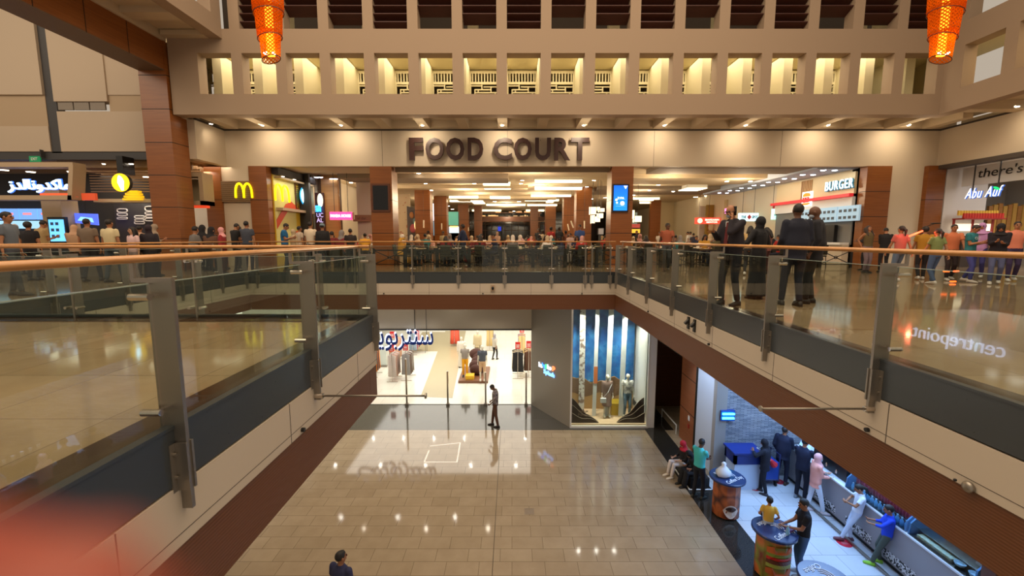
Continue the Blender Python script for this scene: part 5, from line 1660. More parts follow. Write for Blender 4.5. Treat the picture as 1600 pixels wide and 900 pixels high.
for (nm_, z0, z1, c_, fl) in (('logo_bun_top', .12, .30, (236, 120, 20), 1), ('logo_bun_bottom', -.30, -.2, (236, 120, 20), -1)):
    g_ = MB(); n_ = 12
    pts_ = [(-.27, -.06, z0 if fl > 0 else z1), (.27, -.06, z0 if fl > 0 else z1)] + [(.27 * math.cos(PI * i / n_), -.06, (z0 + (z1 - z0) * math.sin(PI * i / n_) ** .6) if fl > 0 else (z1 - (z1 - z0) * math.sin(PI * i / n_) ** .6)) for i in range(1, n_)]
    g_.prism(pts_, (0, .03, 0))
    g_.build(nm_, glow('logo_orange', c_, .9), bk).matrix_world = Matrix.Translation((14.93, p.y, p.z)) @ Matrix.Rotation(-PI / 2, 4, 'Z')
RDL = glow('logo_red', (200, 40, 30), .8)
text('logo_letters', 'BURGER', RDL, (14.86, p.y, p.z + .03), bk, rz=-PI / 2, width=.5, height=.13, depth=.02, bold=.03)
text('logo_letters', 'KING', RDL, (14.86, p.y, p.z - .12), bk, rz=-PI / 2, width=.42, height=.13, depth=.02, bold=.03)
for i in range(3):
    a = at_x(1284, 345, 14.9)
    y0 = 22.0 - i * 1.25
    s_ = MB().box(14.82, 14.9, y0 - 1.2, y0, 1.95, 2.62).build('menu_screen', glow('bk_screen', (150, 180, 198), .45), bk)
    mm = MB()
    for jx in range(4):
        for jz in range(2):
            mm.box(14.80, 14.82, y0 - .25 - .27 * jx, y0 - .10 - .27 * jx, 2.05 + .3 * jz, 2.17 + .3 * jz)
    mm.build('menu_picture', mat('menu_food', (70, 80, 90), .5), s_)
r = thing('kitchen_equipment', 'dark kitchen equipment behind the burger shop counter', 'kitchen equipment')
for i, (yy, zz, hh, c_) in enumerate(((22.4, 1.0, .8, BLACK), (21.3, 1.0, .55, mat('red_machine', (130, 26, 36), .4)), (20.1, 1.0, .8, BLACK))):
    MB().box(14.85, 15.0, yy - .45, yy + .45, zz, zz + hh).build('appliance', c_, r)
tb = MB(); tb.box(15.05, 15.1, 18.9, 24.4, .9, 2.55)
tb.build('back_opening', mat('kitchen_grey', (110, 108, 104), .5), bk)
for i in range(8):
    for j in range(2):
        o = downlight(14.3 - .5 * j, 19.2 + i * 1.35, 4.2, .10, LAMP_C, 'cool white downlight in the ceiling row along the burger shop', 'cool downlights along the right shops')
m = MB(); m.box(13.3, 15.1, 18.9, 30, 4.2, 4.5)
struct(m.build('ceiling_burger_shop', mat('cool_ceiling', (176, 186, 206), .6)), 'pale blue dropped ceiling along the burger shop', 'ceiling')
for i in range(3):
    for j in range(2):
        q = at_y((501, 515, 530)[i] + 6 * j, (296, 300, 303)[i] - 2 + 4 * j, 23.6)
        downlight(q.x, 21.5 + .6 * i, 4.3, .11, LAMP_C, 'cool white downlight over the noodle shop at left', 'cool downlights over the noodle shop')
# ---- Snack shop on the right side wall (opening in X = 18.1)
r = thing('hanging_leaf_sign', 'glowing white handwritten shop name with a green leaf, hanging at far right', 'sign')
q0, q1 = at_x(1510, 304, 18.6), at_x(1569, 296, 18.6)
yy = (q0.y + q1.y) / 2
zz = (q0.z + q1.z) / 2
text('letters', 'Abu Auf', glow('leaf_white', (240, 246, 255), 1.1), (18.55, yy, zz), r, rz=-PI / 2, width=q0.y - q1.y, height=.40, depth=.02, shear=.35, bold=-.012, spacing=1.12)
text('letters_rim', 'Abu Auf', glow('leaf_blue', (50, 90, 170), .6), (18.60, yy, zz - .01), r, rz=-PI / 2, width=(q0.y - q1.y) * 1.02, height=.43, depth=.02, shear=.35, bold=.008, spacing=1.12)
p = at_x(1557, 294, 18.5)
m = MB(); m.ball((18.5, p.y, p.z), (.02, .13, .05), 12, 6, Matrix.Rotation(.5, 3, 'X')); m.build('leaf', glow('leaf_green', (20, 190, 110), 1.0), r, smooth=True)
m = MB()
for u_ in (1522, 1561):
    p = at_x(u_, 280, 18.6); m.box(18.58, 18.62, p.y - .012, p.y + .012, zz + .1, 4.24)
m.build('hanger', DARKGREY, r)
tb = at_x(1560, 280, 19.2)
struct(MB().box(18.95, 19.0, 8, 18.2, 3.35, 4.1).build('wall_snack_fascia', mat('snack_white', (220, 216, 210), .5)), 'white inner fascia with handwriting in the snack shop', 'wall')
q0 = at_x(1528, 278, 18.94)
text('wall_writing', "there's more", mat('writing_black', (24, 22, 22), .5), (18.93, q0.y, q0.z), None, rz=-PI / 2, width=2.9, height=.36, depth=.01, shear=.1, center=False)
tag(bpy.data.objects['wall_writing'], 'black handwritten words there\'s more on the white fascia at far right', 'lettering')
struct(MB().box(18.4, 20.2, 18.3, 18.5, 0, 4.24).build('wall_snack_left', mat('snack_wall', (206, 200, 196), .45)), 'glossy pale side wall of the snack shop', 'wall')
struct(MB().box(18.4, 23.6, 20.4, 20.6, 0, 4.24).build('wall_snack_rear', mat('snack_rear', (160, 152, 142), .6)), 'grey beige rear wall of the snack shop', 'wall')
struct(MB().box(23.4, 23.6, 5, 20.6, 0, 4.24).build('wall_snack_back', mat('snack_grey', (170, 164, 156), .6)), 'grey back wall of the snack shop', 'wall')
struct(MB().box(18.41, 23.6, 4, 20.6, 4.24, 4.34).build('ceiling_snack', WHITE), 'white ceiling of the snack shop', 'ceiling')
struct(MB().box(18.0, 18.45, -.6, 18.4, 4.08, 4.24).build('trim_17', mat('shop_header_brown', (70, 60, 54), .5)), 'dark header strip above the snack shop opening', 'trim')
m = MB()
for i in range(10):
    m.box(18.5, 23.4, 15.8 - i * .9, 15.85 - i * .9, 4.10, 4.20)
struct(m.build('trim_18', DARKGREY), 'thin dark ceiling rails of the snack shop', 'trim')
r = thing('wood_plank_wall', 'vertical yellow wood plank panel in the snack shop', 'panel')
for i in range(9):
    MB().box(21.7 + i * .22, 21.88 + i * .22, 19.5, 19.6, .3, 2.65 + (i % 3) * .06).build('plank', (WOOD_L, mat('plank_yellow', (214, 168, 86), .5))[i % 2], r)
r = thing('snack_counter', 'snack display counter topped by a row of red and yellow packets', 'counter')
MB().box(18.65, 20.4, 17.6, 18.15, .0, 1.3).build('body', mat('counter_dark', (60, 50, 46), .5), r)
MB().box(18.63, 20.42, 17.58, 18.17, 1.3, 1.34).build('worktop', WHITE, r)
MB().box(18.8, 20.3, 18.1, 18.14, 1.5, 1.8).build('lit_shelf', glow('shelf_glow', (255, 240, 210), .8), r)
m = MB()
for yy_ in (18.7, 19.5, 20.35):
    m.box(yy_ - .03, yy_ + .03, 18.05, 18.11, 1.34, 2.0)
m.box(18.65, 20.4, 17.62, 18.12, 1.97, 2.02); m.build('frame', mat('rack_red', (150, 40, 36), .5), r)
pk = None
for i in range(30):
    if pk is None:
        m = MB(); m.prism([(-.05, 0, 0), (.05, 0, 0), (.045, 0, .2), (-.045, 0, .2)], (0, .06, 0))
        pk = m.build('snack_packet', mat('packet_red', (186, 44, 34), .4)); o = pk
        pk.material_slots[0].link = 'OBJECT'; pk.material_slots[0].material = MATS['packet_red']
    else:
        o = pk.copy(); COL.objects.link(o)
    yel = (i % 2)
    o.location = (18.72 + .112 * (i // 2), 17.68 + .22 * yel, 2.02 if not yel else 2.14)
    o.material_slots[0].link = 'OBJECT'
    o.material_slots[0].material = mat('packet_yellow', (222, 176, 60), .4) if yel else MATS['packet_red']
    tag(o, ('yellow' if yel else 'red') + ' snack packet in the row on top of the snack shop rack', 'packet', ('yellow' if yel else 'red') + ' packets on the snack shop rack')

# ================================================================ LANTERNS
def weave():
    m = bpy.data.materials.new('orange_mesh_shade')
    m.use_nodes = True
    n, l = m.node_tree.nodes, m.node_tree.links
    n.clear()
    o = n.new('ShaderNodeOutputMaterial')
    df = n.new('ShaderNodeBsdfDiffuse'); df.inputs[0].default_value = (*lin((150, 76, 16)), 1)
    tl = n.new('ShaderNodeBsdfTranslucent'); tl.inputs[0].default_value = (*lin((235, 118, 14)), 1)
    ad = n.new('ShaderNodeMixShader'); ad.inputs[0].default_value = .45
    tr = n.new('ShaderNodeBsdfTransparent')
    mx = n.new('ShaderNodeMixShader')
    tc = n.new('ShaderNodeTexCoord')
    mp = n.new('ShaderNodeMapping'); mp.inputs['Rotation'].default_value = (0, 0, .78); mp.inputs['Scale'].default_value = (1, 1, 1)
    br = n.new('ShaderNodeTexBrick'); br.offset = 0
    br.inputs['Scale'].default_value = 1; br.inputs['Brick Width'].default_value = .05; br.inputs['Row Height'].default_value = .05; br.inputs['Mortar Size'].default_value = .011
    br.inputs['Color1'].default_value = (0, 0, 0, 1); br.inputs['Color2'].default_value = (0, 0, 0, 1); br.inputs['Mortar'].default_value = (1, 1, 1, 1)
    l.new(tc.outputs['UV'], mp.inputs[0]); l.new(mp.outputs[0], br.inputs['Vector'])
    mr = n.new('ShaderNodeMapRange'); mr.inputs['To Min'].default_value = .35; mr.inputs['To Max'].default_value = 1
    l.new(br.outputs['Color'], mr.inputs['Value'])
    l.new(df.outputs[0], ad.inputs[1]); l.new(tl.outputs[0], ad.inputs[2])
    l.new(mr.outputs[0], mx.inputs[0]); l.new(tr.outputs[0], mx.inputs[1]); l.new(ad.outputs[0], mx.inputs[2])
    l.new(mx.outputs[0], o.inputs[0])
    return m
SHM = weave()
RING = mat('lantern_ring', (70, 30, 8), .5)
def lantern(x, y, z, lab, fl):
    r = thing('tiered_lantern', lab, 'lantern', (x, y, z))
    tiers = [(.17, .20, .0, .52), (.225, .26, .40, 1.0), (.28, .30, .86, 1.5), (.33, .34, 1.36, 2.1), (.30, .30, 2.05, 2.8)]
    n = 16
    for i, (r0, r1, z0, z1) in enumerate(tiers):
        me = bpy.data.meshes.new('shade_tier'); bm = bmesh.new(); uv = bm.loops.layers.uv.new('uv')
        cut = .10 * fl * (1 if i % 2 == 0 else 1)
        lo, hi = [], []
        for k in range(n):
            a = 2 * PI * k / n
            lo.append(bm.verts.new((r0 * math.cos(a), r0 * math.sin(a), z0 + cut * math.cos(a) * .6)))
            hi.append(bm.verts.new((r1 * math.cos(a), r1 * math.sin(a), z1)))
        for k in range(n):
            f = bm.faces.new([lo[k], lo[(k + 1) % n], hi[(k + 1) % n], hi[k]])
            us = [(k * 2 * PI * r0 / n, z0), ((k + 1) * 2 * PI * r0 / n, z0), ((k + 1) * 2 * PI * r0 / n, z1), (k * 2 * PI * r0 / n, z1)]
            for lp, c_ in zip(f.loops, us): lp[uv].uv = c_
        bm.to_mesh(me); bm.free(); me.materials.append(SHM)
        for p_ in me.polygons: p_.use_smooth = True
        t_ = link('shade_tier', me, r)
        m = MB()
        pts_ = [(r0 * math.cos(2 * PI * k / n), r0 * math.sin(2 * PI * k / n), z0 + cut * math.cos(2 * PI * k / n) * .6) for k in range(n + 1)]
        m.tube(pts_, .008, 5, cap=False); m.build('rim_wire', RING, t_)
    m = MB(); m.box(-.065, .065, -.03, .03, .06, 2.9); m.build('light_bar', glow('lantern_bar', (255, 176, 40), 2.4), r)
    m = MB()
    for s_ in (-.08, .08): m.ball((s_, -.05, .1), (.04, .04, .03), 10, 6)
    m.build('bulb', glow('lantern_bulb', (255, 245, 225), 8), r, smooth=True)
    m = MB(); m.tube([(0, 0, 2.8), (0, 0, 6)], .012, 6); m.build('cable', BLACK, r)
    for zz in (.35, 1.2, 2.2):
        d = bpy.data.lights.new('lantern_light', 'POINT'); d.energy = 1.2; d.color = (1, .5, .14); d.shadow_soft_size = .05
        o = bpy.data.objects.new('lantern_light', d); COL.objects.link(o); o.parent = r; o.location = (0, -.1, zz)
    return r
p = at_y(424, 93, 9)
lantern(p.x, 9, p.z, 'tiered orange mesh lantern hanging at the upper left', 1)
p = at_y(1469, 93, 9)
lantern(p.x, 9, p.z, 'tiered orange mesh lantern hanging at the upper right', -1)

for row, (Y_, xs_) in enumerate(((20.3, [-11.3 + 2.3 * i for i in range(7)]), (23.2, [-8 + 1.75 * i for i in range(7)]))):
    for x_ in xs_:
        o = thing('store_downlight', 'small bright downlight in the clothing store ceiling', 'ceiling light', (x_, Y_, -1.9), group='downlights of the clothing store ceiling')
        m = MB(); m.disc((0, 0, -.012), .06, .008, 12); m.build('lamp', glow('store_lamp', (255, 250, 235), 60), o)
        MB().lathe((0, 0, -.008), [(.085, 0), (.085, .008)], 14).build('trim_ring', WHITE, o)
for x_ in (-7.5, -5.0, -2.5, 2.6, 3.3, 4.0, 6.6, 8.6):
    o = thing('walkway_downlight', 'small bright downlight under the slab before the shops', 'ceiling light', (x_, 17.2 if x_ < 2 else 15.2, -1.24), group='downlights under the slab before the shops')
    m = MB(); m.disc((0, 0, -.012), .05, .008, 12); m.build('lamp', glow('store_lamp', (255, 250, 235), 60), o)
    MB().lathe((0, 0, -.008), [(.075, 0), (.075, .008)], 14).build('trim_ring', WHITE, o)
# ---- store on the left side of the lower level, mirrored in the right glass railing
r = thing('lifestyle_store_sign', 'glowing centrepoint store name low on the left side, seen only mirrored in the right glass railing', 'sign')
r['label'] = 'glowing centrepoint store name, seen mirrored in the right glass railing'
text('letters', 'centrepoint', glow('mirror_sign_glow', (200, 215, 255), 4.5), (-11.4, 17.4, -3.15), r, rz=PI / 2, width=3.7, height=.75, depth=.06, bold=-.01)
struct(MB().box(-11.9, -11.6, 9, 17.9, ZL, -1.25).build('wall_lower_left', mat('left_store_white', (220, 214, 204), .6)), 'white store front on the left side of the lower level', 'wall')
# hangers for box signs
for nm_, x_, y_, z_ in (('orange_box_sign', at_y(1100, 340, 31).x, 31, at_y(1100, 340, 31).z), ('white_box_sign', at_y(1169, 333, 26).x, 26, at_y(1169, 333, 26).z), ('burger_box_sign', at_y(1217, 326.5, 24.5).x, 24.5, at_y(1217, 326.5, 24.5).z), ('panda_house_sign', at_y(533, 331, 22).x, 22.03, at_y(533, 331, 22).z)):
    m = MB()
    for dx in (-.35, .35):
        m.tube([(x_ + dx, y_, z_), (x_ + dx, y_, 4.5)], .012, 6)
    m.build('hanger', DARKGREY, bpy.data.objects[nm_])
# ================================================================ PEOPLE
def ik(a, b, l1, l2, pole):
    a, b = Vector(a), Vector(b)
    d = b - a
    L = min(d.length, (l1 + l2) * .999)
    if d.length < 1e-6: d = Vector((0, 0, -1))
    dn_ = d.normalized()
    x = (l1 * l1 - l2 * l2 + L * L) / (2 * L)
    h = math.sqrt(max(0, l1 * l1 - x * x))
    pole = Vector(pole)
    pv = pole - dn_ * pole.dot(dn_)
    if pv.length < 1e-6: pv = Vector((0, 1, 0))
    pv.normalize()
    return a + dn_ * x + pv * h, a + dn_ * L

def fmesh(base, adders, name, mats):
    """append extra geometry to a remeshed mesh"""
    m = MB()
    if base is not None:
        m.bm.from_mesh(base)
        bpy.data.meshes.remove(base)
    for fn in adders: fn(m)
    return m.mesh(name, mats, True)

SKIN = {'l': (196, 148, 116), 'm': (160, 108, 76), 'd': (98, 64, 46), 'x': (60, 40, 32)}
def skinmat(k): return mat('skin_' + k, SKIN[k], .55)
EYE = mat('eye_dark', (24, 16, 12), .3)
LIP = mat('lips', (150, 82, 72), .5)

def figure(pose, look, vox=.018):
    P = dict(pel=(0, 0, .95), lean=0, twist=0, fR=(.1, 0, .08), fL=(-.1, 0, .08), hR=(.26, .04, .86), hL=(-.26, .04, .86), yaw=0, pitch=.05, roll=0, eR=(.4, -1, -.2), eL=(-.4, -1, -.2), kR=(.05, 1, 0), kL=(-.05, 1, 0), curl=.5, ftR=0, ftL=0, fat=1.0)
    P.update(pose)
    L = dict(skin='m', hair='short', haircol=(26, 20, 18), top='tee', topcol=(120, 120, 120), bottom='trousers', botcol=(40, 44, 60), shoe=(40, 36, 36), headr=1.0)
    L.update(look)
    parts = []
    pel = Vector(P['pel'])
    R = Matrix.Rotation(P['twist'], 3, 'Z') @ Matrix.Rotation(-P['lean'], 3, 'X')
    up, rt, fw = R @ Vector((0, 0, 1)), R @ Vector((1, 0, 0)), R @ Vector((0, 1, 0))
    fat = P['fat']
    S = {}
    shR, shL = pel + up * .475 + rt * .175, pel + up * .475 - rt * .175
    elR, wrR = ik(shR, P['hR'], .285, .25, P['eR'])
    elL, wrL = ik(shL, P['hL'], .285, .25, P['eL'])
    hpR, hpL = pel + rt * .085 - Vector((0, 0, .03)), pel - rt * .085 - Vector((0, 0, .03))
    knR, anR = ik(hpR, P['fR'], .43, .42, P['kR'])
    knL, anL = ik(hpL, P['fL'], .43, .42, P['kL'])
    neck = pel + up * .54
    HR = Matrix.Rotation(P['yaw'] + P['twist'], 3, 'Z') @ Matrix.Rotation(-P['pitch'] - P['lean'] * .3, 3, 'X') @ Matrix.Rotation(P['roll'], 3, 'Y')
    hs = L['headr']
    hc = neck + (HR @ Vector((0, .012, .135 * hs)))
    def ell(c, a, b, n=14, off=0):
        return [c + rt * (a * math.cos(2 * PI * k / n)) + fw * (b * math.sin(2 * PI * k / n)) for k in range(n)]
    def torso(m, g, hem, top=.55, sq=1.0):
        lv = [(-.08, .14, .095), (0, .155, .11), (.12, .142 * fat, .105 * fat), (.30, .162, .115), (.41, .175, .108), (.47, .155, .088), (.51, .085, .068), (top, .055, .055)]
        lv = [(t, a + g, b + g * .8) for t, a, b in lv if t >= hem and t <= top + 1e-6]
        if hem < -.08: lv.insert(0, (hem, .15 + g, .115 + g))
        m.rings([ell(pel + up * t, a, b) for t, a, b in lv])
    # skin body
    b = MB()
    torso(b, -.008, -.08)
    b.tube([pel + up * .5, neck + (hc - neck) * .6], [.056, .048], 10)
    b.ball(hc + HR @ Vector((0, -.008, .015)) * hs, (.074 * hs, .092 * hs, .100 * hs), 14, 10, HR)
    b.ball(hc + HR @ Vector((0, .025, -.045)) * hs, (.056 * hs, .062 * hs, .068 * hs), 12, 8, HR)
    b.tube([pel + Vector((0, 0, -.02)), pel + up * .1], .1, 10, round_ends=True)
    for sh, el, wr in ((shR, elR, wrR), (shL, elL, wrL)):
        b.tube([sh, sh.lerp(el, .5), el], [.045, .042, .036], 10, round_ends=True)
        b.tube([el, el.lerp(wr, .35), wr], [.037, .036, .024], 10, round_ends=True)
        d = (wr - el).normalized()
        b.tube([wr, wr + d * .05, wr + d * .085], [.022, .030, .026], 8, round_ends=True)
    for hp, kn, an in ((hpR, knR, anR), (hpL, knL, anL)):
        b.tube([hp, hp.lerp(kn, .5), kn], [.076, .066, .048], 10, round_ends=True)
        b.tube([kn, kn.lerp(an, .35), an], [.048, .050, .032], 10, round_ends=True)
        b.ball(an + Vector((0, .03, -.045)), (.03, .07, .025), 8, 6)
    base = remesh(b, vox, 3, 'body')
    def extras(m):
        m.m = 0
        H_ = lambda x, y, z: hc + HR @ Vector((x, y, z)) * hs
        m.ball(H_(0, .092, -.008), (.013 * hs, .020 * hs, .022 * hs), 8, 6, HR)
        for s_ in (-1, 1):
            m.ball(H_(s_ * .076, -.005, .0), (.010 * hs, .020 * hs, .030 * hs), 8, 6, HR)
        m.m = 1
        for s_ in (-1, 1):
            m.ball(H_(s_ * .030, .078, .016), (.014 * hs, .010 * hs, .008 * hs), 8, 6, HR)
            m.ball(H_(s_ * .030, .080, .036), (.020 * hs, .009 * hs, .005 * hs), 8, 4, HR)
        m.m = 2
        m.ball(H_(0, .084, -.052), (.024 * hs, .010 * hs, .008 * hs), 8, 5, HR)
        m.m = 0
        for sd, (el, wr) in ((1, (elR, wrR)), (-1, (elL, wrL))):
            d = (wr - el).normalized()
            lat = fw - d * fw.dot(d)
            if lat.length < .2: lat = up - d * up.dot(d)
            lat.normalize()
            pn = d.cross(lat) * (-sd)
            if pn.dot(rt * -sd) < 0 and abs(d.dot(up)) > .5: pn = -pn
            for i, (o_, ln) in enumerate(((-.024, .85), (-.008, .98), (.008, 1.0), (.023, .93))):
                p0 = wr + d * .075 + lat * o_
                q = [p0]
                dd = d.copy()
                for sg_ in (.032, .024, .019):
                    dd = (dd + pn * P['curl'] * .9).normalized()
                    q.append(q[-1] + dd * sg_ * ln)
                m.tube(q, [.0095, .0088, .008, .0065], 6)
            q = [wr + d * .025 + lat * .022]
            dd = (d * .6 + lat * .9).normalized()
            for sg_ in (.030, .026, .022):
                q.append(q[-1] + dd * sg_); dd = (dd + d * .5 + pn * .3).normalized()
            m.tube(q, [.012, .0105, .0095, .007], 6)
    parts.append(('body', fmesh(base, [extras], 'body', [skinmat(L['skin']), EYE, LIP]), None))
    # trousers / skirt
    bc = mat('cloth_%d_%d_%d' % tuple(L['botcol']), L['botcol'], .85)
    tc_ = mat('cloth_%d_%d_%d' % tuple(L['topcol']), L['topcol'], .85)
    if L['bottom'] in ('trousers', 'shorts'):
        b = MB()
        end = 1.0 if L['bottom'] == 'trousers' else None
        b.rings([ell(pel + up * t, a, c_) for t, a, c_ in ((-.09, .14, .10), (-.02, .163, .118), (.06, .158, .115), (.10, .15, .11))])
        for hp, kn, an in ((hpR, knR, anR), (hpL, knL, anL)):
            b.tube([hp + Vector((0, 0, .02)), hp.lerp(kn, .5), kn], [.090, .080, .064], 10, round_ends=True)
            if end:
                b.tube([kn, kn.lerp(an, .4), an + (kn - an) * .02], [.062, .060, .050], 10)
            else:
                b.tube([kn, kn.lerp(an, .12)], [.064, .066], 10)
        parts.append((L['bottom'], remesh(b, vox, 2, L['bottom']), bc))
    elif L['bottom'] == 'skirt':
        b = MB()
        bot = Vector((pel.x, pel.y, .05 if L.get('long', 1) else .45))
        wdt = .24 if L.get('long', 1) else .2
        b.rings([ell(pel + up * .10, .15, .11), ell(pel, .17, .125), ell(pel.lerp(bot, .5), .19, .15), ell(bot, wdt, .19)])
        parts.append(('skirt', remesh(b, vox, 3, 'skirt'), bc))
    # top
    t = L['top']
    b = MB()
    if t == 'abaya':
        torso(b, .022, -.02)
        if pel.z > .7:
            bot = Vector((pel.x, pel.y, .06))
            b.rings([ell(pel + up * .06, .175, .13), ell(pel.lerp(bot, .5), .19, .15), ell(bot, .22, .19)])
        else:
            for hp, kn, an in ((hpR, knR, anR), (hpL, knL, anL)):
                b.tube([hp, kn, an + Vector((0, 0, .02))], [.12, .10, .09], 10, round_ends=True)
    else:
        torso(b, {'tee': .014, 'tank': .010, 'long': .016, 'jacket': .028, 'hoodie': .026}[t], {'tee': -.07, 'tank': -.05, 'long': -.09, 'jacket': -.17, 'hoodie': -.1}[t] if pel.z > .7 else -.05)
    ln = {'tee': .62, 'tank': 0, 'long': 1.6, 'jacket': 1.93, 'hoodie': 1.93, 'abaya': 1.93}[t]
    rr = {'tee': .064, 'tank': 0, 'long': .056, 'jacket': .066, 'hoodie': .064, 'abaya': .066}[t]
    if ln:
        for sh, el, wr in ((shR, elR, wrR), (shL, elL, wrL)):
            if ln <= 1:
                b.tube([sh, sh.lerp(el, ln)], [rr, rr * .95], 10)
            else:
                b.tube([sh, sh.lerp(el, .5), el], [rr, rr * .95, rr * .85], 10, round_ends=True)
                b.tube([el, el.lerp(wr, ln - 1)], [rr * .84, rr * .66], 10)
            b.ball(sh, (rr, rr, rr), 10, 8)
    nm_ = {'tee': 'shirt', 'tank': 'shirt', 'long': 'shirt', 'jacket': 'jacket', 'hoodie': 'hoodie', 'abaya': 'robe'}[t]
    parts.append((nm_, remesh(b, vox, 3, nm_), tc_))
    # shirt front + tie for suits
    if L.get('tie'):
        m = MB(); m.prism([pel + up * .50 + fw * .10 + rt * x for x in (-.05, .05)] + [pel + up * .12 + fw * .15 + rt * x for x in (.02, -.02)], fw * .012)
        parts.append(('shirt_front', m.mesh('shirt_front', [WHITE]), None))
        m = MB(); m.prism([pel + up * .49 + fw * .125 + rt * x for x in (-.018, .018)] + [pel + up * .14 + fw * .165 + rt * .035, pel + up * .10 + fw * .165, pel + up * .14 + fw * .165 - rt * .035], fw * .01)
        parts.append(('tie', m.mesh('tie', [mat('tie_red', (96, 28, 32), .5)]), None))
    # shoes
    sh_ = MB()
    for an, ft in ((anR, P['ftR']), (anL, P['ftL'])):
        fd = Matrix.Rotation(ft + P['twist'] * 0, 3, 'Z') @ Vector((0, 1, 0)); sd = fd.cross(Vector((0, 0, 1)))
        z0 = an.z - .08
        def rg(y, w2, h_):
            c_ = Vector((an.x, an.y, z0)) + fd * y
            return [c_ + sd * w2 + Vector((0, 0, .0)), c_ + sd * w2 * .95 + Vector((0, 0, h_ * .7)), c_ + Vector((0, 0, h_)), c_ - sd * w2 * .95 + Vector((0, 0, h_ * .7)), c_ - sd * w2]
        sh_.rings([rg(-.075, .022, .05), rg(-.05, .038, .10), rg(.0, .040, .105), rg(.08, .046, .07), rg(.15, .042, .05), rg(.185, .02, .03)])
    parts.append(('shoes', sh_.mesh('shoes', [mat('shoe_%d_%d_%d' % tuple(L['shoe']), L['shoe'], .5)], True), None))
    # hair / scarf
    hm = mat('hair_%d_%d_%d' % tuple(L['haircol']), L['haircol'], .6)
    H_ = lambda x, y, z: hc + HR @ Vector((x, y, z)) * hs
    hr = L['hair']
    b = MB()
    if hr in ('short', 'long', 'ponytail', 'curly'):
        g = .012 if hr == 'curly' else 0
        b.ball(H_(0, -.022, .032), ((.081 + g) * hs, (.095 + g) * hs, (.093 + g) * hs), 16, 10, HR)
        b.ball(H_(0, .012, .075), (.060 * hs, .056 * hs, .045 * hs), 12, 8, HR)
        if hr == 'long':
            b.tube([H_(0, -.05, .03), H_(0, -.085, -.1), H_(0, -.085, -.30)], [.08, .085, .06], 10, round_ends=True)
            for s_ in (-1, 1): b.tube([H_(s_ * .068, -.01, .03), H_(s_ * .09, 0, -.1), H_(s_ * .11, .05, -.27)], [.028, .036, .022], 8, round_ends=True)
        if hr == 'ponytail':
            b.tube([H_(0, -.10, .04), H_(0, -.15, -.02), H_(0, -.14, -.2)], [.03, .045, .018], 8, round_ends=True)
        parts.append(('hair', remesh(b, vox * .8, 3, 'hair'), hm))
    elif hr == 'bun':
        b.ball(H_(0, -.02, .03), (.081 * hs, .096 * hs, .093 * hs), 16, 10, HR); b.ball(H_(0, -.11, .05), (.04, .04, .04), 10, 8)
        parts.append(('hair', remesh(b, vox * .8, 3, 'hair'), hm))
    elif hr == 'hijab':
        b.ball(H_(0, -.022, .018), (.094 * hs, .105 * hs, .118 * hs), 16, 10, HR)
        b.tube([H_(0, -.02, -.06), neck + fw * .015, neck - up * .10 + fw * .02], [.082, .088, .15], 12, round_ends=False)
        b.ball(neck - up * .075 + fw * .02, (.165, .125, .075), 14, 8, R)
        parts.append(('headscarf', remesh(b, vox, 4, 'headscarf'), mat('scarf_%d_%d_%d' % tuple(L['haircol']), L['haircol'], .85)))
    elif hr == 'cap':
        b.ball(H_(0, -.02, .03), (.080 * hs, .094 * hs, .09 * hs), 14, 10, HR)
        parts.append(('hair', remesh(b, vox * .8, 3, 'hair'), hm))
        b = MB(); b.ball(H_(0, -.005, .055), (.09 * hs, .104 * hs, .08 * hs), 14, 8, HR); b.ball(H_(0, .10, .045), (.07, .07, .012), 10, 6, HR)
        parts.append(('cap', b.mesh('cap', [mat('cap_cloth', L.get('capcol', (110, 130, 140)), .8)], True), None))
    if L.get('mask'):
        m = MB(); m.ball(H_(0, .045, -.048), (.062 * hs, .056 * hs, .046 * hs), 12, 8, HR)
        parts.append(('face_mask', m.mesh('face_mask', [mat('mask_cloth', L['mask'], .7)], True), None))
    if L.get('beard'):
        m = MB(); m.ball(H_(0, .028, -.062), (.060 * hs, .060 * hs, .050 * hs), 12, 8, HR)
        parts.insert(1, ('beard', m.mesh('beard', [hm], True), None))
    if L.get('glasses'):
        m = MB()
        for s_ in (-1, 1):
            pts_ = [H_(s_ * .034 + .026 * math.cos(q), .095, .014 + .02 * math.sin(q)) for q in [2 * PI * i / 12 for i in range(13)]]
            m.tube(pts_, .004, 5, cap=False); m.tube([H_(s_ * .06, .09, .016), H_(s_ * .08, 0, .016)], .004, 5)
        m.tube([H_(-.01, .097, .016), H_(.01, .097, .016)], .004, 5)
        parts.append(('glasses', m.mesh('glasses', [BLACK]), None))
    info = dict(wrR=wrR, wrL=wrL, dR=(wrR - elR).normalized(), dL=(wrL - elL).normalized(), pel=pel, up=up, rt=rt, fw=fw, hc=hc, neck=neck)
    return parts, info

def person(loc, rz, H, pose, look, label, group=None, vox=.018):
    parts, info = figure(pose, look, vox)
    r = thing('person', label, 'person', loc, rz, group)
    s = H / 1.75
    r.scale = (s, s, s)
    for nm_, me, mt in parts:
        if mt is not None:
            me.materials.clear(); me.materials.append(mt)
        link(nm_, me, r)
    r_info = info
    r_info['root'] = r; r_info['s'] = s
    return r_info

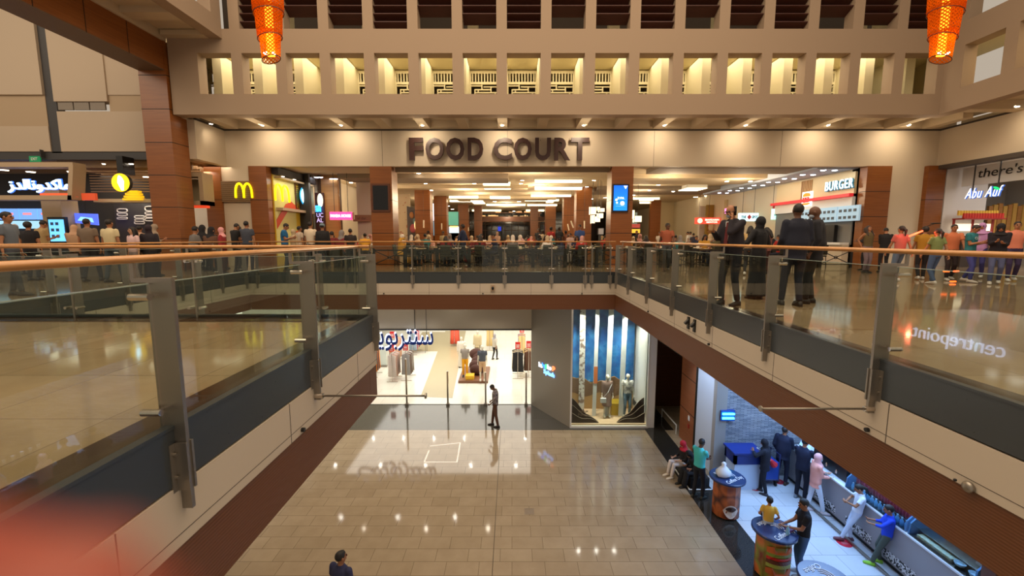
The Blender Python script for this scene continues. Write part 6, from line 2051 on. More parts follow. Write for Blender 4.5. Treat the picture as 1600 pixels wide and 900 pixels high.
def held(info, nm, mb, m_, label, cat_, side='R', off=(0, 0, 0), rot=None):
    """a thing held in the hand: top-level object placed at the hand"""
    r = info['root']; s = info['s']
    w_ = info['wr' + side] + info['d' + side] * .10 + Vector(off)
    Mz = Matrix.Translation(r.location) @ Matrix.Rotation(r.rotation_euler.z, 4, 'Z') @ Matrix.Scale(s, 4) @ Matrix.Translation(w_)
    if rot is not None: Mz = Mz @ rot.to_4x4()
    o = mb.build(nm, m_)
    o.matrix_world = Mz
    tag(o, label, cat_)
    return o
def phone_mb():
    m = MB(); m.box(-.037, .037, -.005, .005, -.075, .075); return m

DOWN = dict(hR=(.25, .03, .84), hL=(-.25, .03, .84))
PHONE = dict(hR=(.07, .27, 1.22), hL=(-.06, .26, 1.18), pitch=.5)
def walk(st=.28): return dict(fR=(.09, st, .09), fL=(-.09, -st, .12), hR=(.24, -.16, .90), hL=(-.24, .2, .92), ftR=0)
def feet_at(u_, v_, z=0.0):
    p = at_z(u_, v_, z); return Vector((p.x, p.y, z))
def upper_at(u_, vtop, H_, z=0.0):
    """standing place on floor z from the head top pixel and the body height"""
    p = at_z(u_, vtop, z + H_); return Vector((p.x, p.y, z))
NAVYS = (22, 22, 34)
# --- three suited men and a woman by the right railing
p1 = person(Vector((3.92, 7.55, 0)), 2.0, 1.80, dict(fR=(.12, .05, .08), fL=(-.12, -.05, .08), hL=(-.09, .17, 1.49), hR=(.12, .34, 1.28), pitch=.35, eL=(-.3, .1, -1), eR=(.4, -.6, -1), curl=.8, fat=1.3, lean=.04), dict(skin='m', hair='none', top='jacket', topcol=(26, 20, 30), botcol=NAVYS, shoe=(22, 18, 18), glasses=1, tie=1, mask=(150, 160, 175)), 'bald person in a dark suit and red tie holding a phone at the ear')
held(p1, 'mobile_phone', phone_mb(), BLACKG, 'dark phone held to the ear of the bald suited person', 'phone', 'L', (.0, -.05, .04))
held(p1, 'paper_cup', MB().lathe((0, 0, -.05), [(.03, 0), (.042, .1)], 12), mat('cup_tan', (190, 150, 110), .6), 'small tan cup in the hand of the bald suited person', 'cup', 'R', (0, .02, .02))
q = feet_at(1240, 480)
p2 = person(Vector((4.98, 7.45, 0)), -.15, 1.80, dict(fR=(.10, -.05, .08), fL=(-.12, .10, .08), hR=(.16, .20, 1.05), hL=(-.18, .20, 1.02), eR=(.35, -1, -.4), eL=(-.35, -1, -.4), fat=1.35), dict(skin='d', hair='short', top='jacket', topcol=(18, 22, 40), botcol=(20, 24, 44), shoe=(24, 20, 18)), 'short haired person in a navy suit seen from behind, middle of the suited group')
p3 = person(Vector((5.52, 7.72, 0)), .95, 1.79, dict(fR=(.11, 0, .08), fL=(-.11, .08, .08), hR=(.18, .24, 1.04), hL=(-.24, .06, .92), pitch=.3, eR=(.35, -1, -.4), fat=1.4), dict(skin='d', hair='none', top='jacket', topcol=(24, 24, 32), botcol=(18, 18, 22), shoe=(26, 22, 20), mask=(130, 140, 155)), 'bald masked person in a dark jacket, right of the navy suit')
q = feet_at(1190, 476)
p4 = person(Vector((4.86, 8.35, 0)), .45, 1.62, dict(hR=(.2, .2, 1.1), hL=(-.42, .28, 1.22), eL=(-.4, -.3, -1), eR=(.35, -1, -.4), curl=.7), dict(skin='m', hair='hijab', haircol=(18, 18, 24), top='abaya', topcol=(20, 20, 26), bottom='none', shoe=(60, 34, 24)), 'person in black headscarf and robe between the suited men')
held(p4, 'paper_note', MB().box(-.04, .04, -.003, .003, -.05, .05), WHITE, 'small white card held out by the black robed person', 'card', 'L')
# woman with long black hair behind
q = feet_at(1168, 430)
person(q, -.6, 1.60, walk(.12), dict(skin='m', hair='long', top='tee', topcol=(196, 164, 112), botcol=(40, 40, 44), shoe=(220, 220, 220)), 'black haired person in a cream top walking behind the suited group')
person(feet_at(1196, 428), .5, 1.58, dict(PHONE), dict(skin='m', hair='long', top='long', topcol=(120, 76, 72), botcol=(70, 40, 40)), 'person in a dusty red top just behind the card in the hand')
# walker in terracotta tee
q = feet_at(1040, 424)
person(q, PI * .95, 1.74, dict(walk(.10), yaw=.5), dict(skin='d', hair='short', top='tee', topcol=(150, 78, 52), botcol=(56, 58, 62), shoe=(50, 36, 30)), 'young person in a terracotta shirt standing before the food court tables')
# girl in olive tank top
q = feet_at(1352, 426)
person(q, PI * 1.02, 1.64, dict(hR=(.2, -.06, .98), hL=(-.2, -.06, .98), pitch=-.25, fR=(.07, 0, .08), fL=(-.07, 0, .08)), dict(skin='m', hair='long', haircol=(44, 26, 22), top='tank', topcol=(92, 78, 48), botcol=(112, 96, 104), shoe=(28, 26, 28)), 'long haired person in an olive tank top looking up, by the right wood column')
# group at far right, left to right
GR = [(1410, 352.5, 1.50, 0.05, 'ponytail', 'tee', (222, 116, 108), (84, 104, 130), 'person in a coral pink shirt with a ponytail, leftmost of the youth group at right', 11.6),
      (1447, 353.5, 1.50, -.5, 'curly', 'tee', (190, 136, 30), (24, 24, 30), 'person in a mustard shirt behind the glowing red stick', 12.2),
      (1467, 356.5, 1.46, .05, 'ponytail', 'tee', (136, 150, 92), (66, 86, 124), 'person in a sage green shirt seen from behind, hair tied back', 10.9),
      (1492, 350, 1.60, PI * .85, 'short', 'tee', (224, 128, 84), (34, 24, 26), 'person in an orange shirt facing the camera in the youth group', 12.0),
      (1521, 350, 1.56, PI * 1.1, 'short', 'tee', (40, 128, 140), (56, 62, 130), 'person in a teal shirt with white lettering', 11.5),
      (1536, 348, 1.60, PI * .7, 'hijab', 'long', (176, 130, 180), (50, 50, 110), 'person in a lilac headscarf at the back of the youth group', 12.6),
      (1565, 348, 1.62, PI * .75, 'hijab', 'hoodie', (26, 20, 34), (74, 82, 118), 'person in a black hoodie and black scarf at far right', 11.0),
      (1591, 345.5, 1.68, PI * .8, 'short', 'tee', (232, 138, 110), (46, 34, 70), 'person in a peach shirt, rightmost at the picture edge', 11.8)]
for (u_, v_, H_, rz, hr, tp, c1, c2, lb, Y_) in GR:
    pq = at_y(u_, v_, Y_); H_ = pq.z
    c1 = tuple(int(x * .86) for x in c1) if c1[0] != 176 else c1
    hc_ = {'hijab': (176, 130, 180) if c1[0] == 176 else (22, 18, 24)}.get(hr, (34, 22, 20))
    ps = dict(walk(.12)); ps.update(PHONE if u_ in (1521, 1565) else {})
    ii = person(Vector((pq.x, Y_, 0)), rz, H_, ps, dict(skin='m', hair=hr, haircol=hc_, top=tp, topcol=c1, botcol=c2, shoe=(200, 195, 195)), lb)
    if u_ == 1410: leader = ii
    if u_ == 1521:
        o = text('shirt_lettering', 'CLU', mat('shirt_letter_white', (210, 220, 225), .6), (0, .135, 1.33), ii['root'], rz=PI, width=.24, height=.08, depth=.004)
p = at_y(1429, 366, 11.2)
m = MB(); a, b = at_y(1421, 369, 11.2), at_y(1441, 361, 11.2); m.tube([a, b], .022, 8, round_ends=True)
tag(m.build('glow_stick', glow('red_stick', (255, 70, 40), 5), smooth=True), 'glowing red light stick held over the youth group', 'light stick')
d = bpy.data.lights.new('stick_light', 'POINT'); d.energy = 6; d.color = (1, .15, .08); d.shadow_soft_size = .05
o = bpy.data.objects.new('stick_light', d); COL.objects.link(o); o.location = (a + b) / 2 + Vector((0, -.1, .05))
r = thing('drone_toy', 'small dark toy rotor on a stick above the youth group', 'toy')
p = at_y(1462, 349, 11.5)
m = MB(); m.ball(p, (.16, .03, .02), 12, 6); m.build('rotor', BLACK, r)
m = MB(); m.tube([p, p - Vector((.35, 0, .12))], .01, 5); m.build('stick', BLACK, r)
# glowing sneakers among the legs
for i, (u_, v_, c_) in enumerate(((1478, 424, (255, 110, 40)), (1493, 424, (255, 90, 30)), (1488, 441, (255, 120, 80)))):
    p = at_y(u_, v_, 11.3)
    m = MB(); m.tube([(p.x - .05, 11.3, max(p.z, .04)), (p.x + .08, 11.3, max(p.z, .04))], .022, 6, round_ends=True)
    tag(m.build('toy_light', glow('toy_orange', (255, 100, 36), 2.5), smooth=True), ('glowing orange toy light between legs, left one', 'glowing orange toy light between legs, right one', 'glowing orange toy light close to the floor')[i], 'toy light')
# dark suited seated persons behind the tank top girl
person(at_z(1371, 425, 0) + Vector((.2, .8, 0)), .4, 1.62, dict(PHONE), dict(skin='d', hair='short', top='jacket', topcol=(26, 24, 28), botcol=(24, 22, 26)), 'person in a dark jacket just right of the tank top person')
person(at_y(1392, 372, 14.6) * Vector((1, 1, 0)) if False else Vector((13.1, 14.9, 0)), -.4, 1.58, dict(PHONE), dict(skin='m', hair='short', top='hoodie', topcol=(24, 22, 26), botcol=(28, 26, 30)), 'person in a dark hoodie before the pale panel between two columns')

# --- standing people at the left plaza
LP = [(8, 330, 1.78, 8.8, PI * 1.6, 'short', 'tee', (92, 98, 108), (60, 62, 70), 'm', 'person in a grey shirt at the left picture edge'),
      (42, 346, 1.62, 12.0, .3, 'curly', 'tee', (26, 22, 26), (30, 28, 34), 'm', 'curly haired person in a black shirt near the left edge'),
      (62, 343, 1.74, 13.0, -.2, 'short', 'tee', (168, 140, 96), (84, 76, 66), 'm', 'person in a tan shirt left of the blue kiosk'),
      (22, 350, 1.6, 14.0, .1, 'hijab', 'long', (180, 160, 150), (60, 60, 70), 'm', 'person in a pale headscarf behind the curly haired one'),
      (113, 350, 1.58, 12.6, .4, 'hijab', 'long', (176, 140, 110), (60, 50, 46), 'm', 'person in a floral tan scarf just right of the kiosk'),
      (134, 341, 1.76, 11.8, .2, 'short', 'tee', (116, 98, 82), (46, 44, 50), 'm', 'person in a brown grey shirt under the tilted screen'),
      (169, 342, 1.78, 11.6, .0, 'short', 'tee', (206, 190, 150), (64, 72, 84), 'm', 'broad person in a cream white shirt seen from behind'),
      (206, 354, 1.46, 11.4, PI * .9, 'long', 'tee', (214, 180, 180), (150, 130, 130), 'l', 'small person in a pink shirt facing the camera'),
      (217, 352, 1.58, 13.6, .4, 'short', 'tee', (200, 160, 130), (60, 50, 50), 'm', 'person in a peach shirt behind the small pink one'),
      (231, 351, 1.58, 11.6, .3, 'hijab', 'abaya', (34, 26, 34), (34, 26, 34), 'm', 'person in dark purple scarf left of the tall pillar'),
      (237, 349, 1.62, 13.4, -.3, 'hijab', 'long', (150, 130, 110), (60, 50, 50), 'm', 'person in a beige scarf beside the tall pillar'),
      (345, 355, 1.52, 13.9, -1.2, 'hijab', 'long', (146, 36, 40), (60, 30, 36), 'l', 'person in a pink scarf and red coat left of the arches panel'),
      (366, 348, 1.74, 15.2, -.4, 'short', 'tee', (24, 22, 24), (30, 28, 32), 'm', 'person in a black shirt before the arches panel'),
      (384, 345, 1.80, 14.9, .1, 'short', 'tee', (62, 66, 78), (40, 42, 50), 'm', 'person in a slate shirt with hand on the face, before the arches panel'),
      (373, 353, 1.6, 16.4, 0, 'short', 'tee', (80, 60, 60), (40, 42, 50), 'm', 'person half hidden between two others at the arches panel'),
      (443, 348, 1.76, 15.6, -1.3, 'short', 'tee', (24, 96, 146), (40, 44, 60), 'm', 'person in a blue polo shirt looking at a tablet, by the yellow wall'),
      (458, 358, 1.5, 16.2, -.6, 'hijab', 'hoodie', (186, 164, 132), (130, 120, 100), 'm', 'person in a beige hood beside the blue polo'),
      (467, 353, 1.62, 16.9, -.6, 'short', 'tee', (190, 170, 150), (90, 80, 70), 'm', 'person in a pale shirt behind the beige hood'),
      (484, 346, 1.76, 15.2, -.2, 'short', 'tee', (216, 196, 170), (70, 66, 70), 'm', 'person in a white shirt with a dark bag, before the yellow wall'),
      (503, 349, 1.7, 15.0, .1, 'cap', 'hoodie', (24, 22, 24), (30, 30, 34), 'm', 'person in a black top and blue grey cap, left of the pink sign'),
      (547, 357, 1.5, 15.6, .4, 'short', 'tee', (40, 30, 30), (30, 30, 34), 'm', 'person in a dark shirt under the brown lintel sign'),
      (570, 364, 1.36, 15.2, .2, 'bun', 'tee', (214, 150, 40), (60, 50, 50), 'm', 'child in a mustard yellow shirt before the pale pier')]
for (u_, v_, H_, Y_, rz, hr, tp, c1, c2, sk, lb) in LP:
    pq = at_y(u_, v_, Y_)
    x = pq.x
    if Y_ < 14.5 and x > -9.4: x = -9.4
    hc_ = {(176, 140, 110): (190, 150, 120), (34, 26, 34): (40, 26, 36), (146, 36, 40): (216, 150, 150), (180, 160, 150): (206, 190, 180)}.get(c1, c1 if hr == 'hijab' else (28, 20, 18))
    ps = dict(PHONE) if u_ in (366, 443, 113, 62, 237) else (dict(DOWN, hL=(-.07, .16, 1.52), eL=(-.8, 0, -.5)) if u_ == 384 else dict(DOWN))
    if u_ in (8, 134, 169): ps.update(fR=(.11, .16, .08), fL=(-.11, -.12, .08))
    person(Vector((x, Y_, 0)), rz, pq.z, ps, dict(skin=sk, hair=hr, haircol=hc_, top=tp, topcol=c1, bottom='none' if tp == 'abaya' else 'trousers', botcol=c2), lb, vox=.024)
# walking man in dark blue, centre left
pq = feet_at(724, 417)
person(pq, 1.35, 1.78, dict(walk(.30), yaw=-.2), dict(skin='d', hair='short', top='long', topcol=(28, 38, 66), botcol=(26, 28, 36), shoe=(190, 180, 170)), 'tall person in a dark blue shirt striding left past the tables')
CP = [(861, 354, 22.15, 'short', (140, 26, 22), (40, 30, 30), 'person in a red shirt standing among the tables in the centre'),
      (874, 354, 22.2, 'short', (26, 28, 30), (30, 28, 30), 'person in a black shirt right of the red shirt'),
      (906, 350.5, 19.7, 'short', (50, 76, 130), (30, 30, 40), 'person in a blue shirt before the second right column'),
      (848, 359, 22.1, 'short', (180, 160, 130), (60, 50, 40), 'person in a beige top left of the red shirt'),
      (841, 357, 28.4, 'short', (26, 26, 30), (30, 28, 30), 'person in black deep in the food court near the small blue screen'),
      (692, 361, 22.15, 'short', (170, 150, 110), (60, 50, 40), 'person in a khaki shirt before the third left column'),
      (669, 360, 24.9, 'short', (196, 176, 140), (80, 70, 60), 'person in a pale yellow shirt before the second left column'),
      (777, 362, 24.9, 'hijab', (186, 150, 130), (60, 50, 46), 'person in a pale scarf standing in the dark end zone'),
      (891, 364, 19.7, 'bun', (190, 160, 150), (200, 190, 190), 'small child in pale clothes raised above the tables'),
      (884, 360, 22.15, 'short', (120, 70, 50), (40, 30, 30), 'person in a brown shirt behind the small child'),
      (1031, 362, 24.9, 'short', (210, 200, 190), (60, 50, 40), 'person in a white shirt deep behind the terracotta shirt, left'),
      (1075, 362, 30, 'short', (226, 220, 214), (60, 50, 40), 'person in white at the pale wall, left of a pair'),
      (1079, 362, 30.5, 'short', (220, 210, 205), (50, 50, 50), 'person in white at the pale wall, right of a pair'),
      (1084, 364, 26, 'short', (50, 44, 60), (40, 40, 50), 'person in dark purple near the pale wall'),
      (986, 363, 24.9, 'long', (60, 34, 34), (40, 30, 30), 'dark haired person in maroon right of the blue screen column'),
      (995, 360, 26, 'short', (40, 36, 40), (30, 30, 34), 'person in black at the yellow counter')]
for (u_, v_, Y_, hr, c1, c2, lb) in CP:
    pq = at_y(u_, v_, Y_)
    person(Vector((pq.x, Y_, 0)), random.choice((0, .6, -.7, 2.6, 1.4)), pq.z, dict(DOWN), dict(skin='d' if hr == 'short' and u_ < 900 else 'm', hair=hr, haircol=c1 if hr == 'hijab' else (28, 20, 18), top='tee', topcol=c1, botcol=c2), lb, vox=.03)

# --- lower level people
q = feet_at(774, 666, ZL)
person(q, 1.45, 1.74, dict(fR=(.1, .14, .08), fL=(-.1, -.12, .08), hR=(.2, .16, .98), hL=(-.2, .16, .98), pitch=.85, eR=(.5, -1, 0), eL=(-.5, -1, 0)), dict(skin='d', hair='short', top='long', topcol=(128, 120, 118), botcol=(84, 54, 36), shoe=(40, 32, 30)), 'person with bowed head in a grey patterned shirt before the clothing store')
MATS['cloth_128_120_118'].node_tree  # patterned shirt
def _pat(mname, c1, c2, sc):
    n, l, b = nodes_of(MATS[mname]); tc = n.new('ShaderNodeTexCoord'); nz = n.new('ShaderNodeTexNoise'); nz.inputs['Scale'].default_value = sc
    cr = n.new('ShaderNodeValToRGB'); cr.color_ramp.elements[0].position = .44; cr.color_ramp.elements[0].color = (*lin(c1), 1); cr.color_ramp.elements[1].position = .56; cr.color_ramp.elements[1].color = (*lin(c2), 1)
    l.new(tc.outputs['Object'], nz.inputs['Vector']); l.new(nz.outputs['Fac'], cr.inputs[0]); l.new(cr.outputs[0], b.inputs['Base Color'])
_pat('cloth_128_120_118', (92, 84, 86), (150, 142, 138), 14)
pq = at_z(531, 861, ZL + 1.76)
person(Vector((pq.x, pq.y, ZL)), -.35, 1.76, dict(DOWN, yaw=-.5), dict(skin='m', hair='short', top='tee', topcol=(48, 50, 84), botcol=(40, 40, 50)), 'person in a navy shirt seen from behind at the bottom of the picture')
q = feet_at(1090, 778, ZL)
i5 = person(q, -1.05, 1.76, dict(fR=(.1, .06, .08), fL=(-.1, -.06, .08), hR=(.05, .36, 1.08), hL=(-.05, .36, 1.12), pitch=.35), dict(skin='d', hair='short', top='tee', topcol=(70, 190, 190), botcol=(20, 22, 34), shoe=(40, 44, 40)), 'person in a turquoise polo shirt standing at the coffee cup table')
# seated women by the column
def seatpose(**k):
    d_ = dict(pel=(0, 0, .42), fR=(.11, .50, .08), fL=(-.11, .50, .08), hR=(.13, .30, .62), hL=(-.13, .30, .62), pitch=.25)
    d_.update(k); return d_
q = feet_at(1062, 740, ZL)
person(Vector((5.30, 12.30, ZL)), 1.75, 1.62, seatpose(pel=(0, 0, .46), pitch=.5), dict(skin='l', hair='hijab', haircol=(176, 24, 40), top='abaya' if False else 'long', topcol=(24, 20, 24), botcol=(214, 204, 200), shoe=(224, 214, 200)), 'seated person in a bright red headscarf and white trousers by the wood column')
person(Vector((5.50, 11.85, ZL)), 1.75, 1.6, seatpose(pel=(0, 0, .46), pitch=.7, lean=.35), dict(skin='m', hair='hijab', haircol=(18, 18, 24), top='abaya', topcol=(16, 16, 22), bottom='none', shoe=(20, 20, 22)), 'seated person hunched in black clothes beside the red headscarf')
q = feet_at(1192, 771, ZL)
person(q, .75, 1.64, dict(hR=(.05, .26, 1.16), hL=(-.12, .30, 1.30), pitch=.4, fR=(.1, .1, .08), fL=(-.08, -.1, .08), eL=(-1, -.3, -.3)), dict(skin='m', hair='hijab', haircol=(18, 18, 30), top='jacket', topcol=(18, 20, 36), botcol=(14, 16, 30), shoe=(44, 48, 60)), 'person in black with a black headscarf by the stone wall of the kiosk')
q = feet_at(1226, 756, ZL)
person(q + Vector((-.12, 0, 0)), -.95, 1.80, dict(fR=(.10, .05, .08), fL=(-.12, -.05, .08), hR=(.15, .32, 1.05), hL=(-.2, .1, .95), fat=1.2), dict(skin='m', hair='short', top='jacket', topcol=(22, 28, 54), botcol=(22, 28, 52), shoe=(60, 44, 36), beard=1), 'bearded person in a dark navy suit at the counter corner')
q = feet_at(1262, 783, ZL)
person(q + Vector((-.15, .1, 0)), -.95, 1.80, dict(hR=(.18, .38, 1.12), hL=(-.1, .36, 1.2), pitch=.2), dict(skin='m', hair='short', top='long', topcol=(20, 26, 52), botcol=(18, 22, 40), shoe=(120, 130, 140), mask=(160, 190, 230)), 'masked person in a dark blue shirt leaning on the counter')
q = feet_at(1270, 800, ZL)
person(q, -1.8, 1.66, dict(fR=(.08, .22, .08), fL=(-.08, -.14, .08), hR=(.05, .30, 1.10), hL=(-.1, .28, 1.16), pitch=.15), dict(skin='l', hair='hijab', haircol=(222, 166, 168), top='jacket', topcol=(236, 164, 150), botcol=(214, 222, 236), shoe=(214, 200, 204), mask=(150, 190, 230)), 'person in a pink headscarf, pink shirt and white trousers at the counter')
q = feet_at(1326, 842, ZL)
i6 = person(q + Vector((.0, -.1, 0)), 1.1, 1.50, dict(pel=(.02, -.05, .93), lean=-.12, fR=(.06, .02, .08), fL=(-.1, .28, .08), hR=(.06, .20, 1.14), hL=(-.05, .20, 1.17), pitch=.5, eL=(-1, -.2, -.3), eR=(1, -.2, -.3)), dict(skin='m', hair='ponytail', top='tee', topcol=(220, 228, 242), botcol=(200, 214, 238), shoe=(110, 60, 70), headr=1.1), 'girl in white clothes leaning on the counter and looking at her hands')
q = feet_at(1378, 868, ZL)
person(q + Vector((-.28, -.30, 0)), 1.0, 1.46, dict(pel=(.02, -.05, .93), lean=-.06, fR=(.12, .02, .08), fL=(-.12, .22, .08), hR=(.05, .30, 1.20), hL=(-.10, .30, 1.16), pitch=.3, eL=(-1, -.2, -.2)), dict(skin='m', hair='short', top='long', topcol=(26, 66, 206), botcol=(74, 84, 78), shoe=(150, 220, 60), headr=1.12), 'boy in a bright blue shirt and green shoes leaning on the counter')
q = feet_at(1262, 884, ZL)
person(Vector((6.28, 8.42, ZL)), 1.25, 1.78, dict(hR=(.02, .36, 1.10), hL=(-.12, .33, 1.12), pitch=.25, yaw=.2), dict(skin='m', hair='short', top='tee', topcol=(20, 20, 28), botcol=(64, 96, 140), shoe=(190, 200, 210)), 'person in a black shirt and blue jeans holding the child on the burger table')
person(Vector((5.66, 8.66, ZL + 1.055 - .08 * .55)), -.35, 1.12, dict(pel=(0, 0, .16), fR=(.11, .50, .10), fL=(-.11, .50, .10), hR=(.28, .1, .22), hL=(-.26, .16, .26), kR=(0, .2, 1), kL=(0, .2, 1)), dict(skin='m', hair='short', top='tee', topcol=(226, 178, 70), bottom='shorts', botcol=(190, 200, 214), shoe=(40, 44, 60), headr=1.3), 'toddler in a yellow shirt sitting on top of the burger table')

# ================================================================ FOOD COURT FURNITURE AND DINERS
def barrier_proto():
    r = thing('dining_barrier', 'x', 'barrier')
    m = MB()
    for x in (-.62, .62):
        m.box(x - .04, x + .04, -.04, .04, 0, .78)
    m.build('post', BLACK, r)
    m = MB(); m.box(-.62, .62, -.02, .02, .68, .73); m.box(-.62, .62, -.02, .02, .12, .15); m.build('rail', BLACK, r)
    m = MB()
    m.tube([(-.6, 0, .15), (.6, 0, .68)], .018, 6); m.tube([(.6, 0, .15), (-.6, 0, .68)], .018, 6)
    m.tube([(.06 * math.cos(2 * PI * k / 12), 0, .415 + .06 * math.sin(2 * PI * k / 12)) for k in range(13)], .014, 6, cap=False)
    m.build('cross_panel', BLACK, r)
    return r
bp_ = barrier_proto()
YBAR = 17.25
for i in range(15):
    o = bp_ if i == 0 else copy_tree(bp_)
    o.location = (-5.0 + 1.30 * i, YBAR, 0)
    tag(o, 'black metal barrier with crossed bars along the edge of the dining area', 'barrier', 'crossed bar barriers around the dining area')
OLIVE = mat('chair_olive', (44, 40, 24), .7)
TTOP = mat('table_top_wood', (178, 150, 112), .35)
def table_proto():
    r = thing('dining_table', 'x', 'table')
    MB().box(-.4, .4, -.4, .4, .72, .76).build('tabletop', TTOP, r, bevel=.01)
    MB().box(-.04, .04, -.04, .04, .03, .72).build('pedestal', BLACK, r)
    m = MB(); m.box(-.3, .3, -.03, .03, 0, .03); m.box(-.03, .03, -.3, .3, 0, .03); m.build('foot', BLACK, r)
    return r
def chair_proto():
    r = thing('dining_chair', 'x', 'chair')
    MB().box(-.22, .22, -.22, .22, .42, .48).build('seat', OLIVE, r, bevel=.02)
    m = MB(); m.prism([(-.22, -.24, .5), (.22, -.24, .5), (.20, -.30, .92), (-.20, -.30, .92)], (0, .04, 0)); m.build('backrest', OLIVE, r, bevel=.02)
    for x in (-.19, .19):
        for y in (-.19, .19):
            MB().tube([(x * 1.1, y * 1.1, 0), (x, y, .42)], .016, 6).build('leg', BLACK, r)
    return r
tp_, cp_ = table_proto(), chair_proto()
# diner prototypes
random.seed(11)
DIN = []
SEAT = dict(pel=(0, 0, .54), fR=(.1, .38, .08), fL=(-.1, .38, .08))
for (hr, hp, top_, pitch, yaw) in (('short', (.12, .34, .84), 'tee', .2, .3), ('hijab', (.14, .34, .84), 'long', .3, -.3), ('short', (.02, .26, 1.12), 'tee', .1, -.2), ('long', (.14, .36, .84), 'tee', .3, .1), ('hijab', (.05, .25, 1.1), 'abaya', .15, .4)):
    ps = dict(SEAT, hR=hp, hL=(-.14, .34, .84), pitch=pitch, yaw=yaw, lean=.12)
    parts, info = figure(ps, dict(skin='m', hair=hr, haircol=(30, 22, 20), top=top_, bottom='trousers' if top_ != 'abaya' else 'none'), .034)
    DIN.append((hr, parts))
PALC = {'black': (26, 24, 26), 'maroon': (110, 30, 32), 'cream': (206, 184, 148), 'pale pink': (206, 160, 148), 'olive': (80, 72, 44), 'grey': (110, 104, 100), 'white': (222, 212, 200), 'navy': (34, 40, 66), 'brown': (96, 64, 46), 'red': (170, 40, 30), 'mustard': (196, 144, 50), 'teal': (50, 110, 110)}
SCF = {'white': (220, 206, 190), 'pink': (206, 150, 140), 'black': (26, 22, 26), 'beige': (196, 170, 136), 'grey': (130, 122, 118)}
first_use = {}
def diner(x, y, rz, key):
    hr, parts = DIN[key]
    cn = random.choice(list(PALC)); sn = random.choice(list(SCF))
    r = thing('person', None, 'person', (x, y, 0), rz)
    s = random.uniform(.98, 1.07); r.scale = (s, s, s)
    for nm_, me, mt in parts:
        o = link(nm_, me, r)
        if not me.materials: me.materials.append(mt)
        if nm_ in ('shirt', 'robe', 'headscarf', 'hoodie'):
            o.material_slots[0].link = 'OBJECT'
            c_ = SCF[sn] if nm_ == 'headscarf' else PALC[cn]
            o.material_slots[0].material = mat('diner_%d_%d_%d' % c_, c_, .85)
    hd_ = {'hijab': sn + ' headscarf', 'short': 'short dark hair', 'long': 'long dark hair'}[hr]
    side = 'left side' if x < -1.5 else ('middle' if x < 4.2 else ('right side' if x < 9 else 'far right'))
    row = 'front row' if y < 19.4 else ('second row' if y < 22 else ('middle rows' if y < 26 else 'back rows'))
    lb = 'diner in a %s top with %s, %s of tables, %s' % (cn, hd_, row, side)
    tag(r, lb)
    first_use.setdefault(lb, []).append(r)
    return r
tfirst = cfirst = True
ROWS = [(18.5, -4.2, 14.2, 1.42), (20.9, -8.6, 13.8, 1.5), (23.4, -7.2, 12.5, 1.75), (26.4, -7.6, 13, 2.2), (30.5, -4.0, 13, 2.6)]
for ri, (Y_, xa, xb, st) in enumerate(ROWS):
    x = xa
    while x < xb:
        if not ((abs(x + 5.6) < 1.25 or abs(x - 4.73) < 1.3) and Y_ < 22 or (abs(x + 5.8) < 1.2 or abs(x - 4.7) < 1.2) and 26 < Y_ < 31):
            t_ = tp_ if tfirst else copy_tree(tp_); tfirst = False
            jx = x + random.uniform(-.1, .1)
            t_.location = (jx, Y_, 0)
            tag(t_, 'square wood topped dining table on a black pedestal in the food court', 'table', 'dining tables of the food court')
            for sx, sy, rz in ((-.0, -.62, 0), (0, .62, PI), (-.66, 0, -PI / 2), (.66, 0, PI / 2)):
                if sx and (ri > 1 or random.random() < .75): continue
                if ri < 3:
                    c_ = cp_ if cfirst else copy_tree(cp_); cfirst = False
                    c_.location = (jx + sx, Y_ + sy, 0); c_.rotation_euler = (0, 0, rz + random.uniform(-.12, .12))
                    tag(c_, 'olive upholstered dining chair with black legs in the food court', 'chair', 'olive dining chairs of the food court')
                if random.random() < (.92 if ri < 2 else .85):
                    diner(jx + sx * .98, Y_ + sy * .98, rz + random.uniform(-.3, .3), random.choice((0, 1, 1, 2, 3, 4)))
        x += st
for lb, rs_ in first_use.items():
    if len(rs_) > 1:
        for r in rs_: r['group'] = lb.replace('diner', 'diners', 1)
# small items on the front tables
for i in range(12):
    x = -4.4 + 1.55 * i
    m = MB(); m.box(-.17, .17, -.12, .12, 0, .02); m.box(-.06, .06, -.05, .05, .02, .09)
    o = m.build('food_tray', mat('tray_pale', (226, 216, 196), .5)); o.location = (x + .1, 18.5, .765) ; o.rotation_euler.z = random.uniform(-.5, .5)
    tag(o, 'pale food tray with a box on a front row dining table', 'tray', 'food trays on the front row tables')
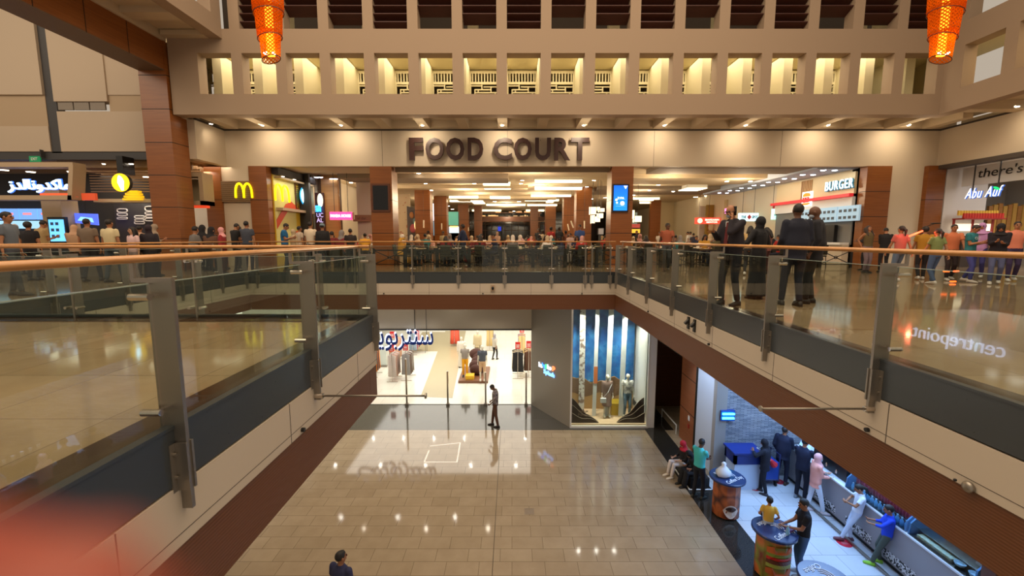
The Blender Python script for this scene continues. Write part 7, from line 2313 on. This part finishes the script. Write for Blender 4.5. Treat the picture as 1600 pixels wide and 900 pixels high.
# seated people at left plaza, near the pillar
for i, (u_, v_, key, c_, sc_, lb) in enumerate(((299, 354, 0, 'grey', None, 'seated person in a grey shirt leaning by the tall wood pillar'), (313, 352, 1, 'black', 'black', 'seated person all in black scarf beside the tall wood pillar'), (325, 355, 1, 'brown', 'black', 'seated person in brown with dark scarf in the gap by the narrow column'), (333, 367, 0, 'olive', None, 'seated small person under the narrow column'), (531, 360, 1, 'maroon', 'grey', 'seated person in a grey scarf under the pink sign'), (519, 362, 0, 'maroon', None, 'seated person in maroon left of the grey scarf'), (549, 367, 0, 'red', None, 'seated person in a red shirt below the pink sign'))):
    Y_ = (15.4 + .8 * (i % 2)) if u_ < 400 else (16.2 + .5 * (i % 3))
    pq = at_y(u_, v_, Y_)
    r = diner(pq.x, Y_, random.uniform(-.6, .6), key)
    for o in r.children:
        if o.name.split('.')[0] in ('shirt', 'robe'): o.material_slots[0].material = mat('diner_%d_%d_%d' % PALC[c_], PALC[c_], .85)
        if o.name.startswith('headscarf') and sc_: o.material_slots[0].material = mat('diner_%d_%d_%d' % SCF[sc_], SCF[sc_], .85)
    if 'group' in r: del r['group']
    r['label'] = lb
    f = max(1.0, (pq.z) / 1.28); r.scale = (f * .98,) * 3
    c_ = copy_tree(cp_); c_.location = (pq.x, Y_, 0); c_.rotation_euler = r.rotation_euler
    tag(c_, 'olive dining chair at the left plaza', 'chair', 'chairs at the left plaza')

# ================================================================ STORE RACKS AND MANNEQUINS
def mannequin(x, y, z, rz, H_, pose, look, label):
    parts, info = figure(pose, dict(look, hair='none', skin='l'), .024)
    r = thing('mannequin', label, 'mannequin', (x, y, z), rz); s = H_ / 1.75; r.scale = (s, s, s)
    MC = mat('mannequin_cream', (214, 206, 188), .45)
    for nm_, me, mt in parts:
        if nm_ == 'body': me.materials.clear(); me.materials.append(MC); [setattr(p_, 'material_index', 0) for p_ in me.polygons]
        elif nm_ == 'shoes' and look.get('bare'): me.materials.clear(); me.materials.append(MC)
        elif mt is not None: me.materials.clear(); me.materials.append(mt)
        link(nm_, me, r)
    return r, info
MD = dict(hR=(.22, .06, .88), hL=(-.22, .06, .88), pitch=0)
mx_, i7 = mannequin(3.82, 16.35, ZL + .16, PI, 1.74, MD, dict(top='long', topcol=(130, 104, 92), bottom='skirt', long=0, botcol=(134, 108, 94), bare=1), 'mannequin in a brown dress with a white bag in the display window')
mannequin(4.62, 16.3, ZL + .16, PI, 1.80, MD, dict(top='tee', topcol=(196, 190, 178), botcol=(96, 118, 134), bare=1), 'mannequin in a pale checked shirt and jeans in the display window')
_pat('cloth_196_190_178', (150, 146, 140), (216, 210, 198), 9)
m = MB(); m.tube([(3.97, 16.2, ZL + 1.55), (3.80, 16.1, ZL + 1.25), (3.62, 16.2, ZL + .98)], .008, 5); m.box(3.52, 3.74, 16.12, 16.2, ZL + .8, ZL + .98)
tag(m.build('shoulder_bag', WHITE), 'small white shoulder bag on the dress mannequin', 'bag')
r = thing('display_box', 'yellow box between the two window mannequins', 'box'); MB().box(4.05, 4.5, 16.5, 17.0, ZL + .12, ZL + .62).build('box', mat('box_yellow', (196, 160, 40), .5), r)
# store plinth with mannequins
pl = thing('display_plinth', 'low wood display plinth inside the store entrance', 'plinth')
pa = at_z(716, 599, ZL); pb = at_z(762, 599, ZL)
MB().box(pa.x, pb.x, pa.y, pa.y + 2.4, ZL, ZL + .14).build('platform', mat('plinth_wood', (128, 84, 56), .4), pl)
m = MB()
cx_ = (pa.x + pb.x) / 2 + .05
for i in range(5):
    m.ball((cx_ + random.uniform(-.25, .25), pa.y + 1.0 + .22 * i, ZL + .4 + .15 * i), (.38, .3, .32), 12, 8)
tag(m.build('fabric_boulders', mat('boulder_brown', (70, 36, 26), .8), smooth=True), 'pile of dark brown display boulders on the wood plinth', 'display prop')
tag(MB().box(cx_ - .45, cx_ - .02, pa.y + .15, pa.y + .6, ZL + .14, ZL + .34).build('yellow_crate', mat('crate_yellow', (230, 180, 30), .5)), 'yellow display crate at the front of the plinth', 'crate')
tag(MB().box(cx_ - .2, cx_ + .3, pa.y + 2.2, pa.y + 2.6, ZL + .14, ZL + .9).build('yellow_block', mat('crate_yellow', (230, 180, 30), .5)), 'yellow display block behind the brown boulders', 'crate')
p = at_z(727, 588, ZL + .14); mannequin(p.x, p.y, ZL + .14, PI, 1.74, MD, dict(top='tee', topcol=(150, 140, 130), botcol=(226, 160, 20)), 'mannequin in yellow trousers on the wood plinth')
p = at_z(754, 594, ZL + .14); mannequin(p.x, p.y, ZL + .14, PI, 1.82, MD, dict(top='tee', topcol=(78, 82, 92), bottom='shorts', botcol=(206, 168, 128), bare=1), 'mannequin in a grey shirt and tan shorts on the wood plinth')
p = at_z(746, 566, ZL + .14); mannequin(p.x, p.y + .3, ZL + .14, PI * .9, 1.85, MD, dict(top='jacket', topcol=(196, 180, 144), botcol=(150, 140, 120)), 'mannequin in a beige jacket at the back of the plinth')
p = at_z(720, 577, ZL); mannequin(p.x, p.y + .4, ZL, PI, 1.78, MD, dict(top='abaya', topcol=(224, 216, 200), bottom='none'), 'mannequin in a long white coat left of the plinth')
p = at_z(773, 562, ZL)
person(Vector((p.x, p.y, ZL)), -.6, 1.6, dict(walk(.12)), dict(skin='l', hair='hijab', haircol=(150, 146, 150), top='long', topcol=(186, 178, 164), botcol=(28, 26, 30), shoe=(30, 30, 30)), 'shopper in a grey headscarf walking behind the plinth', vox=.024)
GARM = {}
def garment_me(w_, h_):
    k_ = (round(w_, 2), round(h_, 2))
    if k_ not in GARM:
        m = MB(); n = 8
        def rg(z, a, b): return [Vector((a * math.cos(2 * PI * k / n), b * math.sin(2 * PI * k / n) , z)) for k in range(n)]
        m.rings([rg(-h_, .03, w_), rg(-h_ * .5, .026, w_ * .9), rg(-.18, .028, w_ * .85), rg(-.06, .02, w_ * .95), rg(0, .012, w_ * .3)])
        GARM[k_] = m.mesh('garment', [WHITE], True)
    return GARM[k_]
def rack(x, y, n, length, cols, h_, lab, grp, signs=1, hz=1.45, w_=.24):
    r = thing('clothes_rack', lab, 'rack', (x, y, ZL))
    m = MB(); m.tube([(0, 0, hz), (0, length, hz)], .014, 8); m.build('rail', STEEL_L, r)
    m = MB()
    for yy in (0.0, length):
        m.tube([(0, yy, 0), (0, yy, hz)], .016, 8)
    m.build('leg', STEEL_L, r)
    m = MB()
    for yy in (0.0, length): m.box(-.28, .28, yy - .02, yy + .02, 0, .03)
    m.build('foot', STEEL_L, r)
    for i in range(n):
        c_, cn = cols[i % len(cols)]
        o = bpy.data.objects.new('hanging_garment', garment_me(w_, h_)); COL.objects.link(o)
        o.location = (x + random.uniform(-.02, .02), y + .08 + (length - .16) * i / max(1, n - 1), ZL + hz - .05)
        o.rotation_euler = (0, 0, PI / 2 + random.uniform(-.25, .25))
        o.material_slots[0].link = 'OBJECT'
        o.material_slots[0].material = mat('garment_%d_%d_%d' % c_, c_, .85)
        tag(o, '%s garment hanging on the %s' % (cn, grp), 'garment', '%s garments on the %s' % (cn, grp))
    if signs:
        s_ = thing('sale_sign', 'red sale card standing on top of the %s' % grp, 'sign', (x, y, ZL))
        MB().box(-.13, .13, .0, .012, hz + .15, hz + .52).build('card', mat('sale_red', (206, 40, 40), .5), s_)
        m = MB(); m.box(-.09, .09, -.004, .0, hz + .36, hz + .38); m.box(-.08, .08, -.004, .0, hz + .28, hz + .32); m.box(-.09, .09, -.004, 0, hz + .21, hz + .23); m.build('card_text_bar', WHITE, s_)
        m = MB(); m.tube([(0, .006, hz), (0, .006, hz + .15)], .006, 5); m.build('stem', STEEL_L, s_)
PINKS = [((206, 190, 180), 'patterned white'), ((196, 150, 130), 'peach'), ((150, 146, 144), 'grey'), ((110, 84, 62), 'brown'), ((222, 216, 206), 'white')]
p = at_z(613, 597, ZL); rack(p.x, p.y, 8, .9, PINKS[:3], 1.15, 'clothes rack with patterned dresses, left one near the entrance', 'left front rack')
p = at_z(635, 595, ZL); rack(p.x, p.y, 8, .9, PINKS[2:], 1.1, 'clothes rack with grey and brown clothes, right of the patterned rack', 'second front rack')
p = at_z(617, 570, ZL); rack(p.x - .1, p.y, 8, 1.2, [((226, 150, 110), 'orange striped'), ((206, 170, 150), 'pale pink'), ((170, 180, 150), 'sage')], 1.2, 'clothes rack with orange and pink clothes behind the front racks', 'third rack')
p = at_z(645, 555, ZL); rack(p.x, p.y, 8, 1.3, [((150, 170, 190), 'pale blue'), ((226, 200, 210), 'pink'), ((190, 30, 40), 'red')], 1.1, 'clothes rack with blue and red clothes at the back left', 'back left rack', signs=0)
p = at_z(582, 590, ZL); rack(p.x, p.y, 5, .8, [((236, 140, 40), 'orange'), ((40, 60, 80), 'navy')], 1.1, 'clothes rack with orange clothes at the left edge of the entrance', 'left edge rack', signs=0)
p = at_z(710, 541, ZL); rack(p.x, p.y, 5, .5, [((236, 96, 74), 'coral')], 1.25, 'clothes rack with long coral dresses', 'coral rack', signs=0, w_=.3)
p = at_z(809, 592, ZL); rack(p.x, p.y, 9, .9, [((34, 32, 34), 'black'), ((60, 58, 60), 'charcoal'), ((222, 200, 160), 'cream')], 1.05, 'clothes rack with black clothes beside the grey wall', 'black clothes rack', w_=.3)
p = at_z(826, 590, ZL); rack(p.x, p.y, 9, .9, [((96, 62, 44), 'brown striped'), ((200, 170, 120), 'tan')], 1.05, 'clothes rack with brown striped clothes beside the grey wall', 'brown clothes rack')
p = at_z(800, 560, ZL); rack(p.x + .6, p.y, 6, .8, [((222, 190, 130), 'yellow'), ((70, 90, 150), 'blue'), ((200, 120, 60), 'rust')], 1.1, 'clothes rack with yellow and rust clothes at the back right', 'back right rack')
p = at_z(765, 548, ZL); rack(p.x, p.y, 8, 1.2, [((210, 180, 120), 'tan'), ((60, 110, 140), 'teal'), ((190, 60, 60), 'red')], 1.1, 'clothes rack with mixed clothes behind the plinth', 'middle back rack')
r = thing('display_table', 'low wood table with pink cloth behind the left racks', 'table')
p = at_z(652, 552, ZL)
MB().box(p.x - .4, p.x + .6, p.y, p.y + .7, ZL + .55, ZL + .6).build('tabletop', WOOD_L, r)
for dx in (-.3, .5):
    for dy in (.08, .6):
        MB().tube([(p.x + dx, p.y + dy, ZL), (p.x + dx, p.y + dy, ZL + .55)], .02, 6).build('leg', STEEL, r)
tag(MB().box(p.x - .1, p.x + .2, p.y + .2, p.y + .4, ZL + .6, ZL + .66).build('folded_cloth', mat('cloth_magenta', (216, 60, 120), .8)), 'folded magenta cloth on the low wood table', 'folded clothes')
r = thing('floor_mirror', 'large pale mirror panel behind the left racks', 'mirror')
p = at_z(598, 574, ZL)
MB().box(p.x - .5, p.x + .2, p.y + .1, p.y + .15, ZL + .1, ZL + 1.7).build('panel', mat('panel_pale_green', (206, 216, 208), .2), r)
MB().box(p.x - .52, p.x + .22, p.y + .05, p.y + .2, ZL, ZL + .1).build('base', STEEL, r)

# ================================================================ FINGER OF THE PHOTOGRAPHER
FS = mat('fingertip_skin', (128, 44, 22), .7)
n_, l_, b_ = nodes_of(FS)
fg = thing('person', 'blurred fingertip of the photographer at the lower left of the lens', 'person')
def cam_pt(u, v, dist):
    return CAM + ray(u, v) * dist
tip, mid, root = cam_pt(110, 1085, .022), cam_pt(-230, 1010, .026), cam_pt(-950, 1150, .036)
b = MB()
pts_ = [root, root.lerp(mid, .5), mid, mid.lerp(tip, .55), tip]
b.tube(pts_, [.0085, .0082, .0080, .0076, .0056], 16, round_ends=True)
me = remesh(b, .0008, 6, 'finger')
me.materials.append(FS)
link('finger', me, fg)
nb = MB()
nn_ = (tip - mid).normalized()
nb.ball(tip.lerp(mid, .12) + Vector((0, .001, .0)) + nn_.cross(Vector((0, 1, 0))) * .0052, (.0045, .0045, .0012), 12, 8)
nb.build('fingernail', mat('nail', (140, 60, 40), .5), fg, smooth=True)
